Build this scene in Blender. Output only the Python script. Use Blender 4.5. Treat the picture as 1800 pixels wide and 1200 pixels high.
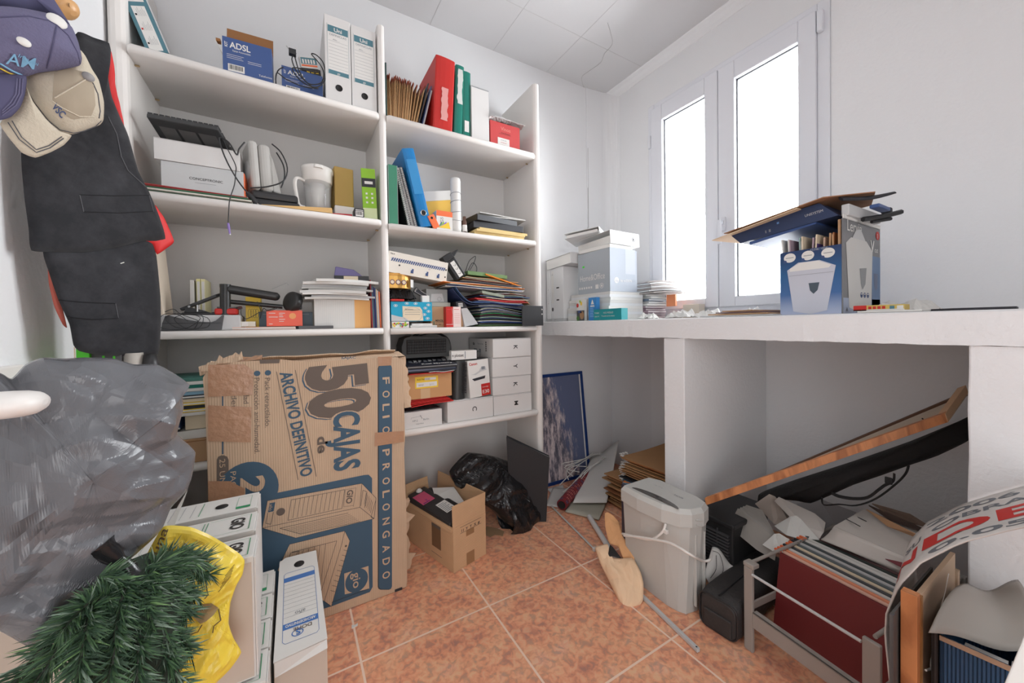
import bpy, math, random
from math import pi, sin, cos, radians, exp
from mathutils import Matrix, Vector, Euler, noise
for o in list(bpy.data.objects): bpy.data.objects.remove(o)
S = bpy.context.scene
COL = S.collection
random.seed(7)
# ------------------------------------------------------------ camera
CAMP = Vector((0, 0, 1.05))
RX, RY, RZ = 0.0162487546, 0.530779161, 0.0153682016
FPX, PX0, PY0 = 656.6, 900.0, 582.44
_f = Vector((sin(RY)*cos(RX), cos(RY)*cos(RX), -sin(RX)))
_r = Vector((cos(RY), -sin(RY), 0)); _d = _f.cross(_r)
CR = cos(RZ)*_r + sin(RZ)*_d; CD = -sin(RZ)*_r + cos(RZ)*_d; CF = _f
cam = bpy.data.objects.new('camera', bpy.data.cameras.new('camera')); COL.objects.link(cam)
cam.matrix_world = Matrix(((CR.x, -CD.x, -CF.x, CAMP.x), (CR.y, -CD.y, -CF.y, CAMP.y), (CR.z, -CD.z, -CF.z, CAMP.z), (0, 0, 0, 1)))
cam.data.sensor_fit = 'HORIZONTAL'; cam.data.sensor_width = 36; cam.data.lens = FPX/1800*36
cam.data.shift_y = -(600-PY0)/1800; cam.data.clip_start = .02
S.camera = cam
# ------------------------------------------------------------ light
w = bpy.data.worlds.new('overcast_sky'); S.world = w; w.use_nodes = True
bg = w.node_tree.nodes['Background']; bg.inputs[0].default_value = (.96, .975, 1, 1); bg.inputs[1].default_value = 24
def area(name, loc, rot, sx, sy, power, col=(1, 1, 1)):
    l = bpy.data.lights.new(name, 'AREA'); l.shape = 'RECTANGLE'; l.size = sx; l.size_y = sy; l.energy = power; l.color = col
    o = bpy.data.objects.new(name, l); COL.objects.link(o); o.location = loc; o.rotation_euler = rot; return o
pt = area('window_portal', (2.10, 1.2, 1.79), (0, radians(90), 0), 1.4, .99, 1)   # guides sky light through the window
pt.data.cycles.is_portal = True
area('rear_fill_light', (-.02, -1.04, 1.02), (radians(90), 0, radians(-14)), .8, 1.9, 20, (.97, .985, 1))  # added fill from behind the camera, to lift shelves and alcoves
area('overhead_fill_light', (.45, .3, 2.62), (0, 0, 0), .8, .8, 4, (1, 1, 1))  # added soft overhead fill, no visible lamp belongs to it
S.view_settings.view_transform = 'Standard'; S.view_settings.look = 'None'
S.view_settings.gamma = 1; S.view_settings.use_curve_mapping = False; S.view_settings.exposure = -.05
# ------------------------------------------------------------ helpers
def at(u, v, ax, val):
    """point of the place seen at photo coordinates u, v that lies on the plane axis ax = val"""
    D = CR*((u-PX0)/FPX) + CD*((v-PY0)/FPX) + CF
    return CAMP + D*((val-CAMP[ax])/D[ax])
def lin(c):
    r = []
    for x in c:
        x /= 255.0
        r.append(x/12.92 if x <= .04045 else ((x+.055)/1.055)**2.4)
    return r
KA = 1.15
MATS = {}
def pm(name, rgb, rough=.6, metal=0, var=0, vs=20, bump=0, bs=60, trans=0, alpha=1, spec=None, k=None, sheen=0, coat=0):
    """procedural principled material; var = colour mottling, bump = surface relief"""
    if name in MATS: return MATS[name]
    m = bpy.data.materials.new(name); m.use_nodes = True; nt = m.node_tree; b = nt.nodes['Principled BSDF']
    k = KA if k is None else k
    c = [min(.86, x*k) for x in lin(rgb)]
    b.inputs['Base Color'].default_value = (*c, 1); b.inputs['Roughness'].default_value = rough; b.inputs['Metallic'].default_value = metal
    if spec is not None: b.inputs['Specular IOR Level'].default_value = spec
    if trans: b.inputs['Transmission Weight'].default_value = trans; b.inputs['IOR'].default_value = 1.15
    if sheen: b.inputs['Sheen Weight'].default_value = sheen
    if coat: b.inputs['Coat Weight'].default_value = coat
    if alpha < 1: b.inputs['Alpha'].default_value = alpha
    if var:
        tc = nt.nodes.new('ShaderNodeTexCoord'); n = nt.nodes.new('ShaderNodeTexNoise'); n.inputs['Scale'].default_value = vs; n.inputs['Detail'].default_value = 6
        mx = nt.nodes.new('ShaderNodeMix'); mx.data_type = 'RGBA'
        mx.inputs['A'].default_value = (*[x*(1-var) for x in c], 1); mx.inputs['B'].default_value = (*[min(.9, x*(1+var)) for x in c], 1)
        nt.links.new(tc.outputs['Object'], n.inputs['Vector']); nt.links.new(n.outputs['Fac'], mx.inputs['Factor']); nt.links.new(mx.outputs['Result'], b.inputs['Base Color'])
    if bump:
        tc = nt.nodes.new('ShaderNodeTexCoord'); n = nt.nodes.new('ShaderNodeTexNoise'); n.inputs['Scale'].default_value = bs; n.inputs['Detail'].default_value = 4
        bp = nt.nodes.new('ShaderNodeBump'); bp.inputs['Strength'].default_value = bump; bp.inputs['Distance'].default_value = .01
        nt.links.new(tc.outputs['Object'], n.inputs['Vector']); nt.links.new(n.outputs['Fac'], bp.inputs['Height']); nt.links.new(bp.outputs['Normal'], b.inputs['Normal'])
    MATS[name] = m; return m
_TC = {}
def text_mesh(s, bold):
    key = (s, bold)
    if key not in _TC:
        cu = bpy.data.curves.new('t', 'FONT'); cu.body = s; cu.size = 1; cu.resolution_u = 4; cu.offset = bold
        o = bpy.data.objects.new('t', cu); COL.objects.link(o)
        bpy.context.view_layer.update()
        me = o.evaluated_get(bpy.context.evaluated_depsgraph_get()).to_mesh()
        vs = [v.co.copy() for v in me.vertices]; fs = [tuple(p.vertices) for p in me.polygons]
        o.evaluated_get(bpy.context.evaluated_depsgraph_get()).to_mesh_clear()
        bpy.data.objects.remove(o); bpy.data.curves.remove(cu)
        _TC[key] = (vs, fs)
    return _TC[key]
def frame(o, x, y):
    """matrix whose local x, y run along the given world vectors from origin o"""
    x = Vector(x).normalized(); y = Vector(y); z = x.cross(y).normalized(); y = z.cross(x)
    return Matrix(((x.x, y.x, z.x, o[0]), (x.y, y.y, z.y, o[1]), (x.z, y.z, z.z, o[2]), (0, 0, 0, 1)))
class MB:
    def __init__(s): s.v = []; s.f = []; s.mi = []; s.sm = []; s.mats = []; s.M = Matrix.Identity(4)
    def _m(s, m):
        if m not in s.mats: s.mats.append(m)
        return s.mats.index(m)
    def add(s, vs, fs, mat, smooth=False, M=None):
        n = len(s.v); T = s.M @ M if M is not None else s.M
        s.v += [T @ Vector(p) for p in vs]; i = s._m(mat)
        for f in fs: s.f.append([n+k for k in f]); s.mi.append(i); s.sm.append(smooth)
        return s
    def box(s, x0, x1, y0, y1, z0, z1, mat, M=None):
        return s.add([(x0,y0,z0),(x1,y0,z0),(x1,y1,z0),(x0,y1,z0),(x0,y0,z1),(x1,y0,z1),(x1,y1,z1),(x0,y1,z1)],
            [(3,2,1,0),(4,5,6,7),(0,1,5,4),(1,2,6,5),(2,3,7,6),(3,0,4,7)], mat, M=M)
    def hexa(s, p, mat, smooth=False):
        return s.add(p, [(3,2,1,0),(4,5,6,7),(0,1,5,4),(1,2,6,5),(2,3,7,6),(3,0,4,7)], mat, smooth)
    def poly(s, pts, mat, M=None): return s.add(pts, [tuple(range(len(pts)))], mat, M=M)
    def plate(s, pts, th, mat, M=None, smooth=False):
        """outline in local xy extruded by th along +z"""
        n = len(pts); vs = [(p[0], p[1], 0) for p in pts]+[(p[0], p[1], th) for p in pts]
        s.add(vs, [tuple(range(n))[::-1], tuple(range(n, 2*n))], mat, M=M)
        return s.add(vs, [(i, (i+1) % n, n+(i+1) % n, n+i) for i in range(n)], mat, smooth, M=M)
    def rect(s, x0, y0, x1, y1, mat, M, dz=.0004):
        return s.add([(x0,y0,dz),(x1,y0,dz),(x1,y1,dz),(x0,y1,dz)], [(0,1,2,3)], mat, M=M)
    def shape(s, pts, mat, M, dz=.0005): return s.add([(p[0], p[1], dz) for p in pts], [tuple(range(len(pts)))], mat, M=M)
    def line(s, a, b, wd, mat, M, dz=.0006):
        a = Vector((a[0], a[1])); b = Vector((b[0], b[1])); d = (b-a); n = Vector((-d.y, d.x)).normalized()*wd/2
        return s.shape([a-n, b-n, b+n, a+n], mat, M, dz)
    def disc(s, x, y, r, mat, M, dz=.0006, n=20, ry=None):
        ry = ry or r; return s.shape([(x+r*cos(2*pi*i/n), y+ry*sin(2*pi*i/n)) for i in range(n)], mat, M, dz)
    def ring(s, x, y, r, wd, mat, M, dz=.0006, n=24, ry=None):
        ry = ry or r; vs = []
        for i in range(n):
            c, q = cos(2*pi*i/n), sin(2*pi*i/n); vs += [(x+(r-wd)*c, y+(ry-wd)*q, dz), (x+r*c, y+ry*q, dz)]
        return s.add(vs, [(2*i, 2*i+1, (2*i+3) % (2*n), (2*i+2) % (2*n)) for i in range(n)], mat, M=M)
    def text(s, t, x, y, size, mat, M, bold=0, sx=1, dz=.0008, rot=0, fit=None, al='l'):
        """lettering lying on the surface given by M; fit = wanted width"""
        vs, fs = text_mesh(t, bold)
        if not vs: return s
        x0 = min(p.x for p in vs); x1 = max(p.x for p in vs)
        k = size; kx = fit/(x1-x0) if fit else size*sx
        ox = {'l': 0, 'c': (x1-x0)*kx/2, 'r': (x1-x0)*kx}[al]
        T = M @ Matrix.Translation((x, y, dz)) @ Matrix.Rotation(rot, 4, 'Z')
        return s.add([((p.x-x0)*kx-ox, p.y*k, 0) for p in vs], fs, mat, M=T)
    def tube(s, pts, r, mat, n=8, sub=4, closed=False, flat=None):
        P = [Vector(p) for p in pts]
        R_ = r if isinstance(r, (list, tuple)) else [r]*len(P)
        if sub > 1 and len(P) > 2:
            Q = []; RR = []
            for i in range(len(P)-1):
                p0 = P[max(i-1, 0)]; p1 = P[i]; p2 = P[i+1]; p3 = P[min(i+2, len(P)-1)]
                for k in range(sub):
                    t = k/sub
                    Q.append(.5*((2*p1)+(-p0+p2)*t+(2*p0-5*p1+4*p2-p3)*t*t+(-p0+3*p1-3*p2+p3)*t**3)); RR.append(R_[i]*(1-t)+R_[i+1]*t)
            Q.append(P[-1]); RR.append(R_[-1]); P = Q; R_ = RR
        T = [(P[min(i+1, len(P)-1)]-P[max(i-1, 0)]).normalized() for i in range(len(P))]
        nv = T[0].orthogonal().normalized(); vs = []
        for i, p in enumerate(P):
            nv = (nv-T[i]*nv.dot(T[i])).normalized(); bv = T[i].cross(nv)
            for k in range(n):
                a = 2*pi*k/n; vs.append(p+(nv*cos(a)+bv*sin(a)*(flat or 1))*R_[i])
        fs = [(i*n+k, i*n+(k+1) % n, (i+1)*n+(k+1) % n, (i+1)*n+k) for i in range(len(P)-1) for k in range(n)]
        s.add(vs, fs, mat, True); m = len(P)
        return s.add(vs[:n]+vs[-n:], [tuple(range(n))[::-1], tuple(range(n, 2*n))], mat)
    def lathe(s, prof, mat, c=(0, 0, 0), n=28, smooth=True, M=None):
        vs = []; c = Vector(c)
        for r, z in prof:
            for k in range(n): vs.append(c+Vector((r*cos(2*pi*k/n), r*sin(2*pi*k/n), z)))
        fs = [(i*n+k, i*n+(k+1) % n, (i+1)*n+(k+1) % n, (i+1)*n+k) for i in range(len(prof)-1) for k in range(n)]
        return s.add(vs, fs, mat, smooth, M)
    def grid(s, fn, nu, nv, mat, smooth=True, closed_u=False):
        vs = [fn(i/(nu-(0 if closed_u else 1)), j/(nv-1)) for j in range(nv) for i in range(nu)]; fs = []
        for j in range(nv-1):
            for i in range(nu if closed_u else nu-1):
                i2 = (i+1) % nu; fs.append((j*nu+i, j*nu+i2, (j+1)*nu+i2, (j+1)*nu+i))
        return s.add(vs, fs, mat, smooth)
    def build(s, name, parent=None, bevel=0, solid=0, sub=0, seg=2, off=None, kind=None):
        me = bpy.data.meshes.new(name); vs = s.v
        if parent is None:
            xs = [p.x for p in vs]; ys = [p.y for p in vs]; zs = [p.z for p in vs]
            org = Vector(((min(xs)+max(xs))/2, (min(ys)+max(ys))/2, min(zs)))
        else:
            org = Vector((0, 0, 0)); q = parent
            while q: org = org+q.location; q = q.parent
        me.from_pydata([p-org for p in vs], [], s.f)
        for m in s.mats: me.materials.append(m)
        for i, p in enumerate(me.polygons): p.material_index = s.mi[i]; p.use_smooth = s.sm[i]
        o = bpy.data.objects.new(name, me); COL.objects.link(o)
        if parent is None: o.location = org
        else: o.parent = parent
        if solid: md = o.modifiers.new('s', 'SOLIDIFY'); md.thickness = solid; md.offset = 0 if off is None else off
        if bevel: md = o.modifiers.new('b', 'BEVEL'); md.width = bevel; md.segments = seg; md.limit_method = 'ANGLE'; md.angle_limit = radians(40)
        if sub: md = o.modifiers.new('u', 'SUBSURF'); md.levels = sub; md.render_levels = sub
        if kind: o['kind'] = kind
        return o
def tag(o, label, cat, group=None, kind=None):
    o['label'] = label; o['category'] = cat
    if group: o['group'] = group
    if kind: o['kind'] = kind
    return o
def T(name, label, cat, loc, group=None):
    o = bpy.data.objects.new(name, None); COL.objects.link(o); o.location = loc; o.empty_display_size = .05
    return tag(o, label, cat, group)
def child_empty(name, parent, loc=(0, 0, 0)):
    return parent
# frames on box faces: front (facing -y), right (+x), left (-x), top
def FR(x0, y0, z0): return frame((x0, y0, z0), (1, 0, 0), (0, 0, 1))
def LF(x0, y1, z0): return frame((x0, y1, z0), (0, -1, 0), (0, 0, 1))
def TP(x0, y0, z1): return frame((x0, y0, z1), (1, 0, 0), (0, 1, 0))
def rotz(c, a): return Matrix.Translation(c) @ Matrix.Rotation(a, 4, 'Z') @ Matrix.Translation((-c[0], -c[1], -c[2]))
def rotax(c, a, ax): return Matrix.Translation(c) @ Matrix.Rotation(a, 4, ax) @ Matrix.Translation((-c[0], -c[1], -c[2]))
WHITE = pm('white_card', (206, 204, 202), .7)
PAPER = pm('paper', (204, 202, 198), .8, var=.03, vs=8)
BLACK = pm('black_plastic', (36, 36, 38), .45)
INK = pm('black_ink', (48, 46, 46), .7)
GREY = pm('grey_plastic', (160, 157, 152), .5)
KRAFT = pm('kraft_card', (178, 142, 108), .85, var=.06, vs=12)
# kraft cardboard with fine corrugation
def corrugated(name, rgb, ax='Z'):
    m = pm(name, rgb, .85); nt = m.node_tree; b = nt.nodes['Principled BSDF']
    c = [x*KA for x in lin(rgb)]
    tc = nt.nodes.new('ShaderNodeTexCoord'); wv = nt.nodes.new('ShaderNodeTexWave'); wv.wave_type = 'BANDS'; wv.bands_direction = ax
    wv.inputs['Scale'].default_value = 45; wv.inputs['Distortion'].default_value = .4
    n = nt.nodes.new('ShaderNodeTexNoise'); n.inputs['Scale'].default_value = 9; n.inputs['Detail'].default_value = 8
    mx = nt.nodes.new('ShaderNodeMix'); mx.data_type = 'RGBA'; mx.inputs['A'].default_value = (*[x*.86 for x in c], 1); mx.inputs['B'].default_value = (*[x*1.1 for x in c], 1)
    ad = nt.nodes.new('ShaderNodeMath'); ad.operation = 'MULTIPLY_ADD'; ad.inputs[1].default_value = .35
    nt.links.new(tc.outputs['Object'], wv.inputs['Vector']); nt.links.new(tc.outputs['Object'], n.inputs['Vector'])
    nt.links.new(wv.outputs['Fac'], ad.inputs[0]); nt.links.new(n.outputs['Fac'], ad.inputs[2])
    nt.links.new(ad.outputs[0], mx.inputs['Factor']); nt.links.new(mx.outputs['Result'], b.inputs['Base Color'])
    bp = nt.nodes.new('ShaderNodeBump'); bp.inputs['Strength'].default_value = .25; bp.inputs['Distance'].default_value = .002
    nt.links.new(wv.outputs['Fac'], bp.inputs['Height']); nt.links.new(bp.outputs['Normal'], b.inputs['Normal'])
    return m
CARTON = corrugated('carton_brown', (184, 158, 133), 'X')
CARTON2 = corrugated('carton_tan', (196, 160, 124), 'Z')
# ============================================================ the room
WALLM = pm('rough_plaster', (212, 212, 213), .9, k=1.25, bump=.22, bs=70)
WALLS = pm('smooth_plaster', (210, 210, 211), .85, k=1.22, bump=.08, bs=9)
CEILM = pm('ceiling_paint', (200, 199, 200), .8, k=1.1)
PLAST = pm('painted_board', (214, 210, 206), .38, k=1.22)
SHBACK = pm('shelf_backing_paint', (204, 202, 200), .8, k=1.22)
UPVC = pm('white_upvc', (208, 209, 214), .35, k=1.22)
W = 2.069; D = 2.05; ZC = 2.74; LX = -.5
def struct(name, mb, **k): return mb.build(name, kind='structure', **k)
# floor of 45 cm marbled terracotta tiles with pale grout
def tile_mat():
    m = bpy.data.materials.new('terracotta_tile'); m.use_nodes = True; nt = m.node_tree; b = nt.nodes['Principled BSDF']; L = nt.links.new
    tc = nt.nodes.new('ShaderNodeTexCoord')
    def noi(sc, det, dist):
        n = nt.nodes.new('ShaderNodeTexNoise'); n.inputs['Scale'].default_value = sc; n.inputs['Detail'].default_value = det; n.inputs['Distortion'].default_value = dist
        L(tc.outputs['Object'], n.inputs['Vector']); return n
    def ramp(src, st):
        r = nt.nodes.new('ShaderNodeValToRGB'); e = r.color_ramp.elements
        while len(e) < len(st): e.new(.5)
        for i, (p, c) in enumerate(st): e[i].position = p; e[i].color = (*[min(.9, x*q_) for x, q_ in zip(lin(c), (1.85, 1.78, 1.75))], 1)
        L(src, r.inputs[0]); return r
    a = ramp(noi(10, 14, .25).outputs['Fac'], [(.33, (158, 108, 90)), (.43, (178, 122, 96)), (.5, (188, 134, 104)), (.57, (194, 144, 112)), (.67, (184, 146, 124))])
    g = ramp(noi(48, 14, .5).outputs['Fac'], [(.36, (122, 98, 92)), (.44, (160, 110, 90)), (.53, (188, 132, 104)), (.64, (204, 156, 126))])
    mx = nt.nodes.new('ShaderNodeMix'); mx.data_type = 'RGBA'; mx.inputs['Factor'].default_value = .5
    L(a.outputs[0], mx.inputs['A']); L(g.outputs[0], mx.inputs['B'])
    # grout
    sp = nt.nodes.new('ShaderNodeSeparateXYZ'); L(tc.outputs['Object'], sp.inputs[0]); ds = []
    for ax, o0 in (('X', .163), ('Y', .796)):
        s1 = nt.nodes.new('ShaderNodeMath'); s1.operation = 'SUBTRACT'; s1.inputs[1].default_value = o0-.225; L(sp.outputs[ax], s1.inputs[0])
        s2 = nt.nodes.new('ShaderNodeMath'); s2.operation = 'PINGPONG'; s2.inputs[1].default_value = .225; L(s1.outputs[0], s2.inputs[0])
        s3 = nt.nodes.new('ShaderNodeMath'); s3.operation = 'SUBTRACT'; s3.inputs[0].default_value = .225; L(s2.outputs[0], s3.inputs[1]); ds.append(s3)
    mn = nt.nodes.new('ShaderNodeMath'); mn.operation = 'MINIMUM'; L(ds[0].outputs[0], mn.inputs[0]); L(ds[1].outputs[0], mn.inputs[1])
    lt = nt.nodes.new('ShaderNodeMath'); lt.operation = 'LESS_THAN'; lt.inputs[1].default_value = .0034; L(mn.outputs[0], lt.inputs[0])
    m2 = nt.nodes.new('ShaderNodeMix'); m2.data_type = 'RGBA'; L(lt.outputs[0], m2.inputs['Factor']); L(mx.outputs['Result'], m2.inputs['A'])
    m2.inputs['B'].default_value = (*[x*1.3 for x in lin((222, 194, 174))], 1); L(m2.outputs['Result'], b.inputs['Base Color'])
    b.inputs['Roughness'].default_value = .36
    rr = nt.nodes.new('ShaderNodeMath'); rr.operation = 'MULTIPLY_ADD'; rr.inputs[1].default_value = .4; rr.inputs[2].default_value = .36; L(lt.outputs[0], rr.inputs[0]); L(rr.outputs[0], b.inputs['Roughness'])
    bp = nt.nodes.new('ShaderNodeBump'); bp.inputs['Strength'].default_value = .12; bp.inputs['Distance'].default_value = .004
    L(noi(30, 5, 0).outputs['Fac'], bp.inputs['Height']); L(bp.outputs['Normal'], b.inputs['Normal'])
    return m
mb = MB(); mb.box(-.7, 2.3, -2.25, 2.25, -.08, 0, tile_mat()); f_ = struct('floor', mb)
# texture space in world units: keep the origin of the floor at the world origin
off = f_.location.copy(); f_.data.transform(Matrix.Translation(off)); f_.location = (0, 0, 0)
# ceiling with faint board joints
mb = MB(); mb.box(-.7, 2.3, -2.25, 2.25, ZC, ZC+.08, CEILM); struct('ceiling', mb)
SEAM = pm('ceiling_joint', (190, 188, 188), .9, k=1.1)
mb = MB()
for x in (-.1, .3, .7, 1.1, 1.5): mb.box(x-.0012, x+.0012, -.2, 2.05, ZC-.001, ZC+.001, SEAM)
for y in (.5, 1.1, 1.7): mb.box(-.5, 2.06, y-.001, y+.001, ZC-.001, ZC+.001, SEAM)
struct('trim_1', mb)
mb = MB(); mb.box(-.7, 2.3, D, D+.2, -.08, ZC+.08, WALLS); struct('wall_back', mb)
mb = MB(); mb.box(LX-.15, LX, -1.08, D, 0, ZC, WALLM); struct('wall_left', mb)
# window wall with its opening
Y0, Y1, ZW0, ZW1 = .715, 1.688, 1.098, 2.475
mb = MB()
mb.box(W, W+.2, -1.08, Y0, 0, ZC, WALLM); mb.box(W, W+.2, Y1, D, 0, ZC, WALLS)
mb.box(W, W+.2, Y0, Y1, 0, ZW0, WALLM); mb.box(W, W+.2, Y0, Y1, ZW1, ZC, WALLS)
struct('wall_right', mb)
# unseen wall behind the camera, with a doorway added for the fill light
mb = MB(); mb.box(-.65, -.47, -1.2, -1.08, 0, ZC, WALLS); mb.box(.43, 2.27, -1.2, -1.08, 0, ZC, WALLS); mb.box(-.47, .43, -1.2, -1.08, 2.05, ZC, WALLS); struct('wall_front', mb)
mb = MB(); mb.box(-.65, 2.27, -2.2, -2.1, 0, ZC, WALLS); mb.box(-.65, -.55, -2.1, -1.2, 0, ZC, WALLS); mb.box(2.17, 2.27, -2.1, -1.2, 0, ZC, WALLS); struct('wall_sky_block', mb)  # unseen box added behind the opening to keep the bright sky out
# rounded corner column beside the window wall
mb = MB(); pts = [(1.845, D-.001), (1.845, D-.005)]+[(W-.10+.09*sin(a), D-.022-.07*(1-cos(a))) for a in [i*pi/2/8 for i in range(9)]]+[(W-.001, D-.11), (W-.001, D-.001)]
mb.plate([(p[0], p[1]) for p in pts], ZC-1.07-.002, WALLS, Matrix.Translation((0, 0, 1.071))); struct('trim_2', mb)
# shallow cove along the window wall and the back wall
mb = MB()
cove = [(W, ZC-.05), (W-.006, ZC-.048), (W-.016, ZC-.03), (W-.03, ZC-.014), (W-.05, ZC-.005), (W-.053, ZC), (W, ZC)]
mb.plate([(p[0], p[1]) for p in cove], 3.0, WALLS, frame((0, D, 0), (1, 0, 0), (0, 0, 1)), smooth=False); struct('trim_3', mb)
# hairline crack running up the corner and over the ceiling
CRK = pm('crack', (150, 147, 144), .9, k=1)
mb = MB()
pp = [at(1034, v, 1, D-.0055) for v in (470, 400, 330, 260, 200)]
for a, b in zip(pp, pp[1:]):
    mb.box(min(a.x, b.x)-.0002, max(a.x, b.x)+.0002, D-.0065, D-.0045, a.z, b.z, CRK)
cp = [at(u, v, 2, ZC-.0008) for u, v in ((1031, 165), (1022, 138), (1034, 126), (1056, 110), (1062, 95), (1076, 78), (1074, 60), (1068, 40))]
mb.tube(cp, .0008, CRK, n=4, sub=3); struct('trim_4', mb)
# ------------------------------------------------------------ window
GL = bpy.data.materials.new('window_glass'); GL.use_nodes = True; nt = GL.node_tree
for n in list(nt.nodes): nt.nodes.remove(n)
o_ = nt.nodes.new('ShaderNodeOutputMaterial'); mx = nt.nodes.new('ShaderNodeMixShader'); tr = nt.nodes.new('ShaderNodeBsdfTransparent'); gs = nt.nodes.new('ShaderNodeBsdfGlossy'); fr = nt.nodes.new('ShaderNodeFresnel')
tr.inputs[0].default_value = (.97, .98, .98, 1); gs.inputs['Roughness'].default_value = .02; fr.inputs[0].default_value = 1.35
nt.links.new(fr.outputs[0], mx.inputs[0]); nt.links.new(tr.outputs[0], mx.inputs[1]); nt.links.new(gs.outputs[0], mx.inputs[2]); nt.links.new(mx.outputs[0], o_.inputs[0])
GASK = pm('black_gasket', (52, 54, 60), .6)
win = bpy.data.objects.new('window_1', None); COL.objects.link(win); win.location = (W, 1.2, ZW0); win['kind'] = 'structure'
def ringbox(mb, y0, y1, z0, z1, t, x0, x1, mat):
    mb.box(x0, x1, y0, y0+t, z0, z1, mat); mb.box(x0, x1, y1-t, y1, z0, z1, mat)
    mb.box(x0, x1, y0+t, y1-t, z0, z0+t, mat); mb.box(x0, x1, y0+t, y1-t, z1-t, z1, mat)
mb = MB(); ringbox(mb, Y0+.001, Y1-.001, ZW0, ZW1, .046, W-.008, W+.075, UPVC); mb.build('window_frame', win, bevel=.004)
for (a, b, g0, g1) in ((1.213, 1.655, 1.288, 1.574), (.762, 1.209, .832, 1.122)):
    sh = MB()
    sh.box(W-.022, W+.055, a, g0, 1.135, 2.44, UPVC); sh.box(W-.022, W+.055, g1, b, 1.135, 2.44, UPVC)
    sh.box(W-.022, W+.055, g0, g1, 1.135, 1.187, UPVC); sh.box(W-.022, W+.055, g0, g1, 2.345, 2.44, UPVC)
    so = sh.build('sash', win, bevel=.004)
    q = MB(); ringbox(q, g0-.0, g1+.0, 1.187, 2.345, .004, W+.004, W+.012, GASK); q.build('gasket', so)
    q = MB(); q.box(W+.014, W+.02, g0, g1, 1.187, 2.345, GL); q.build('pane', so)
mb = MB(); hc = at(1272, 395, 0, W-.022)
mb.box(W-.034, W-.022, hc.y-.014, hc.y+.014, hc.z-.035, hc.z+.04, UPVC); mb.box(W-.062, W-.034, hc.y-.009, hc.y+.009, hc.z+.0, hc.z+.022, UPVC)
mb.box(W-.068, W-.052, hc.y-.009, hc.y+.009, hc.z-.11, hc.z+.022, UPVC); mb.build('window_handle', win, bevel=.004)
for (u, v0, v1) in ((1444, 20, 57),):
    a = at(u, v0, 0, W-.01); b = at(u, v1, 0, W-.01); mb = MB(); mb.box(W-.032, W-.008, a.y-.011, a.y+.011, b.z, a.z, UPVC); mb.build('hinge', win, bevel=.004)
mb = MB(); mb.box(W-.024, W-.008, 1.659, 1.681, 2.2, 2.28, UPVC); mb.build('hinge', win, bevel=.004)
# ------------------------------------------------------------ masonry worktop
XW = 1.404
wt = bpy.data.objects.new('masonry_worktop', None); COL.objects.link(wt); wt.location = (1.75, .9, 0)
tag(wt, 'long white plastered masonry worktop under the window on thick piers', 'worktop')
mb = MB()
def rough_edge(y): return .004*noise.noise(Vector((y*9, 1, 0)))+.003*noise.noise(Vector((y*31, 5, 0)))
N = 90; ys = [-.35+(D+.3495)*i/N for i in range(N+1)]; vs = []
for y in ys:
    e = rough_edge(y); zb = .985+.8*rough_edge(y+7)
    vs += [(XW+e, y, zb), (XW+e*.5, y, 1.066+e*.6), (XW+.008, y, 1.07), (W-.0005, y, 1.07), (W-.0005, y, .985)]
fs = [(5*i+k, 5*i+(k+1) % 5, 5*i+5+(k+1) % 5, 5*i+5+k) for i in range(N) for k in range(5)]
mb.add(vs, fs, WALLM); mb.poly(vs[:5], WALLM); mb.poly(vs[-5:][::-1], WALLM); mb.build('slab', wt)
for (a, b) in ((.981, 1.081), (-.35, .22)):
    mb = MB(); n = 26
    def pier(u, v, a=a, b=b):
        ps = [(W-.001, a), (XW+.004, a), (XW+.004, b), (W-.001, b)]; k = min(3, int(u*4+1e-6)); q = ps[k]; z = v*.984
        j = .0025*noise.noise(Vector((q[0]*5, q[1]*5, z*9))) if k in (1, 2) else 0
        return (q[0]+j, q[1]+j, z)
    mb.grid(pier, 4, n, WALLM, smooth=False, closed_u=True); mb.build('pier', wt, bevel=.004)
# ------------------------------------------------------------ shelving unit
YF = 1.69
su = T('shelving_unit', 'tall white built-in open shelving unit with two bays of bullnosed shelves', 'shelving unit', (.37, 1.87, 0))
def bull(pts_y0, y1, z0, z1, n=6):
    r = (z1-z0)/2; return [(y1, z1), (y1, z0)]+[(pts_y0+r-r*sin(pi*i/n)*1.0, z0+r-r*cos(pi*i/n)) for i in range(0, n+1)]
for x0, x1 in ((-.496, -.447), (.343, .373), (1.152, 1.192)):
    mb = MB(); r = (x1-x0)/2
    pts = [(x1, D-.001), (x0, D-.001)]+[(x0+r-r*cos(pi*i/6), YF+r-r*sin(pi*i/6)) for i in range(7)]
    mb.plate(pts, 2.36, PLAST); mb.build('side_panel', su)
SZ = [1.99, 1.518, 1.048, .583]
def shelf_board(x0, x1, zt, th=.028, yf=YF-.012, zt2=None):
    mb = MB(); pts = bull(yf, D-.012, zt-th, zt); dz = (zt2 or zt)-zt; n = len(pts)
    vs = []
    for (x, sy) in ((x0, .012), (x0+.012, 0), (x1-.012, 0), (x1, .012)):
        t = (x-x0)/(x1-x0)
        for p in pts: vs.append((x, p[0]+(sy if p[0] < yf+.02 else 0), p[1]+dz*t))
    fs = [(r_*n+i, r_*n+(i+1) % n, (r_+1)*n+(i+1) % n, (r_+1)*n+i) for r_ in range(3) for i in range(n)]
    mb.add(vs, fs, PLAST, True); mb.poly(vs[:n][::-1], PLAST); mb.poly(vs[-n:], PLAST)
    o = mb.build('shelf_board', su); return o
for i, z in enumerate(SZ):
    shelf_board(-.4468, .3428, z, zt2=z-(.012 if i == 0 else 0))
for z in (1.979, 1.508, 1.046, .583): shelf_board(.3732, 1.1518, z)
mb = MB(); mb.box(-.4468, .3428, D-.0105, D-.0005, 0, 2.02, SHBACK); mb.build('back_panel', su)
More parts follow.
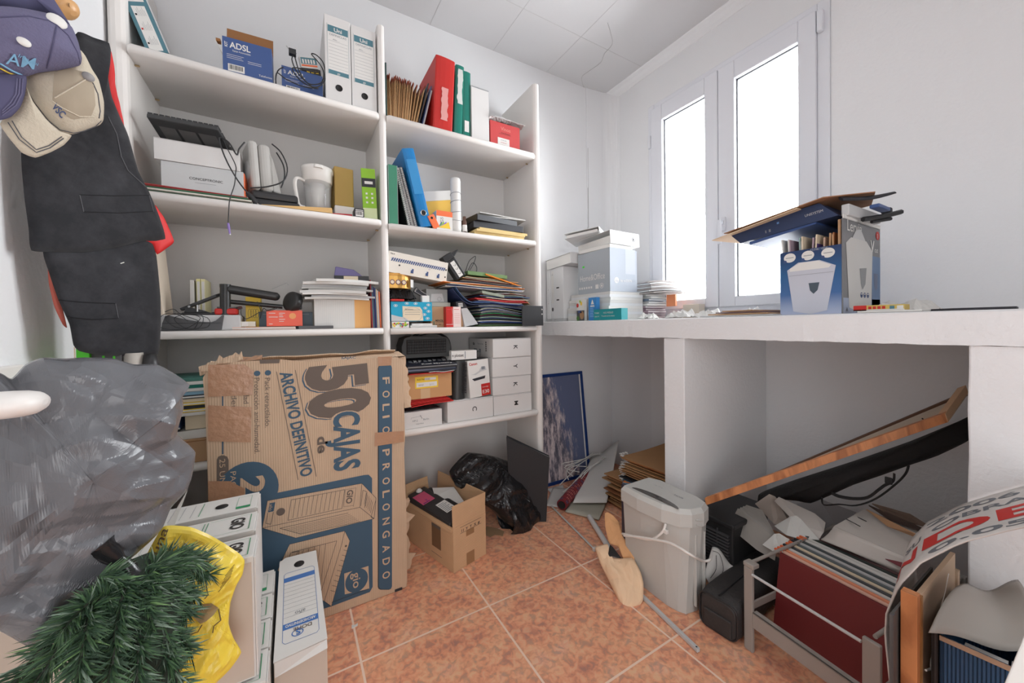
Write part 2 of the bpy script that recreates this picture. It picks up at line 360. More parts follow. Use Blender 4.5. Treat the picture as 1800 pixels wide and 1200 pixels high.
mb = MB(); mb.box(.3732, 1.1518, D-.0105, D-.0005, 0, 2.0, SHBACK); mb.build('back_panel', su)
PIN = pm('brass_pin', (160, 138, 104), .4, .3)
for z, xs in ((1.962, (-.447, .343)), (1.951, (.373, 1.152)), (1.49, (-.447, .343)), (1.48, (.373, 1.152))):
    for x in xs:
        for y in (1.76, 1.98):
            s_ = 1 if x in (-.447, .373) else -1
            mb = MB(); a, b = sorted((x+s_*.0005, x+s_*.014)); mb.box(a, b, y-.0025, y+.0025, z-.007, z-.0008, PIN); mb.build('shelf_pin', su, bevel=.002)
# ============================================================ shelf contents
def Q(u, v, y=1.72): return at(u, v, 1, y)
TEAL = pm('teal_print', (74, 116, 128), .5); NAVY = pm('navy_print', (58, 76, 118), .5); BLUE = pm('blue_print', (56, 80, 130), .45)
RED = pm('red_card', (180, 34, 28), .5); CRIM = pm('crimson', (186, 68, 68), .55); GREEN = pm('green_binder', (20, 112, 98), .4)
LBL = pm('white_label', (212, 210, 206), .7); ORANGE = pm('orange_print', (226, 110, 66), .5); YEL = pm('yellow_print', (224, 190, 60), .5)
LINE = pm('grey_print', (120, 124, 130), .7); GREYP = pm('pale_grey_card', (186, 186, 186), .6); DK = pm('dark_card', (40, 40, 46), .6)
DARKHOLE = pm('dark_hole', (28, 26, 26), .8); CREAM = pm('cream_card', (214, 198, 172), .7); LIME = pm('lime_print', (132, 180, 40), .5)
SILV = pm('bare_metal', (176, 176, 176), .3, .9); BROWNIN = pm('kraft_inside', (140, 96, 58), .85)
def barcode(mb, x, y, w_, h, M, n=14):
    mb.rect(x, y, x+w_, y+h, LBL, M, .0006); r = random.Random(int(x*1e4)+n)
    for i in range(n):
        a = x+w_*(.08+.84*i/n); mb.rect(a, y+h*.25, a+w_*.84/n*(.3+.4*r.random()), y+h*.9, INK, M, .0011)
# --- teal software box leaning on the top shelf
c0 = Q(258, 86); c0.z = 1.9915
mb = MB(); mb.M = rotax(c0, radians(-19), 'Y')
wd, ht = .058, .21; x, y, z = c0
mb.box(x, x+wd, y, y+.16, z, z+ht, TEAL); mb.box(x+wd+.0002, x+wd+.004, y+.001, y+.159, z, z+ht-.001, GREYP)
F = FR(x, y, z); mb.rect(.011, .005, .047, .145, LBL, F)
for k in range(3):
    yy = .02+k*.045
    for j in range(6): mb.line((.021+j*.004, yy+.004), (.021+j*.004, yy+.026+.006*sin(j*2)), .0007, LINE, F)
    mb.rect(.0135, yy+.006, .0185, yy+.012, (DARKHOLE, RED, DARKHOLE)[k], F, .0007)
barcode(mb, .008, .158, .043, .022, F)
o = mb.build('software_box', bevel=.001)
tag(o, 'slim teal software box with barcode leaning left at the far left of the top shelf', 'box')
# --- open blue ADSL carton
def adsl(name, x0, x1, y0, y1, z0, z1, label, opened, rot=0):
    t = T(name, label, 'box', ((x0+x1)/2, (y0+y1)/2, z0))
    M = rotz(((x0+x1)/2, (y0+y1)/2, z0), rot); w_ = x1-x0; h = z1-z0
    mb = MB(); mb.M = M; th = .002
    mb.box(x0, x1, y0, y0+th, z0, z1, BLUE); mb.box(x0, x1, y1-th, y1, z0, z1, WHITE)
    mb.box(x0, x0+th, y0+th, y1-th, z0, z1, LBL); mb.box(x1-th, x1, y0+th, y1-th, z0, z1, BLUE); mb.box(x0, x1, y0+th, y1-th, z0, z0+th, WHITE)
    if not opened: mb.box(x0, x1, y0, y1, z1, z1+.0015, BLUE)
    F = FR(x0, y0, z0)
    mb.text('ADSL', w_*.14, h*.72, h*.24, LBL, F, bold=.02, fit=w_*.42); mb.text('KIT', w_*.1, h*.72, h*.1, LBL, F, bold=.02, rot=pi/2)
    mb.text('Equipo Autoinstalable', w_*.2, h*.63, h*.07, LBL, F, fit=w_*.36)
    for k, wd in enumerate((.34, .3, .33)): mb.rect(w_*.08, h*(.52-.05*k), w_*(.08+wd), h*(.53-.05*k), LBL, F)
    for k in range(2): mb.rect(w_*.5, h*(.44-.05*k), w_*.78, h*(.45-.05*k), LBL, F)
    barcode(mb, w_*.1, h*.06, w_*.33, h*.2, F); mb.text('Telefonica', w_*.72, h*.1, h*.08, LBL, F)
    mb.build('carton_body', t)
    if opened:
        mb = MB(); mb.M = M @ rotax((x0, y1, z1), radians(-12), 'X'); mb.box(x0+.002, x1, y1-.002, y1, z1, z1+.085, BROWNIN); mb.build('rear_flap', t)
        mb = MB(); mb.M = M
        mb.hexa([(x0-.001, y0+.01, z1-.055), (x0-.001, y1-.02, z1-.055), (x0-.003, y1-.02, z1-.055), (x0-.003, y0+.01, z1-.055), (x0-.02, y0-.0, z1-.02), (x0-.02, y1-.02, z1-.01), (x0-.022, y1-.02, z1-.01), (x0-.022, y0, z1-.02)], LBL)
        mb.box(x0-.019, x0-.006, y0+.002, y0+.02, z1-.022, z1-.012, BROWNIN); mb.build('side_flap', t)
    return t
adsl('open_carton', -.196, -.045, 1.70, 1.765, 1.9875, 2.115, 'open blue and white ADSL kit carton with raised brown flap on the top shelf', True, radians(-3))
adsl('closed_carton', -.016, .128, 1.725, 1.83, 1.985, 2.082, 'smaller blue ADSL kit carton buried under a tangled black cable beside tall white binders', False)
# adapter lying on the carton, with its cable
t = T('power_adapter', 'black adapter wrapped in black cable with teal and orange label, on blue carton', 'adapter', (.09, 1.77, 2.084))
mb = MB(); c = Vector((.088, 1.765, 2.086)); mb.M = rotax(c, radians(-12), 'Y') @ rotax(c, radians(28), 'X')
mb.box(.055, .125, 1.74, 1.79, 2.086, 2.118, BLACK); F = FR(.055, 1.74, 2.086)
for k in range(3): mb.rect(.018+k*.016, .006, .029+k*.016, .012, LBL, F); mb.rect(.018+k*.016, .018, .029+k*.016, .025, YEL, F)
mb.build('adapter_body', t, bevel=.002)
mb = MB(); mb.M = rotax(c, radians(-12), 'Y') @ rotax(c, radians(20), 'X'); mb.box(.058, .122, 1.752, 1.79, 2.119, 2.158, LBL); F = FR(.058, 1.752, 2.119)
mb.rect(.003, .014, .061, .036, TEAL, F); mb.rect(.003, .006, .061, .012, ORANGE, F)
for k in range(5): mb.rect(.008+k*.01, .016, .014+k*.01, .03, LBL, F, .0009)
mb.build('small_box_label', t, bevel=.001)
mb = MB()
mb.tube([(.03, 1.72, 2.13), (.045, 1.712, 2.07), (.075, 1.708, 2.03), (.12, 1.706, 2.045), (.132, 1.71, 2.09), (.118, 1.72, 2.13), (.09, 1.73, 2.165), (.11, 1.735, 2.17), (.133, 1.715, 2.13), (.134, 1.706, 2.06), (.1, 1.704, 2.02), (.05, 1.704, 2.03), (.02, 1.708, 2.07), (.05, 1.715, 2.085), (.1, 1.718, 2.088), (.12, 1.72, 2.1)], .0022, BLACK, n=6)
mb.tube([(.035, 1.715, 2.14), (.02, 1.712, 2.11), (.04, 1.71, 2.06), (.09, 1.707, 2.02), (.11, 1.705, 2.02), (.06, 1.704, 2.01), (.0, 1.703, 2.02), (-.03, 1.703, 2.035), (-.036, 1.71, 2.01)], .0022, BLACK, n=6)
mb.tube([(-.034, 1.75, 2.0), (-.036, 1.74, 2.03), (-.028, 1.73, 2.06), (-.01, 1.722, 2.075)], .002, BLACK, n=6)
mb.build('cable', t)
mb = MB(); mb.box(.01, .035, 1.70, 1.72, 2.125, 2.145, BLACK); mb.tube([(.012, 1.705, 2.14), (.002, 1.7, 2.148)], .002, SILV, sub=1); mb.tube([(.03, 1.705, 2.144), (.036, 1.7, 2.152)], .002, SILV, sub=1); mb.build('plug', t, bevel=.003)
# --- two white archive binders
for k, (x0, x1, y) in enumerate(((.137, .234, 1.70), (.2375, .337, 1.705))):
    zb = 1.983-.0015*k
    t = T('box_binder', ('left of two tall white box binders with blue banded spine label, beside the blue carton', 'right of two tall white box binders with blue banded spine label, against the shelf divider')[k], 'binder', ((x0+x1)/2, y+.1, zb), 'white box binders on the top shelf')
    mb = MB(); mb.box(x0, x1, y, y+.27, zb, zb+.345, WHITE); F = FR(x0, y, zb)
    mb.rect(.01, .105, .09, .31, LBL, F); mb.rect(.012, .278, .088, .305, TEAL, F, .0008); mb.rect(.012, .108, .088, .125, TEAL, F, .0008)
    mb.text('Uni', .05, .283, .022, LBL, F, bold=.02, al='c', dz=.0012); mb.text('DEFINICLAS', .05, .264, .012, LINE, F, al='c', dz=.0012); mb.text('Año......', .03, .247, .009, LINE, F, dz=.0012)
    for j in range(9): mb.line((.014, .243-.0135*j), (.086, .243-.0135*j), .0007, LINE, F, .001)
    for a in (.01, .0895): mb.line((a, .105), (a, .31), .0007, TEAL, F, .001)
    mb.text('gp', .05, .112, .012, LBL, F, al='c', dz=.0012)
    cs_ = mb.build('case', t, bevel=.0015)
    mb = MB(); mb.lathe([(.0135, 0), (.0135, .0012), (.0115, .0012), (.0115, .0006), (0, .0006)], DARKHOLE, M=F @ Matrix.Translation((.05, .058, 0)), n=20); mb.build('finger_hole', cs_)
# --- folders on the right bay's top shelf
zt = 1.9793
mb = MB(); mb.box(.378, .384, 1.72, 1.95, zt, zt+.245, pm('dark_green_card', (40, 62, 60), .7)); tag(mb.build('thin_folder'), 'thin dark green folder upright against the divider, left of the kraft folders', 'folder')
KF = [pm('folder_kraft_%d' % i, c, .85, var=.07, vs=14) for i, c in enumerate(((178, 140, 98), (164, 124, 84), (188, 150, 106)))]
RB = pm('folder_red_brown', (136, 62, 36), .8)
rf = random.Random(3); xx = .388
for k in range(20):
    wd = .0062 if k < 15 else .0095; lean = radians(1+.4*k if k < 15 else 8+2.2*(k-15)); h = .205+rf.uniform(-.006, .006); y = 1.745+rf.uniform(-.006, .004)
    mb = MB(); mb.M = rotax((xx, y, zt), lean if k > 2 else 0, 'Y')
    mb.hexa([(xx, y, zt+.0005), (xx+wd*.85, y, zt+.0005), (xx+wd*.85, y+.22, zt+.0005), (xx, y+.22, zt+.0005), (xx, y, zt+h-.012), (xx+wd*.3, y, zt+h-.012), (xx+wd*.3, y+.22, zt+h-.012), (xx, y+.22, zt+h-.012)], KF[k % 3])
    mb.hexa([(xx, y+.001, zt+h-.012), (xx+wd*.3, y+.001, zt+h-.012), (xx+wd*.3, y+.22, zt+h-.012), (xx, y+.22, zt+h-.012), (xx+.0, y+.001, zt+h+.012), (xx+wd*.55, y+.003, zt+h+.006), (xx+wd*.55, y+.22, zt+h+.006), (xx, y+.22, zt+h+.012)], RB)
    tag(mb.build('suspension_folder'), 'kraft suspension folder with red-brown top edge, upright in the row on the top shelf', 'folder', 'kraft folders on the top shelf')
    xx += wd
for k, (m_, s_) in enumerate(((pm('black_folder', (40, 42, 50), .5), 'thin black folder leaning between the kraft folders and a navy folder'), (pm('navy_folder', (50, 64, 104), .35), 'glossy navy folder with pale sheets leaning between the kraft folders and the red binder'))):
    x0 = .522+.016*k; mb = MB(); mb.M = rotax((x0+.012, 1.73, zt), radians(14), 'Y'); mb.box(x0, x0+.004, 1.73-.002*k, 1.95, zt+.003, zt+.225-.01*k, m_)
    if k: mb.box(x0+.005, x0+.012, 1.735, 1.94, zt+.003, zt+.2, GREYP)
    tag(mb.build('slim_folder'), s_, 'folder')
def binder(name, label, x0, x1, y0, dp, z0, h, mat, lean=0, lbl=None, hole=True, lipmat=None, group=None, cx=None):
    """lever arch binder: two covers and a rounded spine facing the room, paper inside"""
    t = T(name, label, 'binder', ((x0+x1)/2, y0+dp/2, z0), group)
    M = rotax((x1 if lean > 0 else x0, y0, z0), lean, 'Y')
    mb = MB(); mb.M = M; w_ = x1-x0; n = 6; pr = [(x1, y0+dp), (x1-.003, y0+dp), (x1-.003, y0+.006)]
    out = [(x0, y0+dp)]+[(x0+w_/2-w_/2*cos(pi*i/n), y0+.006-.006*sin(pi*i/n)) for i in range(n+1)]+[(x1, y0+dp)]
    inn = [(x1-.003, y0+dp), (x1-.003, y0+.009), (x0+.003, y0+.009), (x0+.003, y0+dp)]
    mb.plate(out+inn, h, mat, Matrix.Translation((0, 0, z0))); cv_ = mb.build('cover', t)
    F = FR(x0, y0-.001, z0)
    mb = MB(); mb.M = M; mb.box(x0+.004, x1-.004, y0+.01, y0+dp-.006, z0+.006, z0+h-.012, PAPER); mb.build('papers', t)
    if lbl: mb = MB(); mb.M = M; lbl(mb, F, w_, h); mb.build('spine_label', cv_)
    if hole:
        mb = MB(); mb.M = M; mb.lathe([(.0, .0012), (.011, .0012), (.011, .0022), (.0135, .0022), (.0138, 0)], SILV, M=F @ Matrix.Translation((w_/2, h*.2 if hole is True else hole, 0)), n=20); mb.lathe([(.0105, .0014), (0, .0014)], DARKHOLE, M=F @ Matrix.Translation((w_/2, h*.2 if hole is True else hole, 0)), n=20); mb.build('finger_ring', cv_)
    return t
def torn(cx, y0, y1, wd, mat, seed):
    def f(mb, F, w_, h):
        r = random.Random(seed); n = 14; L_ = [(cx-wd/2+r.uniform(-.003, .003), y0+(y1-y0)*i/n) for i in range(n+1)]; R_ = [(cx+wd/2+r.uniform(-.003, .003), y0+(y1-y0)*i/n) for i in range(n+1)]
        vs = [(p[0], p[1], .0008) for p in L_]+[(p[0], p[1], .0008) for p in R_]; mb.add(vs, [(i, n+1+i, n+2+i, i+1) for i in range(n)], mat, M=F)
    return f
binder('lever_arch_binder', 'wide red binder with torn pink spine label, tallest on the right bay top shelf', .588, .683, 1.70, .27, zt+.001, .345, RED, radians(3.5), torn(.05, .045, .2, .032, pm('torn_pink_paper', (206, 146, 142), .8), 1), False)
binder('lever_arch_binder', 'narrow green binder with torn white label, right beside the red binder', .698, .742, 1.72, .27, zt+.001, .35, GREEN, radians(3), torn(.024, .16, .33, .026, pm('torn_paper', (196, 200, 196), .8), 2), False)
def sq(mb, F, w_, h): mb.rect(.01, .035, .034, .09, LBL, F, .0008)
binder('lever_arch_binder', 'narrow green binder with small square white label near its foot', .746, .79, 1.725, .27, zt+.001, .335, GREEN, radians(1.2), sq, False)
mb = MB(); mb.box(.795, .892, 1.72, 1.98, zt+.0005, zt+.272, WHITE); mb.box(.7945, .8925, 1.7195, 1.98, zt+.2725, zt+.2745, GREYP); mb.box(.797, .8925, 1.7192, 1.7199, zt+.268, zt+.271, LINE)
tag(mb.build('magazine_file', bevel=.001), 'plain white upright box file between the green binder and the red carton', 'box file')
t = T('red_carton', 'low red carton with white price sticker at the right end of the top shelf', 'box', (.99, 1.8, zt))
mb = MB(); mb.box(.899, 1.076, 1.72, 1.86, zt+.0005, zt+.13, CRIM); F = FR(.899, 1.72, zt)
mb.text('Vinos', .09, .092, .026, pm('faded_gold', (206, 120, 112), .5), F, al='c', bold=.02); mb.text('Gran Reserva', .09, .076, .01, INK, F, al='c'); mb.rect(.05, .072, .12, .073, INK, F)
mb.rect(.042, .008, .112, .052, LBL, F, .0008); mb.text('ESPECIAL', .077, .038, .009, LINE, F, al='c', dz=.0012); mb.text('CATALOGO', .077, .026, .007, RED, F, al='c', dz=.0012); mb.text('NAVIDAD  2.0', .077, .013, .007, LINE, F, al='c', dz=.0012)
mb.build('carton_body', t, bevel=.001)
def crumple(mb, x0, x1, y0, y1, z0, z1, mat, seed, amp=.012, nu=22, nv=16):
    def f(u, v):
        x = x0+(x1-x0)*u; y = y0+(y1-y0)*v; e = min(u, v, 1-u, 1-v)*5; e = min(1, e)
        n = noise.noise(Vector((u*5+seed, v*5, 0)))+.5*noise.noise(Vector((u*13+seed, v*13, 2)))
        return Vector((x+.008*noise.noise(Vector((v*6, seed, 1))), y, z0+(z1-z0)*(.25+.75*e)+amp*n*(.4+e)))
    mb.grid(f, nu, nv, mat, smooth=False)
mb = MB(); crumple(mb, .895, 1.10, 1.70, 1.88, zt+.134, zt+.16, pm('white_film', (204, 202, 200), .35), 4)
tag(mb.build('plastic_wrap', solid=.001, off=1), 'crumpled white plastic wrap lying on top of the red carton', 'plastic wrap')

# ============================================================ left bay, second shelf (z 1.518)
z2 = 1.5185
FG = pm('folder_green', (66, 108, 82), .7, var=.06); FR_ = pm('folder_red', (158, 56, 56), .7, var=.06); FW = pm('folder_white', (206, 200, 190), .75, var=.04)
def sheet_stack(name, cat, group, labels, x0, x1, y0, y1, z0, n, th, mats, jit=.012, sag=0, seed=1, rise=0, tabs=False, rotj=.05):
    """individual folders or papers lying on one another"""
    r = random.Random(seed); z = z0
    for k in range(n):
        m = mats[k % len(mats)] if isinstance(mats, list) else mats
        dx, dy = r.uniform(-jit, jit), r.uniform(-jit, jit); a = r.uniform(-rotj, rotj); tk = th*r.uniform(.7, 1.3)
        cx, cy = (x0+x1)/2, (y0+y1)/2; mb = MB(); mb.M = rotz((cx, cy, 0), a); ph = r.uniform(0, 6)
        vs = []; nx = 9
        for s_ in (0, 1):
            for j in (0, 1):
                for i in range(nx):
                    u = i/(nx-1); zz = z+s_*tk-sag*(4*(u-.5)**2)+rise*u
                    if k: zz += .0
                    vs.append((x0+dx+(x1-x0)*u, (y0 if j == 0 else y1)+dy, zz))
        fs = []
        for i in range(nx-1):
            fs += [(i, nx+i, nx+i+1, i+1), (2*nx+i, 2*nx+i+1, 3*nx+i+1, 3*nx+i), (i, i+1, 2*nx+i+1, 2*nx+i), (nx+i+1, nx+i, 3*nx+i, 3*nx+i+1)]
        fs += [(0, 2*nx, 3*nx, nx), (nx-1, 2*nx-1, 4*nx-1, 3*nx-1)]
        mb.add(vs, fs, m); z += tk+.0003
        lb = labels[k % len(labels)] if isinstance(labels, list) else labels
        tag(mb.build(name), lb, cat, group)
    return z
za = sheet_stack('paper_folder', 'folder', 'folders under the grey software carton', 'thin card folder in the pile under the grey-white carton, second shelf left', -.43, -.13, 1.695, 1.93, z2, 7, .0032, [FG, FW, FG, FG, FR_, FR_, FW], seed=5)
t = T('grey_carton', 'pale grey carton with CONCEPTRONIC lettering lying under a plain white box', 'box', (-.26, 1.8, za))
mb = MB(); mb.M = rotz((-.26, 1.8, 0), radians(-2)); mb.box(-.375, -.143, 1.715, 1.92, za+.0008, za+.092, pm('light_grey_card', (188, 190, 190), .5)); mb.box(-.1428, -.1405, 1.72, 1.915, za+.001, za+.09, ORANGE)
F = FR(-.375, 1.715, za); mb.text('CONCEPTRONIC', .075, .04, .0125, INK, F, bold=.005, fit=.095); mb.rect(.09, .03, .15, .031, LINE, F)
mb.build('carton_body', t, bevel=.001)
t2 = za+.0935
mb = MB(); mb.M = rotz((-.26, 1.8, 0), radians(-1)); mb.box(-.392, -.155, 1.712, 1.915, t2, t2+.07, WHITE); mb.box(-.3925, -.3922, 1.72, 1.9, t2+.004, t2+.066, BROWNIN); mb.box(-.393, -.154, 1.711, 1.916, t2+.0705, t2+.072, WHITE)
tag(mb.build('plain_box', bevel=.001), 'plain white flat box on top of the lettered grey carton', 'box')
# keyboard seen from below and in front
kz = t2+.073; t = T('computer_keyboard', 'black compact keyboard tilted up on top of the white box', 'keyboard', (-.29, 1.76, kz))
KB = pm('keyboard_black', (52, 53, 54), .5)
MK = rotax((-.29, 1.84, kz+.0), radians(-24), 'X') @ rotax((-.29, 1.75, kz), radians(1), 'Y')
mb = MB(); mb.M = rotax((-.3, 1.80, kz+.004), radians(0), 'Z')
# underside visible: slab from low back to high front
A = [Q(290, 246, 1.80), Q(398, 270, 1.80), Q(372, 226, 1.66), Q(272, 213, 1.66)]
A = [Vector((-.385, 1.86, kz+.008)), Vector((-.175, 1.86, kz+.008)), Vector((-.215, 1.69, kz+.055)), Vector((-.405, 1.69, kz+.052))]
up = Vector((0, .05, .17)).normalized()*.016
mb.hexa([A[3], A[2], A[1], A[0], A[3]+up, A[2]+up, A[1]+up, A[0]+up], KB); kc_ = mb.build('keyboard_case', t, bevel=.004)
mb = MB()
for i in range(13):
    for j in range(5):
        a = A[3].lerp(A[2], (i+.1)/13)*(1-(j+.1)/5)+A[0].lerp(A[1], (i+.1)/13)*(j+.1)/5; b = A[3].lerp(A[2], (i+.9)/13)*(1-(j+.1)/5)+A[0].lerp(A[1], (i+.9)/13)*(j+.1)/5
        c_ = A[3].lerp(A[2], (i+.9)/13)*(1-(j+.85)/5)+A[0].lerp(A[1], (i+.9)/13)*(j+.85)/5; d_ = A[3].lerp(A[2], (i+.1)/13)*(1-(j+.85)/5)+A[0].lerp(A[1], (i+.1)/13)*(j+.85)/5
        u1 = up*1.03; u2 = up*1.4; mb.hexa([a+u1, b+u1, c_+u1, d_+u1, a+u2, b+u2, c_+u2, d_+u2], BLACK)
mb.build('keys', kc_, kind='stuff')
mb = MB(); fn = (A[1]-A[0]).cross(A[3]-A[0]).normalized()*.0008
if fn.z > 0: fn = -fn
for (u0, v0, u1, v1) in ((.1, .15, .32, .8), (.36, .15, .6, .8), (.64, .15, .9, .8)):
    g = lambda u, v: A[0].lerp(A[1], u)*(1-v)+A[3].lerp(A[2], u)*v+fn
    mb.poly([g(u0, v0), g(u1, v0), g(u1, v1), g(u0, v1)], pm('keyboard_under', (92, 91, 90), .6))
mb.build('underside_panel', kc_)
mb = MB(); p = lambda u, v, y=1.68: Q(u, v, y)
mb.tube([p(385, 248, 1.70), p(392, 245, 1.69), p(400, 262, 1.685), p(414, 290, 1.68), p(414, 305, 1.67), p(412, 325, 1.668), p(404, 350, 1.66), p(402, 372, 1.66), p(401, 392, 1.66)], .0016, BLACK, n=6); mb.build('cable', t)
mb = MB(); PURP = pm('purple_plug', (132, 112, 176), .4); a, b = p(401, 392, 1.66), p(404, 411, 1.66); mb.tube([a, a.lerp(b, .55), a.lerp(b, .6), b], [.0035, .0045, .003, .003], PURP, n=10, sub=1); mb.tube([b, b+Vector((0, 0, -.004))], .0026, SILV, n=10, sub=1); mb.build('plug', t)
# grey cased appliance standing on a black case
t = T('black_case', 'rounded black plastic case lying under the upright grey appliance', 'case', (-.05, 1.82, z2))
mb = MB(); mb.box(-.13, .035, 1.73, 1.88, z2, z2+.035, BLACK); mb.build('case_base', t, bevel=.008)
mb = MB(); mb.box(-.128, .03, 1.732, 1.878, z2+.0355, z2+.066, pm('black_lid', (44, 44, 46), .4)); mb.build('case_lid', t, bevel=.01)
GP = pm('warm_grey_plastic', (172, 170, 166), .45)
t = T('electric_appliance', 'upright pale grey two-shell appliance with black cord, beside the plain white box', 'appliance', (-.07, 1.8, z2+.067))
zb = z2+.0675; mb = MB(); mb.M = rotz((-.09, 1.79, zb), radians(14)) @ rotax((-.09, 1.79, zb), radians(-3), 'Y')
mb.box(-.137, -.106, 1.73, 1.86, zb, zb+.185, GP); mb.build('left_shell', t, bevel=.014, seg=3)
mb = MB(); mb.M = rotz((-.09, 1.79, zb), radians(14)) @ rotax((-.09, 1.79, zb), radians(-3), 'Y'); mb.box(-.1055, -.062, 1.732, 1.86, zb, zb+.182, GP); mb.build('right_shell', t, bevel=.018, seg=3)
mb = MB(); mb.M = rotz((-.09, 1.79, zb), radians(14)) @ rotax((-.09, 1.79, zb), radians(-3), 'Y')
mb.hexa([(-.0615, 1.76, zb+.01), (-.025, 1.77, zb+.005), (-.025, 1.86, zb+.005), (-.0615, 1.86, zb+.01), (-.0615, 1.76, zb+.165), (-.045, 1.77, zb+.13), (-.045, 1.86, zb+.13), (-.0615, 1.86, zb+.165)], GP); mb.build('back_bulge', t, bevel=.006)
mb = MB(); mb.M = rotz((-.09, 1.79, zb), radians(14))
mb.lathe([(0, .002), (.012, .004), (.024, .003), (.052, .001), (.055, 0)], GREYP, M=frame((-.1405, 1.795, zb+.09), (0, -1, 0), (0, 0, 1))); mb.build('round_vent', t)
mb = MB(); p = Q
mb.tube([p(430, 250, 1.71), p(420, 262, 1.70), p(416, 272, 1.69), p(402, 250, 1.69), p(386, 242, 1.69), p(390, 262, 1.685), p(402, 290, 1.68), p(420, 320, 1.68), p(436, 340, 1.685)], .0026, BLACK, n=6)
mb.tube([p(478, 253, 1.75), p(494, 268, 1.74), p(505, 295, 1.735), p(498, 318, 1.73), p(470, 328, 1.72), p(440, 330, 1.71)], .0026, BLACK, n=6)
mb.tube([p(486, 268, 1.75), p(498, 290, 1.745), p(500, 312, 1.74), p(494, 330, 1.74)], .0026, BLACK, n=6); mb.build('cable', t)
mb = MB(); a, b = p(434, 338, 1.69), p(452, 357, 1.69); mb.tube([a, a.lerp(b, .4), b], [.006, .010, .008], BLACK, n=8, sub=2); mb.tube([b, b+(b-a).normalized()*.012], .002, SILV, sub=1); mb.build('plug', t)
# water filter jug
t = T('water_filter_jug', 'clear water filter jug with white lid and white loop handle', 'jug', (.105, 1.80, z2+.014))
CLR = bpy.data.materials.new('clear_plastic'); CLR.use_nodes = True; nt = CLR.node_tree; b = nt.nodes['Principled BSDF']; b.inputs['Base Color'].default_value = (.8, .8, .79, 1); b.inputs['Roughness'].default_value = .08; mxs = nt.nodes.new('ShaderNodeMixShader'); tr = nt.nodes.new('ShaderNodeBsdfTransparent'); mxs.inputs[0].default_value = .28
nt.links.new(tr.outputs[0], mxs.inputs[1]); nt.links.new(b.outputs[0], mxs.inputs[2]); nt.links.new(mxs.outputs[0], nt.nodes['Material Output'].inputs[0])
WP = pm('white_plastic', (222, 219, 214), .35)
cj = Vector((.105, 1.80, z2+.028))
mb = MB(); mb.lathe([(.045, .001), (.047, .004), (.05, .06), (.056, .135), (.054, .135), (.0485, .06), (.044, .006), (0, .006)], CLR, c=cj); mb.build('clear_body', t)
mb = MB(); mb.lathe([(.0, .118), (.052, .118), (.057, .122), (.059, .16), (.062, .168), (.062, .18), (.05, .186), (0, .187)], WP, c=cj); mb.hexa([cj+Vector(q_) for q_ in ((-.012, -.072, .165), (.012, -.072, .165), (.02, -.055, .165), (-.02, -.055, .165), (-.01, -.07, .178), (.01, -.07, .178), (.02, -.055, .182), (-.02, -.055, .182))], WP); mb.build('lid', t)
mb = MB(); mb.lathe([(.0, .02), (.022, .02), (.02, .05), (.03, .115), (0, .115)], pm('filter_white', (214, 212, 208), .6), c=cj); mb.build('filter_cartridge', t)
mb = MB(); mb.lathe([(0, -.0145), (.05, -.014), (.052, -.008), (.05, 0), (0, 0)], WP, c=cj); mb.build('jug_base', t)
mb = MB(); h = cj; mb.tube([h+Vector((-.05, -.02, .118)), h+Vector((-.075, -.03, .122)), h+Vector((-.085, -.033, .10)), h+Vector((-.08, -.03, .05)), h+Vector((-.072, -.027, .012)), h+Vector((-.052, -.02, .008))], .008, WP, n=10, flat=.7); mb.build('handle', t)
# wide white lid behind, tan box
mb = MB(); mb.lathe([(.0, .0), (.075, .0), (.08, .004), (.08, .016), (.074, .022), (0, .024)], WP, c=(.14, 1.93, z2+.205)); mb.lathe([(.0, 0), (.055, 0), (.06, .204), (0, .204)], GREYP, c=(.15, 1.95, z2+.0005))
tag(mb.build('lidded_tub'), 'round white lidded tub standing behind the water filter jug', 'tub')
mb = MB(); TAN = pm('mustard_card', (176, 146, 82), .6); mb.M = rotz((.21, 1.84, 0), radians(6)); mb.box(.166, .245, 1.80, 1.89, z2+.068, z2+.238, TAN); tag(mb.build('mustard_box', bevel=.004), 'mustard yellow box standing on a white block behind the filter jug', 'box')
mb = MB(); mb.box(.168, .252, 1.79, 1.895, z2+.0145, z2+.0675, WP); tag(mb.build('white_block', bevel=.006), 'small white block under the mustard yellow box', 'box')
zb = z2+.0005
mb = MB(); mb.M = rotz((.2, 1.8, 0), radians(-3)); mb.hexa([(.07, 1.705, zb), (.235, 1.71, zb), (.235, 1.90, zb), (.07, 1.90, zb), (.075, 1.708, zb+.004), (.232, 1.712, zb+.012), (.232, 1.89, zb+.012), (.075, 1.89, zb+.006)], pm('bright_red_folder', (170, 28, 40), .5))
tag(mb.build('flat_folder', bevel=.002), 'flat red folder under the filter jug beside the small barcode box', 'folder')
ENV = pm('manila', (206, 168, 112), .8, var=.04)
mb = MB(); mb.M = rotz((.05, 1.76, 0), radians(-1)); mb.hexa([(-.09, 1.688, zb), (.152, 1.690, zb), (.152, 1.728, zb), (-.09, 1.728, zb), (-.09, 1.69, zb+.001), (.15, 1.69, zb+.021), (.15, 1.728, zb+.021), (-.09, 1.728, zb+.001)], ENV)
tag(mb.build('manila_envelope'), 'manila envelope lying at the shelf edge in front of the filter jug', 'envelope')
mb = MB(); mb.box(.236, .274, 1.70, 1.76, zb, zb+.037, DK); F = FR(.236, 1.70, zb); barcode(mb, .004, .004, .03, .022, F); mb.rect(.004, .029, .034, .032, LBL, F, .0008)
tag(mb.build('barcode_box', bevel=.001), 'tiny dark box with white barcode between the red folder and the green carton', 'box')
mb = MB(); mb.M = rotax((.31, 1.75, zb), radians(-2), 'Y') @ rotz((.31, 1.75, 0), radians(-9)); mb.box(.28, .337, 1.715, 1.79, zb+.001, zb+.22, LIME); F = FR(.28, 1.715, zb)
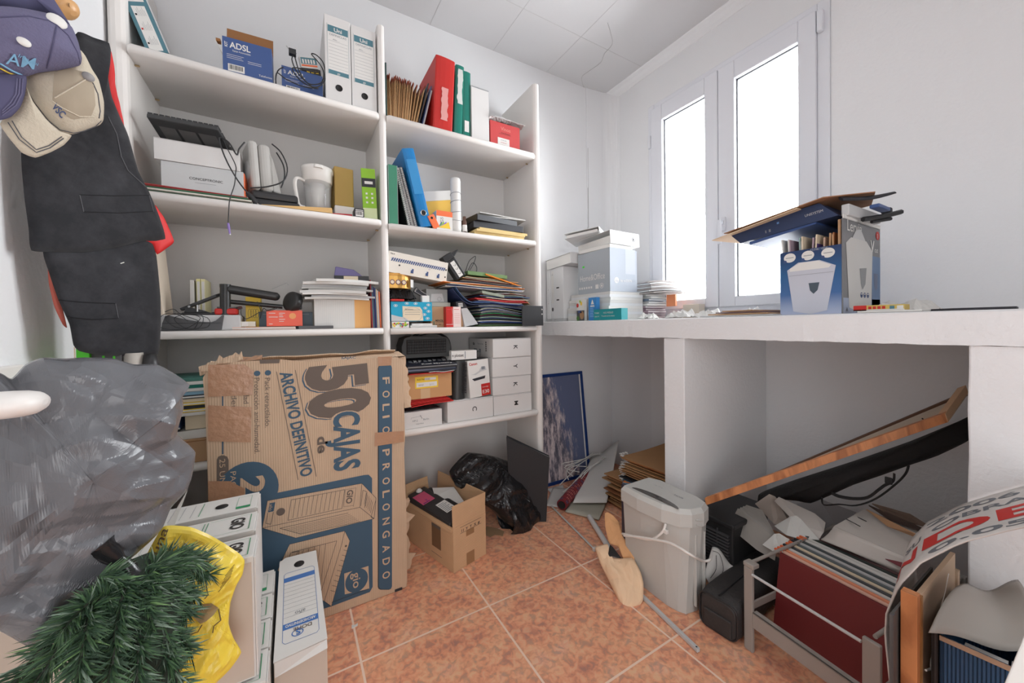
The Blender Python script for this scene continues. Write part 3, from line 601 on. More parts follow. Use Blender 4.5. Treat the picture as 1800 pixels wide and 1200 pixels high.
mb.rect(.0005, .14, .0565, .178, DK, F); mb.rect(.0005, .002, .0565, .05, pm('pale_lime', (196, 206, 160), .5), F); mb.rect(.012, .153, .045, .165, LBL, F, .0009)
for a in (.014, .036):
    for b in (.07, .09, .108): mb.rect(a, b, a+.008, b+.008, LBL, F, .0009)
tag(mb.build('lime_carton', bevel=.001), 'tall narrow lime green carton with black band at the right end of its shelf', 'box')
# ============================================================ right bay, second shelf (z 1.508)
z2r = 1.5085
def leanbox(name, label, cat, x0, x1, y0, y1, z0, h, mat, lean, extra=None, bevel=.001, group=None):
    mb = MB(); mb.M = rotax((x1 if lean > 0 else x0, y0, z0), lean, 'Y'); mb.box(x0, x1, y0, y1, z0, z0+h, mat)
    if extra: extra(mb, FR(x0, y0, z0), x1-x0, h)
    return tag(mb.build(name, bevel=bevel), label, cat, group)
def rimg(mb, F, w_, h): mb.line((.001, .002), (.001, h-.002), .002, SILV, F); mb.line((w_-.001, .002), (w_-.001, h-.002), .002, SILV, F)
leanbox('box_file', 'green metal-edged file upright against the divider on the second shelf of the right bay', 'binder', .376, .418, 1.70, 1.93, z2r, .262, pm('file_green', (58, 124, 98), .6), 0, rimg, .004)
def notebook(label, x0, y0, h, lean, cov, w_=.012):
    t = T('spiral_notebook', label, 'notebook', (x0, 1.8, z2r), 'spiral notebooks by the blue binder')
    M = rotax((x0, y0, z2r), lean, 'Y')
    mb = MB(); mb.M = M; mb.box(x0, x0+w_, y0+.006, y0+.2, z2r+.001, z2r+h, cov); mb.box(x0+.002, x0+w_-.002, y0+.0055, y0+.0065, z2r+.001, z2r+h-.001, PAPER); mb.build('cover', t)
    mb = MB(); mb.M = M
    n = int(h/.0085)
    for i in range(n):
        z = z2r+.006+i*.0085; mb.tube([(x0-.001, y0+.01, z), (x0+.001, y0+.001, z), (x0+w_/2, y0-.003, z), (x0+w_-.001, y0+.001, z), (x0+w_+.001, y0+.01, z)], .0017, SILV, n=5, sub=2)
    mb.build('spiral_binding', t)
notebook('leftmost spiral notebook with black cover leaning beside the green file', .466, 1.715, .255, radians(-12), BLACK, .014)
notebook('middle spiral notebook with dark maroon cover between two others', .482, 1.72, .27, radians(-13.5), pm('maroon_cover', (86, 30, 34), .5), .016)
notebook('spiral notebook with white wire directly against the blue binder', .499, 1.718, .275, radians(-14), pm('dark_brown_cover', (70, 40, 40), .5), .014)
def bl(mb, F, w_, h): mb.rect(.006, h*.42, w_-.006, h*.86, pm('blue_pocket', (52, 132, 186), .4), F, .0008)
binder('lever_arch_binder', 'bright blue lever arch binder leaning left with round finger ring', .52, .574, 1.70, .28, z2r+.001, .352, pm('bright_blue', (16, 112, 172), .4), radians(-13), bl, .062)
mb = MB(); yb = pm('yellow_carton', (226, 180, 82), .5); M_ = rotax((.565, 1.78, z2r), radians(-12), 'Y'); mb.M = M_
mb.box(.60, .76, 1.79, 1.89, z2r+.065, z2r+.148, yb); mb.box(.60, .76, 1.79, 1.89, z2r+.1482, z2r+.195, LBL); mb.box(.60, .76, 1.788, 1.89, z2r+.058, z2r+.0645, LINE)
tag(mb.build('yellow_carton', bevel=.001), 'yellow and white tilted carton between the blue binder and the white scroll', 'box')
sheet_stack('leaflet', 'leaflet', 'leaflets beneath the yellow carton', 'pale leaflet in the small pile beneath the tilted yellow carton', .60, .70, 1.79, 1.92, z2r, 5, .011, [GREYP, PAPER, DK, PAPER, GREYP], seed=8, rotj=.12)
def ink(mb, F, w_, h):
    mb.rect(0, h*.72, w_, h, ORANGE, F); mb.text('G5', w_*.42, h*.38, .022, LINE, F, al='l', rot=pi/2)
    for i, c in enumerate((TEAL, LIME, pm('violet_print', (120, 96, 190), .5), YEL)): mb.shape([(w_*.1, h*.1), (w_*(.3+.15*i), h*.45), (w_*(.4+.15*i), h*.1)], c, F, .0004+.0002*i)
t = T('ink_carton', 'white ink cartridge carton with rainbow print and an orange flap', 'box', (.63, 1.74, z2r))
mb = MB(); mb.box(.595, .675, 1.70, 1.76, z2r, z2r+.09, LBL); ink(mb, FR(.595, 1.70, z2r), .08, .09); mb.build('carton_body', t, bevel=.001)
mb = MB(); mb.M = rotax((.594, 1.70, z2r+.05), radians(-28), 'Y'); mb.box(.558, .592, 1.698, 1.704, z2r+.01, z2r+.075, ORANGE); mb.disc(.016, .05, .006, DARKHOLE, FR(.558, 1.698, z2r+.01)); mb.build('orange_hang_tab', t, bevel=.004)
t = T('rolled_paper', 'white paper roll tied with string standing upright at mid shelf', 'paper roll', (.702, 1.715, z2r))
mb = MB(); mb.lathe([(0, .001), (.024, .001), (.026, .02), (.0245, .14), (.025, .25), (.0225, .262), (.019, .262), (.018, .25), (0, .25)], LBL, c=(.702, 1.722, z2r)); mb.build('roll', t)
mb = MB()
for k, z in enumerate((.06, .10, .15, .185)):
    mb.tube([(.702+.0262*cos(a), 1.722+.0262*sin(a), z2r+z+.006*sin(a+k)) for a in [2*pi*i/14 for i in range(15)]], .0011, LINE, n=5, sub=1)
mb.build('string', t)
for k, (x, h, m_) in enumerate(((.748, .085, pm('brown_bottle', (92, 66, 56), .3)), (.764, .06, BLACK))):
    mb = MB(); mb.lathe([(0, .0005), (.012, .0005), (.012, h*.7), (.008, h*.8), (.008, h), (0, h)], m_, c=(x, 1.725+.03*k, z2r)); mb.lathe([(.0124, h*.12), (.0124, h*.5)], LBL, c=(x, 1.725+.03*k, z2r))
    tag(mb.build('small_bottle'), ('small brown labelled bottle right beside the upright paper roll', 'small black labelled bottle behind the brown one by the paper roll')[k], 'bottle')
zz = sheet_stack('padded_envelope', 'envelope', None, ['lowest pale yellow envelope under the black trays', 'middle pale yellow envelope under the black trays', 'topmost pale yellow envelope directly under the black trays'], .80, 1.09, 1.70, 1.93, z2r, 3, .012, pm('envelope_yellow', (206, 182, 126), .75, var=.05), seed=3, rotj=.06, sag=.0)
for k, (x0, x1, lb) in enumerate(((.80, 1.085, 'lower black plastic paper tray resting on the yellow envelopes'), (.79, 1.04, 'upper black plastic paper tray with papers lying on it'))):
    z = zz+.001+k*.034; t = T('paper_tray', lb, 'paper tray', (.94, 1.82, z)); mb = MB(); mb.M = rotz((.94, 1.82, 0), radians(-4+10*k))
    mb.box(x0, x1, 1.71, 1.93, z, z+.004, BLACK); mb.box(x0, x0+.004, 1.71, 1.93, z+.004, z+.03, BLACK); mb.box(x1-.004, x1, 1.71, 1.93, z+.004, z+.03, BLACK); mb.box(x0+.004, x1-.004, 1.926, 1.93, z+.004, z+.03, BLACK); mb.build('tray_base', t)
    mb = MB(); mb.M = rotz((.94, 1.82, 0), radians(-4+10*k)); mb.box(x0+.002, x1-.002, 1.706, 1.7098, z, z+.032-.004*k, pm('charcoal_plastic', (72, 74, 78), .4)); mb.build('front_lip', t, bevel=.0015)
sheet_stack('loose_paper', 'paper', None, ['loose paper on the black trays, lowest of three', 'loose paper on the black trays, middle of three', 'loose paper on the black trays, topmost of three'], .84, 1.12, 1.74, 1.93, zz+.074, 3, .004, PAPER, seed=9, rotj=.15)

# ============================================================ left bay, third shelf (z 1.048)
z3 = 1.0485
BRD = pm('cream_board', (208, 194, 176), .7, var=.04)
for k, (x, ln, y, hh) in enumerate(((-.452, 5, 1.80, .40), (-.437, 5, 1.76, .35), (-.421, 4, 1.74, .33))):
    mb = MB(); mb.M = rotax((x+.006, y, z3), radians(-ln), 'Y'); mb.box(x+.03, x+.037, y, y+.13, z3+.003, z3+hh, BRD)
    tag(mb.build('leaning_board', bevel=.001), ('tallest cream board leaning against the shelf side behind the vest', 'middle one of three cream boards leaning against the shelf side', 'rightmost of three cream boards leaning against the shelf side')[k], 'board')
for k, (x, c) in enumerate(((-.336, LBL), (-.317, pm('pale_yellow_spine', (204, 198, 140), .6)), (-.303, pm('pale_cream_spine', (210, 204, 160), .6)))):
    mb = MB(); mb.box(x, x+.0125, 1.86, 1.98, z3+.0002, z3+.20-.006*(k == 0), c); mb.box(x+.002, x+.0105, 1.8595, 1.8605, z3+.004, z3+.19, PAPER)
    tag(mb.build('thin_book'), ('thin white book upright next to the leaning boards', 'thin yellow book upright between a white and a cream one', 'thin cream book upright, right of the yellow one')[k], 'book')
t = T('desk_telephone_base', 'grey device with dark concave front panel at the left end of the third shelf', 'device', (-.29, 1.80, z3))
mb = MB(); mb.box(-.41, -.168, 1.722, 1.88, z3, z3+.056, GREYP); mb.build('housing', t, bevel=.003)
mb = MB(); F = FR(-.39, 1.7215, z3); pts = [(0, .002), (.004, .028), (.012, .052), (.022, .054)]+[(.022+.115*i/8, .054-.024*sin(pi*i/8*.5)) for i in range(1, 9)]+[(.15, .036), (.16, .046), (.168, .055), (.174, .055), (.166, .002)]
DG = pm('dark_grey_plastic', (74, 74, 76), .5); mb.plate(pts, .006, DG, F); mb.rect(.004, .026, .164, .028, BLACK, F, .0068); mb.build('front_panel', t)
mb = MB(); r = random.Random(4); pts = [Vector((-.36+.05*cos(i*1.3)+r.uniform(-.01, .01)+.004*i, 1.708+r.uniform(-.004, .006), z3+.035+.028*sin(i*1.3)+r.uniform(-.006, .006))) for i in range(17)]; mb.tube(pts, .0011, BLACK, n=5)
pts = [Q(*q, 1.712) for q in ((290, 548), (305, 543), (318, 552), (340, 560), (348, 565), (340, 578), (325, 576))]; mb.tube(pts, .0011, BLACK, n=5); tag(mb.build('thin_cable'), 'tangle of thin black wire hanging in front of the grey device', 'cable')
t = T('hole_punch', 'black metal hole punch with raised lever lying on the grey device', 'hole punch', (-.29, 1.78, z3+.057))
zt3 = z3+.0572
mb = MB(); mb.box(-.34, -.20, 1.745, 1.80, zt3, zt3+.008, BLACK); mb.hexa([(-.335, 1.75, zt3+.008), (-.26, 1.75, zt3+.008), (-.26, 1.79, zt3+.008), (-.335, 1.79, zt3+.008), (-.33, 1.75, zt3+.03), (-.29, 1.75, zt3+.02), (-.29, 1.79, zt3+.02), (-.33, 1.79, zt3+.03)], BLACK); mb.build('punch_base', t, bevel=.002)
mb = MB(); mb.M = rotax((-.34, 1.77, zt3+.02), radians(-27), 'Y'); mb.plate([(-.345, -.018), (-.30, -.022), (-.23, -.02), (-.215, -.01), (-.215, .01), (-.23, .02), (-.30, .022), (-.345, .018)], .008, BLACK, Matrix.Translation((0, 1.77, zt3+.018))); mb.build('lever', t, bevel=.003)
mb = MB(); mb.tube([(-.32, 1.748, zt3+.03), (-.32, 1.792, zt3+.03)], .004, SILV, sub=1); mb.tube([(-.297, 1.75, zt3+.012), (-.297, 1.75, zt3+.036)], .0025, SILV, sub=1); mb.build('pivot_pin', t)
mb = MB(); mb.M = rotax((-.25, 1.79, zt3), radians(-16), 'Y'); mb.box(-.262, -.17, 1.81, 1.82, zt3+.003, zt3+.015, BLACK); mb.box(-.18, -.165, 1.809, 1.821, zt3+.004, zt3+.014, pm('maroon_tip', (110, 50, 50), .5)); tag(mb.build('black_ruler', bevel=.001), 'slim black tool slanting up behind the red card reader', 'tool')
t = T('card_reader', 'red and grey plastic card reader lying on the grey device', 'card reader', (-.2, 1.76, zt3))
mb = MB(); mb.box(-.247, -.178, 1.735, 1.79, zt3+.0003, zt3+.024, RED); mb.build('red_shell', t, bevel=.006)
mb = MB(); mb.box(-.24, -.185, 1.74, 1.785, zt3+.0243, zt3+.03, DG); mb.build('grey_top', t, bevel=.002)
# monitor arm
ARM = pm('satin_black', (40, 40, 40), .38)
t = T('monitor_arm', 'black metal monitor arm with round end pad lying across the third shelf', 'monitor arm', (-.1, 1.76, z3))
mb = MB(); a = Q(396, 500, 1.75); b = Q(396, 566, 1.75); b.z = z3+.03; mb.tube([a, b], .0165, ARM, n=18, sub=1); mb.tube([a+Vector((0, 0, .001)), a+Vector((0, 0, -.012))], .0175, ARM, n=18, sub=1); mb.build('upright', t, bevel=.002)
mb = MB(); a = Q(402, 508, 1.75); b = Q(484, 521, 1.75); mb.tube([a, b], .0165, ARM, n=16, sub=1); mb.lathe([(0, .0165), (.008, .0145), (.0135, .009), (.0165, 0), (.0135, -.009), (.008, -.0145), (0, -.0165)], ARM, c=b, n=16); mb.build('upper_arm', t)
mb = MB(); a = Q(404, 530, 1.76); b = Q(497, 539, 1.76); mb.tube([a, b], .0085, ARM, n=10, sub=1); mb.build('lower_bar', t)
mb = MB(); c = Q(513, 530, 1.745); mb.lathe([(0, .012), (.030, .012), (.038, .010), (.041, .004), (.041, -.016), (.036, -.02), (.033, -.014), (0, -.012)], ARM, M=Matrix.Translation(c) @ Matrix.Rotation(radians(38), 4, 'Z') @ Matrix.Rotation(radians(-78), 4, 'Y') @ Matrix.Scale(1.0, 4), n=24); mb.build('end_pad', t)
mb = MB(); mb.box(c.x+.01, c.x+.035, 1.74, 1.76, c.z-.03, c.z+.03, ARM); mb.build('bracket', t, bevel=.003)
mb = MB(); p = Q
mb.tube([p(424, 540, 1.735), p(424, 552, 1.73), p(432, 560, 1.728), p(445, 555, 1.728), p(458, 548, 1.728), p(478, 545, 1.73), p(494, 538, 1.735)], .0013, BLACK, n=5)
mb.tube([p(452, 530, 1.73), p(458, 545, 1.728), p(457, 560, 1.73), p(463, 542, 1.728), p(470, 545, 1.728), p(487, 540, 1.735)], .0013, BLACK, n=5)
tag(mb.build('thin_cable'), 'thin black wire looped below the monitor arm by the yellow packet', 'cable')
mb = MB(); mb.tube([p(478, 508, 1.83), p(504, 497, 1.83), p(507, 501, 1.83)], .0012, SILV, n=5, sub=1); tag(mb.build('bent_wire'), 'thin bent wire hook rising behind the monitor arm', 'wire')
mb = MB(); mb.M = rotax((-.13, 1.79, z3), radians(0), 'Y'); mb.box(-.158, -.108, 1.80, 1.87, z3+.0003, z3+.13, YEL); F = FR(-.158, 1.80, z3)
for i in range(4): mb.ring(.013+.008*i, .065, .006, .001, DK, F, ry=.018)
tag(mb.build('yellow_packet', bevel=.001), 'small yellow paper clip packet standing behind the black monitor arm', 'packet')
mb = MB(); mb.M = rotz((-.15, 1.75, 0), radians(-3)); mb.box(-.168, -.122, 1.735, 1.76, z3+.0125, z3+.032, pm('clear_case', (206, 200, 184), .15)); mb.box(-.165, -.145, 1.7345, 1.7355, z3+.015, z3+.03, LBL); tag(mb.build('clear_case', bevel=.002), 'tiny clear plastic case on the pale pink papers', 'case')
t = T('dark_teal_box', 'dark teal flat box standing behind the orange-red printed box', 'box', (-.02, 1.79, z3))
mb = MB(); mb.box(-.113, .073, 1.765, 1.80, z3+.0003, z3+.07, pm('dark_teal', (56, 74, 84), .5)); mb.build('box_body', t, bevel=.001)
mb = MB(); mb.box(-.10, .06, 1.764, 1.7648, z3+.06, z3+.062, LINE); mb.build('lid_seam', t)
t = T('orange_box', 'orange-red printed box with sunburst in front of the dark teal box', 'box', (-.03, 1.74, z3+.012))
mb = MB(); mb.box(-.087, .035, 1.73, 1.763, z3+.0125, z3+.075, pm('orange_red', (220, 92, 70), .5)); F = FR(-.087, 1.73, z3+.0125)
for x, y, w_ in ((.008, .05, .022), (.008, .035, .03), (.042, .05, .02), (.042, .043, .012), (.042, .036, .014), (.042, .026, .02), (.042, .018, .016), (.008, .008, .012)): mb.rect(x, y, x+w_, y+.0022, LBL, F)
mb.disc(.088, .04, .012, pm('sun_orange', (236, 150, 92), .5), F); mb.build('box_body', t, bevel=.001)
PINK = pm('pink_paper', (216, 182, 168), .8)
sheet_stack('paper_sheaf', 'papers', None, ['lowest pale pink paper sheaf below the orange-red box', 'middle pale pink paper sheaf below the orange-red box', 'topmost pale pink paper sheaf below the orange-red box'], -.19, .01, 1.695, 1.80, z3, 3, .0034, [PINK, PAPER, PINK], seed=12, jit=.006)
mb = MB(); mb.box(.02, .145, 1.70, 1.73, z3+.0003, z3+.0125, DG); tag(mb.build('flat_bar', bevel=.001), 'flat dark grey bar at the shelf edge before the white ream box', 'bar')
t = T('ream_box', 'white corrugated box with an orange right third, paper heaped on top', 'box', (.18, 1.8, z3))
mb = MB(); mb.box(.078, .232, 1.735, 1.93, z3+.0003, z3+.122, LBL); F = FR(.078, 1.735, z3)
for i in range(22): mb.line((.003+i*.007, .003), (.003+i*.007, .119), .0008, GREYP, F)
mb.build('white_side', t)
mb = MB(); mb.box(.2323, .297, 1.735, 1.93, z3+.0003, z3+.122, pm('light_orange', (224, 170, 104), .6)); mb.build('orange_side', t)
zp = sheet_stack('newspaper_sheaf', 'papers', 'papers heaped on the ream box', 'grey-white sheaf in the untidy paper heap on the white and orange box', .055, .30, 1.70, 1.93, z3+.1232, 9, .0085, [PAPER, GREYP, LBL, PAPER, pm('newsprint', (176, 174, 170), .85, var=.08)], seed=21, jit=.022, rotj=.14, sag=.004)
t = T('stapler', 'purple and black desk stapler box on top of the paper heap', 'stapler', (.23, 1.8, zp))
VIO = pm('purple_plastic', (104, 96, 140), .45)
mb = MB(); mb.M = rotz((.23, 1.8, 0), radians(-12)); mb.hexa([(.165, 1.745, zp+.01), (.305, 1.745, zp+.002), (.305, 1.83, zp+.002), (.165, 1.83, zp+.01), (.172, 1.75, zp+.062), (.245, 1.75, zp+.05), (.245, 1.825, zp+.05), (.172, 1.825, zp+.062)], VIO); mb.build('cover', t, bevel=.004)
mb = MB(); mb.M = rotz((.23, 1.8, 0), radians(-12)); mb.box(.168, .306, 1.742, 1.745, zp+.0005, zp+.022, BLACK); mb.box(.205, .262, 1.741, 1.7421, zp+.004, zp+.02, CREAM); mb.build('front_band', t)
cols = [pm('dark_red_file', (140, 44, 52), .5), TEAL, pm('indigo_file', (62, 58, 110), .5), NAVY, CREAM, LBL, ORANGE]
for k, m_ in enumerate(cols):
    x = .300+k*.0058; mb = MB(); mb.M = rotax((x+.003, 1.72, z3), radians(-1.5), 'Y') ; mb.box(x, x+.0045, 1.72+.003*(k % 3), 1.93, z3+.0005, z3+.19-.005*k+.02*(k == 0), m_)
    tag(mb.build('document_file'), ['dark red', 'teal', 'indigo', 'navy', 'cream', 'white', 'orange'][k]+' thin file upright between the ream box and the divider', 'file')

# ============================================================ right bay, third shelf (z 1.046)
z3r = 1.0465
mb = MB(); mb.box(.378, .565, 1.70, 1.80, z3r+.03, z3r+.118, pm('cyan_pack', (30, 152, 186), .35)); F = FR(.378, 1.70, z3r+.03)
mb.shape([(.05, .002), (.145, .002), (.14, .05), (.13, .065), (.05, .068)], CREAM, F, .0006)
for (x, y) in ((.02, .07), (.155, .06), (.17, .075), (.15, .03), (.17, .045), (.165, .012), (.11, .08), (.07, .08)): mb.ring(x, y, .009, .0015, LBL, F, ry=.006); mb.disc(x, y, .004, LBL, F, ry=.003)
mb.shape([(0, .0), (0, .03), (.03, .022), (.06, .016), (.075, .006), (.06, 0)], GREYP, F, .0009)
for i in range(3): mb.rect(.06, .03+.01*i, .13, .0315+.01*i, LINE, F, .001)
mb.text('Scottex', .062, .05, .012, LINE, F, dz=.001); mb.ring(.095, .03, .045, .0009, LINE, F, dz=.0012, ry=.034)
tag(mb.build('tissue_pack', bevel=.008), 'cyan and cream wrapped tissue pack with white ovals, left end of shelf', 'tissue pack')
mb = MB(); mb.box(.38, .455, 1.695, 1.78, z3r+.0003, z3r+.028, LBL); F = FR(.38, 1.695, z3r); r = random.Random(6)
for i in range(26): mb.disc(r.uniform(.004, .071), r.uniform(.004, .024), .004, [RED, LIME, YEL, TEAL][i % 4], F, n=6, dz=.0006+.0001*i)
tag(mb.build('sticker_pack', bevel=.001), 'small pack speckled with coloured stickers beneath the cyan tissue pack', 'packet')
mb = MB(); mb.box(.462, .585, 1.692, 1.78, z3r+.0003, z3r+.01, LBL); mb.box(.47, .565, 1.70, 1.78, z3r+.0105, z3r+.019, WHITE); mb.box(.463, .584, 1.6915, 1.692, z3r+.004, z3r+.0055, LINE)
tag(mb.build('flat_case', bevel=.001), 'flat white case lying at the shelf edge under the tissue pack', 'case')
BAGB = pm('black_film', (34, 34, 36), .28)
mb = MB(); crumple(mb, .376, .50, 1.72, 1.92, z3r+.12, z3r+.176, BAGB, 7, amp=.016); mb.box(.378, .495, 1.73, 1.9, z3r+.118, z3r+.125, BAGB); tag(mb.build('folded_black_bag'), 'folded black plastic bag squeezed between tissue pack and gold tin', 'bag')
mb = MB(); mb.box(.378, .435, 1.69, 1.72, z3r+.119, z3r+.129, RED); tag(mb.build('red_marker', bevel=.003), 'red marker lying on the cyan tissue pack', 'marker')
t = T('gold_tin', 'gold oval tin with three round pictures under the long white carton', 'tin', (.42, 1.79, z3r+.18))
GOLD = pm('gold_metal', (204, 158, 84), .3, .6); mb = MB(); n = 24
pts = [(.415+.072*cos(2*pi*i/n), .055*sin(2*pi*i/n)) for i in range(n)]; pts = [(max(.377, p_[0]), p_[1]) for p_ in pts]
mb.plate(pts, .055, GOLD, Matrix.Translation((0, 1.775, z3r+.181)), smooth=False); mb.build('tin_body', t)
mb = MB(); mb.plate([(p_[0], p_[1]*1.02) for p_ in pts], .012, pm('gold_lid', (190, 140, 70), .35, .5), Matrix.Translation((0, 1.775, z3r+.2365))); mb.build('lid', t)
mb = MB(); F = FR(.378, 1.7185, z3r+.181)
for i in range(3): mb.disc(.012+.026*i, .026, .0115, pm('plum_print', (96, 60, 84), .5), F); mb.disc(.012+.026*i, .026, .008, CREAM, F, .001)
mb.M = rotz((.452, 1.72, 0), radians(30)); mb.box(.472, .49, 1.712, 1.7128, z3r+.186, z3r+.222, LBL); mb.build('printed_pictures', t)
# long white carton with blue rope print
t = T('long_white_carton', 'long white carton with blue rope print lying tilted above the gold tin', 'box', (.52, 1.8, z3r+.25))
a = Q(684, 440, 1.72); b = Q(788, 462, 1.72); L_ = (b-a).length; ang = math.atan2(b.z-a.z, b.x-a.x)
mb = MB(); mb.M = Matrix.Translation((a.x, 1.72, a.z)) @ Matrix.Rotation(-ang, 4, 'Y'); mb.box(0, L_, 0, .18, -.095, 0, pm('carton_white', (216, 210, 200), .6)); F = FR(0, 0, -.095)
mb.text('TN-3', .006, .081, .009, INK, F, bold=.02)
for i in range(26):
    x = .012+i*.0098; mb.shape([(x, .052), (x+.006, .052), (x+.0125, .068), (x+.0065, .068)], NAVY, F); mb.shape([(x+.005, .053), (x+.0065, .053), (x+.0005, .067), (x-.001, .067)], pm('rope_blue', (90, 122, 170), .6), F, .0008)
for x in (.105, .175, .23): mb.rect(x, .012, x+.013, .033, NAVY, F, .0007); mb.disc(x+.0, .030, .005, LBL, F, .001); mb.rect(x-.003, .008, x+.012, .012, CREAM, F, .0009)
mb.text('Nº', .187, .042, .008, pm('violet_print2', (150, 130, 170), .6), F); mb.disc(.052, .038, .004, INK, F)
mb.rect(L_-.012, .02, L_-.006, .027, INK, F); mb.rect(L_-.012, .055, L_-.004, .062, INK, F); mb.build('carton_body', t, bevel=.001)
# adapters and clear boxes in the middle
mb = MB(); mb.M = rotax((.5, 1.75, z3r+.119), radians(30), 'Y'); mb.box(.47, .535, 1.74, 1.765, z3r+.16, z3r+.18, SILV); mb.box(.475, .53, 1.739, 1.7398, z3r+.163, z3r+.177, DK); tag(mb.build('silver_gadget', bevel=.004), 'slanted silver and black gadget in the gap above the tissue pack', 'gadget')
mb = MB(); mb.box(.525, .56, 1.72, 1.745, z3r+.119, z3r+.15, WP); mb.tube([(.49, 1.715, z3r+.125), (.48, 1.71, z3r+.16), (.495, 1.712, z3r+.185), (.515, 1.715, z3r+.17), (.54, 1.716, z3r+.15)], .002, BLACK, n=5); tag(mb.build('white_charger', bevel=.002), 'small white charger block with black lead above the tissue pack', 'charger')
GB = pm('grey_green_box', (156, 156, 146), .6)
mb = MB(); mb.box(.568, .672, 1.74, 1.84, z3r+.10, z3r+.120, GB); mb.box(.558, .665, 1.76, 1.84, z3r+.1205, z3r+.186, pm('translucent_grey', (146, 148, 146), .4)); F = FR(.558, 1.76, z3r+.12); mb.shape([(.02, .005), (.09, .005), (.08, .045), (.025, .042)], GREYP, F); mb.ring(.065, .018, .01, .0012, LINE, F)
tag(mb.build('translucent_box', bevel=.001), 'translucent grey-green lidded box standing on the kraft carton', 'box')
mb = MB(); mb.box(.569, .735, 1.735, 1.86, z3r+.0003, z3r+.099, KRAFT); F = FR(.569, 1.735, z3r); mb.text('MINOLTA', .024, .028, .013, INK, F, bold=.02, fit=.055); mb.rect(.024, .024, .066, .0255, INK, F); mb.text('EP 780 / 7801', .024, .01, .009, INK, F, fit=.055); mb.rect(.014, .008, .018, .03, GREEN, F)
tag(mb.build('minolta_carton', bevel=.001), 'kraft carton with MINOLTA print behind the narrow red and white box', 'box')
mb = MB(); mb.box(.632, .668, 1.695, 1.73, z3r+.0003, z3r+.098, RED); mb.box(.6682, .708, 1.695, 1.73, z3r+.0003, z3r+.098, pm('pinkish_white', (222, 200, 196), .5)); F = FR(.632, 1.695, z3r)
mb.line((.004, .085), (.024, .085), .003, CRIM, F); mb.line((.04, .085), (.066, .085), .002, CRIM, F); mb.line((.03, .01), (.034, .06), .0012, LBL, F); mb.line((.034, .06), (.03, .09), .0012, LBL, F)
for i in range(6): mb.line((.042, .02+.009*i), (.07, .02+.009*i), .0008, CRIM, F)
mb.rect(.0, .012, .074, .0135, LBL, F, .0008)
tag(mb.build('red_white_box', bevel=.001), 'narrow red and white box in front of the kraft MINOLTA carton', 'box')
t = T('grey_software_box', 'grey and white box with black top leaning right, against the folder pile', 'box', (.78, 1.78, z3r))
mb = MB(); mb.M = rotax((.738, 1.74, z3r), radians(-6), 'Y'); mb.hexa([(.738, 1.72, z3r), (.812, 1.72, z3r+.006), (.812, 1.84, z3r+.006), (.738, 1.84, z3r), (.730, 1.72, z3r+.092), (.762, 1.72, z3r+.092), (.762, 1.84, z3r+.092), (.730, 1.84, z3r+.092)], pm('silver_grey_card', (176, 176, 176), .5)); mb.build('box_body', t)
mb = MB(); mb.M = rotax((.738, 1.74, z3r), radians(-6), 'Y'); mb.hexa([(.710, 1.718, z3r+.093), (.763, 1.718, z3r+.093), (.763, 1.84, z3r+.093), (.710, 1.84, z3r+.093), (.705, 1.718, z3r+.128), (.745, 1.718, z3r+.13), (.745, 1.84, z3r+.13), (.705, 1.84, z3r+.128)], DK)
F = FR(.71, 1.7178, z3r+.093)
for i in range(3): mb.rect(.006, .008+.007*i, .03, .012+.007*i, LBL, F)
mb.build('black_top', t)
# the heap of folders
def bent(name, label, cat, x0, x1, y0, y1, zf, th, mat, group=None, a=0, nx=12):
    """one sheet-like folder whose height follows zf(u)"""
    mb = MB(); cx, cy = (x0+x1)/2, (y0+y1)/2; mb.M = rotz((cx, cy, 0), a); vs = []
    for s_ in (0, 1):
        for y in (y0, y1):
            for i in range(nx): u = i/(nx-1); vs.append((x0+(x1-x0)*u, y, zf(u)+s_*th))
    fs = []; n = nx
    for i in range(nx-1): fs += [(i, n+i, n+i+1, i+1), (2*n+i, 2*n+i+1, 3*n+i+1, 3*n+i), (i, i+1, 2*n+i+1, 2*n+i), (n+i+1, n+i, 3*n+i, 3*n+i+1)]
    fs += [(0, 2*n, 3*n, n), (n-1, 2*n-1, 4*n-1, 3*n-1)]
    mb.add(vs, fs, mat); o = mb.build(name); tag(o, label, cat, group); return o
HC = {'dark green': (58, 74, 56), 'pale green': (132, 156, 138), 'navy': (46, 58, 96), 'black': (34, 34, 38), 'moss green': (84, 118, 60), 'royal blue': (44, 70, 128), 'cream': (206, 198, 180), 'grey-green': (140, 148, 132), 'bright red': (196, 52, 52), 'dark maroon': (92, 42, 44), 'white': (206, 204, 200), 'orange': (216, 122, 48), 'kraft': (178, 142, 104), 'slate': (84, 88, 98), 'leaf green': (46, 132, 76), 'steel blue': (72, 96, 132)}
HM = {k: pm('heap_'+k.replace(' ', '_'), c, .6, var=.05) for k, c in HC.items()}
low = ['moss green', 'dark green', 'black', 'royal blue', 'white', 'dark green', 'navy', 'pale green', 'black', 'dark maroon', 'leaf green', 'slate', 'cream', 'navy', 'white', 'grey-green']
r = random.Random(11); n = len(low)
for k, c in enumerate(low):
    f = k/(n-1); h1 = .002+f*.085
    zf = (lambda h1, f: lambda u: z3r+h1*(1-.25*u)+.0008+.02*f*sin(u*3.0)*exp(-2*u)*2*(1 if u > .0 else 1))(h1, f)
    bent('document_folder', c+' folder in the lower half of the sagging folder heap, '+('front layer' if k % 2 else 'deeper layer'), 'folder', .815+.012*f+r.uniform(-.006, .006), 1.10+r.uniform(-.02, .03), 1.715+r.uniform(-.008, .01), 1.92, zf, .0034, HM[c], 'folders in the lower heap')
mid = ['navy', 'white', 'slate', 'navy', 'royal blue', 'white', 'bright red', 'bright red', 'cream', 'dark maroon', 'steel blue', 'grey-green', 'dark maroon', 'white']
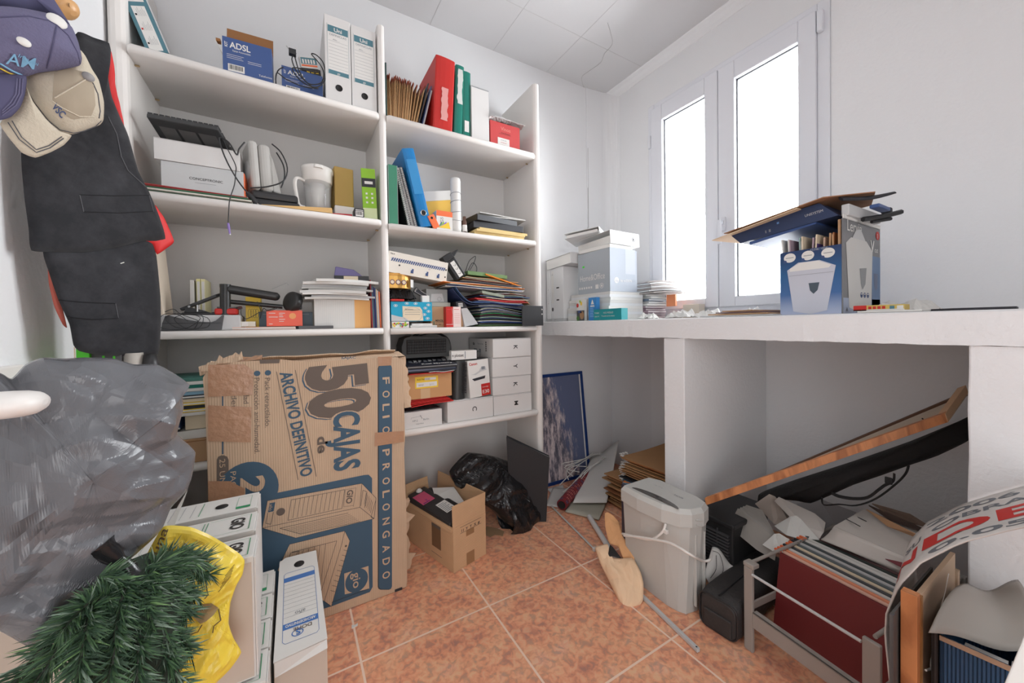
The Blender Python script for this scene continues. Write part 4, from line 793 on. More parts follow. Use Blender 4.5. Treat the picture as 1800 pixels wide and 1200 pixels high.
for k, c in enumerate(mid):
    f = k/(len(mid)-1); h1 = .098+f*.075
    zf = (lambda h1: lambda u: z3r+h1+.004*sin(u*5+h1*60)-.010*(u**2))(h1)
    bent('document_folder', c+' folder in the middle of the folder heap', 'folder', (.80 if k < 8 else .83)+r.uniform(-.01, .02), 1.09+r.uniform(-.03, .03), 1.712+r.uniform(-.01, .01), 1.92, zf, .0032, HM[c], 'folders in the middle of the heap', a=r.uniform(-.05, .05))
for k, c in enumerate(('steel blue', 'navy')):
    zf = (lambda k: lambda u: z3r+.194-.075*(1-(1-min(1, u*1.9))**2)-.008*k)(k)
    bent('document_folder', ('steel blue plastic folder curving down over the front of the heap', 'navy plastic folder curving down behind the steel blue one')[k], 'folder', .685-.012*k, .87, 1.70+.008*k, 1.9, zf, .0025, HM[c])
top = ['white', 'royal blue', 'cream', 'kraft', 'orange', 'white', 'slate', 'kraft', 'dark maroon', 'kraft', 'grey-green', 'kraft']
for k, c in enumerate(top):
    h1 = .186+k*.0047
    zf = (lambda h1: lambda u: z3r+h1+.012*(1-u)-.006*u+.0015*sin(u*9+h1*200))(h1)
    bent('document_folder', c+' folder in the flat upper layers of the folder heap', 'folder', (.64 if k < 6 else .73)+r.uniform(-.02, .02), 1.03+r.uniform(-.05, .06), 1.712+r.uniform(-.012, .012), 1.92, zf, .003, HM[c], 'folders in the upper heap', a=r.uniform(-.06, .06))
bent('document_folder', 'sage green folder on top of the heap beside the black scanner', 'folder', .76, .985, 1.72, 1.9, lambda u: z3r+.262-.012*u, .018, pm('sage', (104, 134, 86), .6))
bent('document_folder', 'bright orange plastic folder fanned out at the top right of the heap', 'folder', .86, 1.06, 1.705, 1.86, lambda u: z3r+.264-.055*u, .006, pm('orange_folder', (232, 132, 44), .4), a=radians(-4))
bent('document_folder', 'light grey-green box folder sticking out at mid heap', 'folder', .83, .955, 1.70, 1.85, lambda u: z3r+.168-.02*u, .014, HM['grey-green'], a=-.02)
bent('document_folder', 'kraft folder drooping at the far right end of the heap', 'folder', 1.0, 1.125, 1.72, 1.88, lambda u: z3r+.172-.055*u*u, .004, HM['kraft'])
t = T('black_scanner', 'black barcode scanner handle with white label rising over the folder heap', 'scanner', (.7, 1.76, z3r+.27))
a = Q(792, 456, 1.72); b = Q(812, 487, 1.72); d_ = (b-a).normalized(); s_ = d_.cross(Vector((0, 1, 0))).normalized()
mb = MB(); M_ = frame(a, d_, Vector((0, 1, 0))); L_ = (b-a).length; mb.M = M_; mb.box(0, L_, 0, .05, -.026, .026, BLACK); mb.build('handle', t, bevel=.004)
mb = MB(); mb.M = M_; mb.box(-.03, .0, -.004, .05, -.032, .024, BLACK); mb.hexa([(-.024, -.004, .024), (-.002, -.004, .024), (-.002, .04, .024), (-.024, .04, .024), (-.022, -.002, .062), (-.016, -.002, .062), (-.016, .04, .062), (-.022, .04, .062)], BLACK); mb.build('scanner_head', t, bevel=.003)
mb = MB(); F = frame(a+Vector((0, -.0006, 0)), -s_ if s_.x > 0 else s_, d_)
mb.M = M_; G = Matrix(((0, 1, 0, 0), (0, 0, -1, -.001), (-1, 0, 0, 0), (0, 0, 0, 1)))
mb.poly([(.012, -.0008, -.012), (L_-.006, -.0008, -.012), (L_-.006, -.0008, .012), (.012, -.0008, .012)], LBL)
for xx_ in (.03, .05, .075): mb.tube([(xx_, -.0012, -.006), (xx_+.008, -.0012, .004), (xx_-.002, -.0012, .007)], .0009, INK, n=4)
mb.build('white_label', t)
mb = MB(); p = Q; mb.tube([p(818, 478, 1.73), p(824, 460, 1.73), p(832, 452, 1.73), p(836, 451, 1.73), p(833, 462, 1.73), p(824, 478, 1.73), p(820, 482, 1.73), p(830, 462, 1.735), p(838, 470, 1.735), p(836, 484, 1.735)], .0018, BLACK, n=6); mb.build('cable', t)
t = T('black_bracket', 'black metal angle plate sticking out past the right end of the shelf', 'bracket', (1.17, 1.66, z3r))
mb = MB(); a0 = Q(920, 540, 1.665); a1 = Q(954, 538, 1.665); mb.box(a0.x-.01, a1.x, 1.662, 1.666, z3r+.0005, z3r+.106, BLACK); mb.build('plate', t)
mb = MB()
for zz_ in (.022+.04, .022+.065): mb.lathe([(0, .002), (.0035, .0018), (.004, 0)], LBL, M=FR(a1.x-.008, 1.662, z3r+zz_), n=10)
mb.build('screw', t)

# ============================================================ right bay, bottom shelf (z .583)
z4 = .5838
def toner(label, x0, x1, y0, z0, h, letter, w_=None, rot=0, dx=0):
    t = T('toner_carton', label, 'box', ((x0+x1)/2, y0+.17, z0)); mb = MB(); M = rotz(((x0+x1)/2, y0, 0), rot); mb.M = M
    mb.box(x0, x1, y0, y0+.3, z0+.0003, z0+h, WHITE); F = FR(x0, y0, z0); mb.text(letter, (x1-x0)*.53, h*.5-.013, .034, INK, F, bold=.015, al='c', rot=0) if False else mb.text(letter, (x1-x0)*.53, h*.5+.012, .034, INK, F, bold=.015, rot=-pi/2)
    mb.build('carton_body', t, bevel=.002)
    mb = MB(); mb.M = M; mb.box(x0-.0008, x1+.0008, y0-.0008, y0, z0+h-.004, z0+h-.003, LINE); mb.build('flap_seam', t)
    return t
toner('white toner carton marked M, lowest in the right-hand stack', .887, 1.122, 1.71, z4, .102, 'M')
toner('white toner carton marked K, second from the bottom of the right-hand stack', .885, 1.12, 1.712, z4+.1025, .096, 'K')
toner('white toner carton marked Y, third from the bottom of the right-hand stack', .884, 1.122, 1.71, z4+.199, .10, 'Y')
tk = toner('topmost white toner carton marked K with printing on its left side', .886, 1.12, 1.706, z4+.2995, .098, 'K', rot=radians(0))
mb = MB(); F = LF(.8858, 1.98, z4+.3); mb.text('Kit', .03, .06, .02, INK, F, bold=.03); mb.text('Toner cartridge', .09, .065, .011, LINE, F)
for i in range(5): mb.rect(.19, .03+.011*i, .20, .038+.011*i, INK, F)
mb.rect(.04, .02, .08, .04, LINE, F); mb.rect(.11, .02, .13, .04, LINE, F); mb.build('side_print', tk)
toner('white toner carton marked C lying left of the carton stack', .634, .882, 1.705, z4, .104, 'C')
t = T('small_white_carton', 'low white carton with an arrow sketch, partly behind the big brown carton', 'box', (.51, 1.8, z4))
mb = MB(); mb.box(.41, .606, 1.705, 1.9, z4+.0003, z4+.075, WHITE); F = FR(.41, 1.705, z4); mb.line((.05, .05), (.1, .053), .001, LINE, F); mb.line((.05, .05), (.048, .043), .001, LINE, F); mb.line((.09, .058), (.1, .04), .0016, INK, F)
mb.text('HP-2', .055, .03, .012, LINE, F); mb.text('Berlin', .105, .032, .012, LINE, F); mb.text('recambios', .07, .016, .009, LINE, F); mb.build('carton_body', t, bevel=.001)
mb = MB(); crumple(mb, .412, .60, 1.72, 1.9, z4+.075, z4+.098, BLACK, 9, amp=.01, nu=14, nv=10); tag(mb.build('black_pouch', solid=.002), 'black pouch spilling from the low white carton', 'pouch')
zr = z4+.1045
rr_ = ['lowest', 'second', 'third', 'fourth', 'topmost']
for k in range(5):
    bent('red_folder', rr_[k]+' bright red folder in the fan beneath the labelled kraft carton', 'folder', .44-.004*k+.02*(k == 0), .665-.008*k, 1.70+.004*k, 1.88, (lambda k: lambda u: z4+.1+.002+.0055*k-.012*max(0, .35-u)*(1-k/5)+.004*u)(k), .003, RED if k % 2 else pm('red_folder_b', (206, 50, 48), .5))
t = T('kraft_carton', 'kraft carton with yellow bordered label between stacks of red folders', 'box', (.56, 1.79, zr+.03))
zk = z4+.131
mb = MB(); mb.box(.452, .66, 1.712, 1.88, zk+.0005, zk+.115, pm('warm_kraft', (188, 142, 98), .8)); F = FR(.452, 1.712, zk)
mb.rect(.03, .048, .14, .103, YEL, F); mb.rect(.036, .055, .134, .076, LBL, F, .0008); mb.rect(.075, .085, .13, .097, LBL, F, .0008); mb.text('50/37', .045, .06, .011, LINE, F, dz=.0012); mb.text('2111', .098, .06, .011, LINE, F, dz=.0012); mb.text('ELECTRICIDAD', .04, .087, .009, INK, F, dz=.001)
mb.rect(.055, 0, .1, .046, pm('packing_tape', (196, 164, 128), .35), F); mb.build('carton_body', t, bevel=.001)
bent('red_folder', 'bright red folder lying on the labelled kraft carton', 'folder', .452, .66, 1.69, 1.86, lambda u: zk+.117+.002*sin(u*6)-.006*max(0, .3-abs(u-.3)), .003, RED, a=.03)
bent('printed_leaflet', 'white and blue leaflet on the red folder under the black magazine', 'leaflet', .55, .672, 1.695, 1.86, lambda u: zk+.121+.002*sin(u*8), .002, LBL, a=-.05)
MAGB = pm('magazine_black', (38, 40, 50), .3)
for k in range(4):
    zb = zk+.1245+k*.0072; mb = MB(); mb.M = rotz((.56, 1.8, 0), radians((-3, 2, -1, 0)[k])); mb.box(.445, .688-.01*(k == 1), 1.70+.004*(k % 2), 1.90, zb, zb+.0066, (MAGB, NAVY, BLACK, MAGB)[k]); mb.box(.447, .686-.01*(k == 1), 1.6998+.004*(k % 2), 1.7005+.004*(k % 2), zb+.0015, zb+.005, (DK, LINE, DK, GREYP)[k])
    tag(mb.build('magazine'), ('lowest', 'second', 'third', 'topmost')[k]+' dark magazine of the pile under the heater', 'magazine')
zh = zk+.1245+4*.0072
mb = MB(); mb.hexa([(.445, 1.695, zh+.0005), (.685, 1.695, zh+.0005), (.665, 1.86, zh+.03), (.455, 1.86, zh+.03), (.446, 1.695, zh+.003), (.684, 1.695, zh+.003), (.664, 1.86, zh+.034), (.456, 1.86, zh+.034)], MAGB)
n_ = Vector((0, .165, .031)).normalized(); F = frame((.446, 1.695, zh+.0032), (1, 0, 0), n_)
mb.text('Real Mystery', .07, .014, .022, LBL, F, bold=.02, fit=.15); mb.text('TV series', .03, .045, .012, GREYP, F)
for i in range(9): mb.shape([(.02+.024*i, .06), (.035+.024*i, .055+.008*(i % 3)), (.04+.024*i, .09), (.025+.024*i, .1)], GREYP if i % 3 else LINE, F)
tag(mb.build('magazine'), 'glossy black magazine with white title lettering tilted in front of the heater', 'magazine')
# fan heater
t = T('fan_heater', 'black portable fan heater with ribbed grille and arched handle', 'heater', (.55, 1.82, zh+.036))
zh += .036; HB = pm('heater_black', (48, 50, 50), .4)
mb = MB(); pr = [(.437, 0), (.665, 0), (.672, .05), (.66, .088), (.625, .1), (.475, .102), (.447, .092), (.434, .055)]
mb.plate(pr, .11, HB, frame((0, 1.86, zh), (1, 0, 0), (0, 0, 1))); mb.build('housing', t, bevel=.006)
mb = MB()
for i in range(22): x = .462+i*.0083; mb.box(x, x+.0028, 1.7455, 1.749, zh+.022, zh+.082, BLACK)
for i in range(5): mb.box(.46, .645, 1.744, 1.7475, zh+.025+i*.0135, zh+.0275+i*.0135, HB)
mb.box(.455, .65, 1.7488, 1.7495, zh+.018, zh+.086, DARKHOLE); mb.build('grille', t)
mb = MB(); mb.tube([(.50, 1.80, zh+.10), (.55, 1.80, zh+.118), (.62, 1.80, zh+.114), (.675, 1.80, zh+.085), (.69, 1.80, zh+.04), (.685, 1.80, zh+.0)], .006, BLACK, n=8); mb.tube([(.51, 1.78, zh+.1), (.58, 1.78, zh+.112), (.65, 1.78, zh+.10), (.68, 1.78, zh+.06)], .003, BLACK, n=6); mb.build('handle', t)
# upright black ribbed cylinder, printed white roll, canon box
z5 = z4+.1047
t = T('vacuum_flask', 'upright black ribbed canister between the magazines and the white cartridge box', 'canister', (.71, 1.74, z5))
mb = MB(); mb.M = rotax((.71, 1.74, z5), radians(2), 'Y'); n = 20; pts = [(.705+.034*cos(2*pi*i/n), 1.745+.026*sin(2*pi*i/n)) for i in range(n)]; mb.plate(pts, .19, HB, Matrix.Translation((0, 0, z5+.0008)), smooth=True); mb.build('canister_body', t, bevel=.005)
mb = MB(); mb.M = rotax((.71, 1.74, z5), radians(2), 'Y')
for i in range(20): mb.box(.716, .738, 1.7165, 1.722, z5+.03+i*.0078, z5+.034+i*.0078, BLACK)
mb.build('ribs', t)
t = T('white_roll_pack', 'white printed pack lying on top of the black canister', 'pack', (.74, 1.74, z5+.192))
mb = MB(); mb.box(.665, .80, 1.72, 1.80, z5+.1965, z5+.24, LBL); F = FR(.665, 1.72, z5+.1965); mb.text('n plotset', .004, .015, .02, INK, F, bold=.01, fit=.06); mb.rect(.07, .004, .074, .04, LINE, F); mb.build('pack_body', t, bevel=.006)
mb = MB(); mb.tube([(.80, 1.73, z5+.22), (.812, 1.725, z5+.235), (.82, 1.72, z5+.22), (.815, 1.72, z5+.205), (.80, 1.72, z5+.2)], .002, BLACK, n=5); mb.build('cord', t)
t = T('cartridge_box', 'white printer cartridge box with red lettering and red corner, on the C carton', 'box', (.81, 1.75, z5))
mb = MB(); mb.M = rotax((.755, 1.71, z5), radians(-4), 'Y') @ rotz((.81, 1.72, 0), radians(3)); x0, y0 = .756, 1.712; mb.box(x0, x0+.118, y0, y0+.09, z5+.0005, z5+.187, LBL); F = FR(x0, y0, z5)
mb.text('Canon', .008, .163, .019, RED, F, bold=.02, fit=.045); mb.shape([(.018, .095), (.095, .102), (.09, .088), (.03, .083)], DK, F) ; mb.shape([(.012, .118), (.03, .118), (.06, .13), (.07, .145), (.1, .148), (.104, .13), (.07, .125), (.04, .112)], GREYP, F); mb.rect(.075, .135, .095, .15, LINE, F, .0009)
mb.rect(.066, .001, .118, .062, RED, F, .0008); mb.text('Cartridge', .072, .043, .009, LBL, F, fit=.035, dz=.0012); mb.text('E30', .072, .013, .025, LBL, F, bold=.01, dz=.0012, fit=.038); mb.build('box_body', t, bevel=.001)
mb = MB(); mb.M = rotax((.755, 1.71, z5), radians(-4), 'Y'); mb.box(x0+.04, x0+.118, y0+.002, y0+.09, z5+.188, z5+.19, BLACK); mb.build('top_flap', t)

# ============================================================ left bay, bottom shelf
cols = [(pm('oxide_green', (60, 110, 100), .5), 'green cover'), (PAPER, 'cream cover'), (GREEN, 'bottle green cover'), (GREYP, 'grey cover'), (pm('light_blue_cover', (120, 156, 176), .5), 'light blue cover'), (DK, 'black cover'), (CREAM, 'tan cover'), (YEL, 'yellow cover'), (DK, 'dark cover'), (YEL, 'amber cover'), (PAPER, 'white wire-bound cover')]
z = .80; zs = []
a = Q(318, 775, 1.71); ztop = Q(330, 664, 1.71).z; zbot = Q(330, 728, 1.71).z
t = T('kraft_carton', 'kraft carton on the bottom shelf left of the big brown carton', 'box', (-.3, 1.8, z4))
zcb = Q(340, 772, 1.70).z
mb = MB(); mb.box(-.44, -.16, 1.70, 1.93, z4+.0003, zcb, KRAFT); mb.build('carton_body', t, bevel=.001)
mb = MB(); mb.box(-.44, -.16, 1.6985, 1.70, zcb-.008, zcb-.006, BROWNIN); mb.build('flap_seam', t)
mb = MB(); mb.box(-.40, -.20, 1.71, 1.9, zcb+.0005, zcb+.03, LBL); F = FR(-.4, 1.71, zcb)
mb.M = Matrix.Identity(4); tag(mb.build('white_ream', bevel=.001), 'white paper block lying on the kraft carton beneath the notebooks', 'paper block')
zb0 = zcb+.031
mb = MB(); mb.M = rotax((-.36, 1.71, zb0), radians(-4), 'Y'); mb.box(-.42, -.345, 1.705, 1.86, zb0+.008, zb0+.06, NAVY); F = FR(-.42, 1.705, zb0+.008); mb.text('VES', .04, .02, .02, YEL, F, bold=.03); mb.rect(.0, .0, .075, .006, LBL, F); tag(mb.build('navy_book', bevel=.001), 'navy book with yellow letters on the kraft carton, beside the bag', 'book')
mb = MB(); mb.box(-.335, -.22, 1.72, 1.88, zb0+.0005, zb0+.0, CREAM) if False else None
t = T('notebook', 'cream notebook with white spiral leaning over the kraft carton', 'notebook', (-.28, 1.72, zb0))
zn1 = zbot-.006
mb = MB(); mb.box(-.335, -.17, 1.722, 1.9, zb0+.0005, zn1, CREAM); mb.build('cover', t, bevel=.001)
mb = MB()
for i in range(11): zz_ = zb0+.008+i*(zn1-zb0-.016)/10; mb.tube([(-.262+.0012*i, 1.722, zz_), (-.258+.0012*i, 1.716, zz_), (-.25+.0012*i, 1.716, zz_), (-.247+.0012*i, 1.722, zz_)], .0015, LBL, n=5, sub=1)
mb.build('spiral_binding', t)
zc = zn1+.0005; n = len(cols); hh = (ztop-zc)/n
for k in range(n):
    m_, nm = cols[n-1-k]; z0_ = zc+hh*k; r1 = random.Random(k).uniform(-.008, .008)
    mb = MB(); mb.M = rotz((-.3, 1.8, 0), r1*3); mb.box(-.42, -.17, 1.70+abs(r1), 1.92, z0_+.0003, z0_+hh*.95, m_); mb.box(-.418, -.172, 1.6997+abs(r1), 1.7002+abs(r1), z0_+hh*.25, z0_+hh*.7, PAPER if k % 2 else m_)
    tag(mb.build('magazine'), 'magazine with '+nm+' in the pile left of the big brown carton', 'magazine')
# ============================================================ big brown carton
YC = 1.505
t = T('removal_carton', 'large battered brown carton printed 50 CAJAS de ARCHIVO DEFINITIVO standing before the shelves', 'box', (.065, 1.58, 0))
CK = pm('carton_print_face', (188, 156, 126), .85); nt_ = CK.node_tree
CK = CARTON; PB = pm('petrol_print', (58, 84, 104), .7); PG = pm('grey_brown_print', (98, 86, 78), .7); OUTL = pm('print_outline', (50, 56, 62), .7)
TAPE = pm('brown_tape', (168, 128, 100), .3, var=.12, vs=18, bump=.3, bs=40)
def K(u, v): return Q(u, v, YC)
FC = FR(0, YC, 0)
def k2(u, v): p = K(u, v); return (p.x, p.z)
mb = MB(); n = 14; r = random.Random(2)
xl, xr, zt_ = -.243, .376, .945
out = [(xl, .002), (xr-.05, .002), (xr-.04, .012), (xr-.01, .004), (xr, .02), (xr+.002, .3), (xr-.002, .56), (xr+.003, .6), (xr, .9), (xr-.012, .925)]
for i in range(9): x = xr-.02-(xr-xl-.03)*i/9; out.append((x, zt_-.012+.006*noise.noise(Vector((x*30, 0, 0)))+(.012 if i > 5 else 0)))
out += [(xl+.004, zt_-.03), (xl-.004, zt_-.045), (xl, .8), (xl+.002, .4)]
mb.plate(out, .005, CK, frame((0, YC+.005, 0), (1, 0, 0), (0, 0, 1)))
def band(pts, mat, dz): mb.shape([k2(*p) for p in pts], mat, FC, dz)
def ktext(s_, a, b, h_px, mat, bold=.0, dz=.0014):
    """lettering running from photo point a to b, letter tops towards the right"""
    A = Vector(k2(*a)); B = Vector(k2(*b)); d = B-A; L_ = d.length; hh = (Vector(k2(a[0]+h_px, a[1]))-A).length/.70
    M = FC @ Matrix.Translation((A.x, A.y, 0)) @ Matrix.Rotation(math.atan2(d.y, d.x), 4, 'Z'); mb.text(s_, 0, 0, hh, mat, M, bold=bold, fit=L_, dz=dz)
def rband(u0, u1, v0, v1, mat, dz, rr=5):
    pts = [(u0+rr*(1-cos(a)), v0+rr*(1-sin(a))) for a in (0, .5, 1, pi/2)]+[(u1-rr*(1-sin(a)), v0+rr*(1-cos(a))) for a in (0, .5, 1, pi/2)][0:0]
    pts = [(u0, v0+rr), (u0+rr*.3, v0+rr*.3), (u0+rr, v0), (u1-rr, v0), (u1-rr*.3, v0+rr*.3), (u1, v0+rr), (u1, v1-rr), (u1-rr*.3, v1-rr*.3), (u1-rr, v1), (u0+rr, v1), (u0+rr*.3, v1-rr*.3), (u0, v1-rr)]
    band(pts, mat, dz)
rband(664, 688.5, 642, 1036, OUTL, .0005); rband(666, 689, 641, 1035, PB, .0008)
for s_, v_ in zip('FOLIOPROLONGADO', (663, 687, 710, 731, 750, 790, 815, 840, 863, 886, 911, 934, 959, 982, 1006)):
    ktext(s_, (672.5, v_-(3 if s_ == 'I' else 0)+3*(s_ == 'I')), (672.8, v_+(4 if s_ == 'I' else 12)), 12, CK, .02)
# big figures and words
for dx, dy, m_, dz in ((-5, 3, PB, .0006), (-2.5, 1.5, CK, .0008), (0, 0, PG, .001)):
    ktext('50', (543+dx, 645+dy), (552+dx, 741+dy), 98, m_, .05, dz)
ktext('CAJAS', (585, 724), (587, 830), 48, CK, .05, .0012); ktext('CAJAS', (588, 725), (589, 829), 43, PB, .035, .0014)
ktext('de', (558, 768), (559, 797), 17, PG, .03)
ktext('ARCHIVO DEFINITIVO', (492, 655), (530, 839), 21, PB, .03)
for a, b in (((486, 653), (524, 843)), ((519, 650), (556, 837))): mb.line(k2(*a), k2(*b), .002, PG, FC, .001)
for (u, v) in ((471, 655), (452, 656), (433, 658)): mb.disc(*k2(u, v), .009 if u > 440 else .005, PB, FC, .001)
ktext('Pack retractilado.', (465.5, 664), (466, 751), 9.5, PG); ktext('Protección anti-humedad.', (447, 664), (447.5, 797), 9.5, PG); ktext('Facilidad de', (428, 664), (428.5, 727), 9.5, PG); ktext('der', (407, 694), (407.5, 719), 9.5, PG)
mb.line(k2(391.5, 680), k2(391.5, 745), .0035, PB, FC, .0008); mb.line(k2(391.5, 775), k2(391.5, 798), .004, PB, FC, .0008)
rband(381, 402, 800, 872, PG, .0006, 8); ktext('25 UNID', (386, 807), (386.5, 868), 10, CK)
cx, cz = k2(436, 862); mb.disc(cx, cz, .086, PB, FC, .0007, 32, ry=.095); 
ktext('2', (424, 840), (424, 872), 40, CK, .03, .0012); ktext('PACK', (405, 829), (405.5, 868), 10, CK)
band([(452, 873), (640, 834.5), (648, 834), (654, 840), (655, 1031), (650, 1040), (583, 1065), (452, 1105)], PB, .0006)
band([(470, 879.5), (636, 849), (661, 875), (657.5, 911), (520, 945), (461, 927.5)], CK, .0009)
def kl(a, b, w_=.0014, m_=OUTL): mb.line(k2(*a), k2(*b), w_, m_, FC, .0013)
for a, b in (((470, 879.5), (636, 849)), ((636, 849), (661, 875)), ((661, 875), (657.5, 911)), ((657.5, 911), (520, 945)), ((520, 945), (461, 927.5)), ((461, 927.5), (470, 879.5)), ((461, 927.5), (632.5, 891)), ((632.5, 891), (657.5, 911)), ((636, 849), (632.5, 891)), ((492, 928), (612, 901)), ((528, 938), (633, 916)), ((492, 928), (528, 938)), ((512, 878), (606, 860)), ((512, 878), (506, 914)), ((506, 914), (601, 893)), ((606, 860), (601, 893))): kl(a, b)
for i in range(11): f = i/11; kl((520+86*f, 877-17*f), (514.5+86*f, 910-18*f), .0011)
for i in range(6): f = (i+1)/7; kl((495+36*f, 928.5+9.5*f), (613+20*f, 901.5+14*f), .0009)
band([(474, 884), (484, 882), (481, 898), (471, 900)], PB, .0012); kl((471, 901), (467, 919)); kl((467, 919), (476, 921)); kl((476, 921), (481, 899)); mb.disc(*k2(493.5, 899), .013, PG, FC, .0014)
ktext('GIO', (611, 861), (608, 885), 10, PG, .03); ktext('año', (474, 886), (472.5, 897), 6, CK)
for a, b in (((607, 860), (626, 857)), ((626, 857), (621, 890)), ((604, 890), (621, 888)), ((607, 860), (604, 890))): kl(a, b, .0009)
for i in range(6): kl((644+2.2*i, 866+3*i), (640+2.2*i, 886+3*i), .0012)
kl((652, 908), (660, 880)); kl((652, 908), (656, 911)); kl((638, 861), (634, 889)); kl((638, 861), (645, 864)); kl((645, 864), (641, 892))
band([(509, 956), (606, 932.5), (615, 950), (582.5, 1065), (570, 1056), (488, 1002)], CK, .0009)
for a, b in (((509, 956), (606, 932.5)), ((606, 932.5), (615, 950)), ((615, 950), (582.5, 1065)), ((606, 932.5), (600, 958)), ((600, 958), (570, 1056)), ((509, 956), (490, 995)), ((570, 1056), (582.5, 1065)), ((592, 950), (564, 1040)), ((513, 970), (592, 950))): kl(a, b)
for i in range(9): f = i/9; kl((604-26*f, 966+80*f), (612-26*f, 968+80*f), .0013)
for i in range(6): f = i/6; kl((524+58*f, 968-15*f), (510+62*f, 995-18*f+12*i), .0011)
mb.disc(*k2(608, 959), .004, PG, FC, .0013); kl((511, 971), (526, 968)); kl((526, 968), (523, 977)); kl((511, 971), (508, 980)); kl((508, 980), (523, 977))
kl((583, 1058), (648, 1034), .002)
band([(605, 1007.5), (647.5, 994), (649, 1034), (606, 1044)], CK, .001); mb.disc(*k2(627, 1019.5), .040, PB, FC, .0013, 28, ry=.044); ktext('gio', (620, 1007), (621, 1034), 13, CK, .01, .0018)
# faint print seen on the top turned edge
ktext('50 CAJAS', (0, 0), (1, 1), 1, CK) if False else None
band([(456, 632), (492, 631), (491, 638), (457, 639)], PG, .0008); mb.text('SAJAC', *k2(600, 631), .012, PB, FC, bold=.02, fit=.05, dz=.001)
# tape
for q_ in ([(366, 641), (430, 640), (446, 652), (444, 694), (366, 697)], [(366, 712), (442, 715), (441, 777), (366, 775)], [(366, 845), (404, 845), (430, 858), (430, 880), (366, 880)], [(659, 760), (710, 757), (710, 776), (658, 784)], [(664, 627), (689, 626), (687, 642), (665, 643)]):
    band(q_, TAPE, .0020)
mb.build('printed_front', t)
mb = MB(); mb.box(xl+.001, xl+.006, YC+.0055, YC+.165, .002, .9, CK); mb.box(xr-.006, xr-.001, YC+.0055, YC+.165, .002, .9, CK); mb.box(xl+.0065, xr-.0065, YC+.16, YC+.165, .002, .92, CK); mb.box(xl+.0065, xr-.0065, YC+.0055, YC+.1595, .002, .007, CK); mb.build('carton_walls', t)
def ragged(P0, P1, dirv, wd, mat, seed, name='torn_flap', n=22, amp=.012, th=.004, par=None):
    mb = MB(); P0 = Vector(P0); P1 = Vector(P1); dirv = Vector(dirv); vs = []
    nrm = (P1-P0).cross(dirv).normalized()*th
    for i in range(n+1):
        f = i/n; a = P0.lerp(P1, f); w_ = wd+amp*(noise.noise(Vector((f*9+seed, 0, 0)))+.7*noise.noise(Vector((f*31+seed, 3, 0))))
        m_ = a+dirv*w_*.5+nrm*.8*noise.noise(Vector((f*6, seed, 1))); b = a+dirv*w_+nrm*2*noise.noise(Vector((f*5, seed, 5)))
        vs += [a, m_, b]
    k = len(vs); vs += [v+nrm for v in vs]; fs = []
    for i in range(n):
        for j in (0, 1):
            q_ = 3*i+j; fs += [(q_, q_+1, q_+4, q_+3), (k+q_, k+q_+3, k+q_+4, k+q_+1)]
        fs += [(3*i+2, 3*i+2+k, 3*i+5+k, 3*i+5)]
    fs += [(0, k, k+1, 1), (1, k+1, k+2, 2), (3*n, 3*n+1, k+3*n+1, k+3*n), (3*n+1, 3*n+2, k+3*n+2, k+3*n+1)]
    mb.add(vs, fs, mat, False); return mb.build(name, par)
ragged((xl-.01, YC+.01, .915), (xr+.012, YC+.01, .93), (0, .995, .12), .11, CK, 1, 'top_flap', par=t)
ragged((xl+.004, YC+.16, .915), (xr-.01, YC+.16, .925), (0, -.8, .32), .10, CK, 4, 'top_flap', amp=.02, par=t)
ragged((xl-.012, YC+.012, .905), (xl+.10, YC+.012, .95), (-.15, .5, .75), .035, CK, 7, 'torn_edge', n=14, amp=.02, par=t)
ragged((xl+.03, YC+.01, .935), (xl+.15, YC+.01, .945), (0, .9, .25), .05, TAPE, 12, 'loose_tape', n=12, amp=.02, par=t)
ragged((xr-.01, YC+.03, .93), (xr+.01, YC+.03, .72), (.95, .2, 0), .03, CK, 9, 'side_edge', n=16, amp=.014, par=t)
ragged((xr-.012, YC+.06, .33), (xr-.012, YC+.06, .03), (.85, .3, 0), .05, CK, 14, 'torn_flap', n=18, amp=.045, par=t)
mb = MB(); mb.box(xr-.05, xr-.02, YC-.0005, YC+.003, .0, .012, DK); tag(mb.build('black_clip', bevel=.002), 'tiny black clip under the bottom edge of the big brown carton', 'clip')

# ============================================================ small open carton with toner
Aa = Vector((.568, 1.488, 0)); ang = radians(15.5)
t = T('open_carton', 'open kraft carton on the floor holding a black toner unit', 'box', (.59, 1.66, 0))
Mx = Matrix.Translation(Aa) @ Matrix.Rotation(ang, 4, 'Z'); w_, l_, h_ = .185, .385, .192; th = .004
mb = MB(); mb.M = Mx
mb.box(0, w_, 0, th, .0005, h_, CARTON2); mb.box(0, w_, l_-th, l_, .0005, h_, CARTON2); mb.box(0, th, th, l_-th, .0005, h_, CARTON2); mb.box(w_-th, w_, th, l_-th, .0005, h_, CARTON2); mb.box(th, w_-th, th, l_-th, .0005, .005, CARTON2)
F = FR(0, 0, 0)
for i, s_ in enumerate(('11', 'Y', 'T', 'X', '#')): mb.text(s_, .045+.023*i, h_-.034, .018, INK, F, bold=.02); 
mb.rect(.038, h_-.038, .158, h_-.0365, INK, F); mb.rect(.038, h_-.012, .158, h_-.0105, INK, F)
mb.rect(.07, h_-.065, .115, h_+.0, TAPE, F, .0008) if False else None
mb.rect(.07, h_-.062, .115, h_-.038, pm('carton_tape', (150, 114, 80), .5), F, .0008); mb.rect(.07, .002, .115, .055, pm('carton_tape', (150, 114, 80), .5), F, .0008)
G = frame((0, l_, 0), (0, -1, 0), (0, 0, 1)); mb.rect(l_-.16, .06, l_-.09, .15, pm('dark_stamp', (116, 88, 62), .8), G); mb.rect(l_-.165, .03, l_-.085, .032, PG, G); mb.rect(l_-.16, .15, l_-.09, .165, PG, G, .0008)
mb.build('carton_body', t)
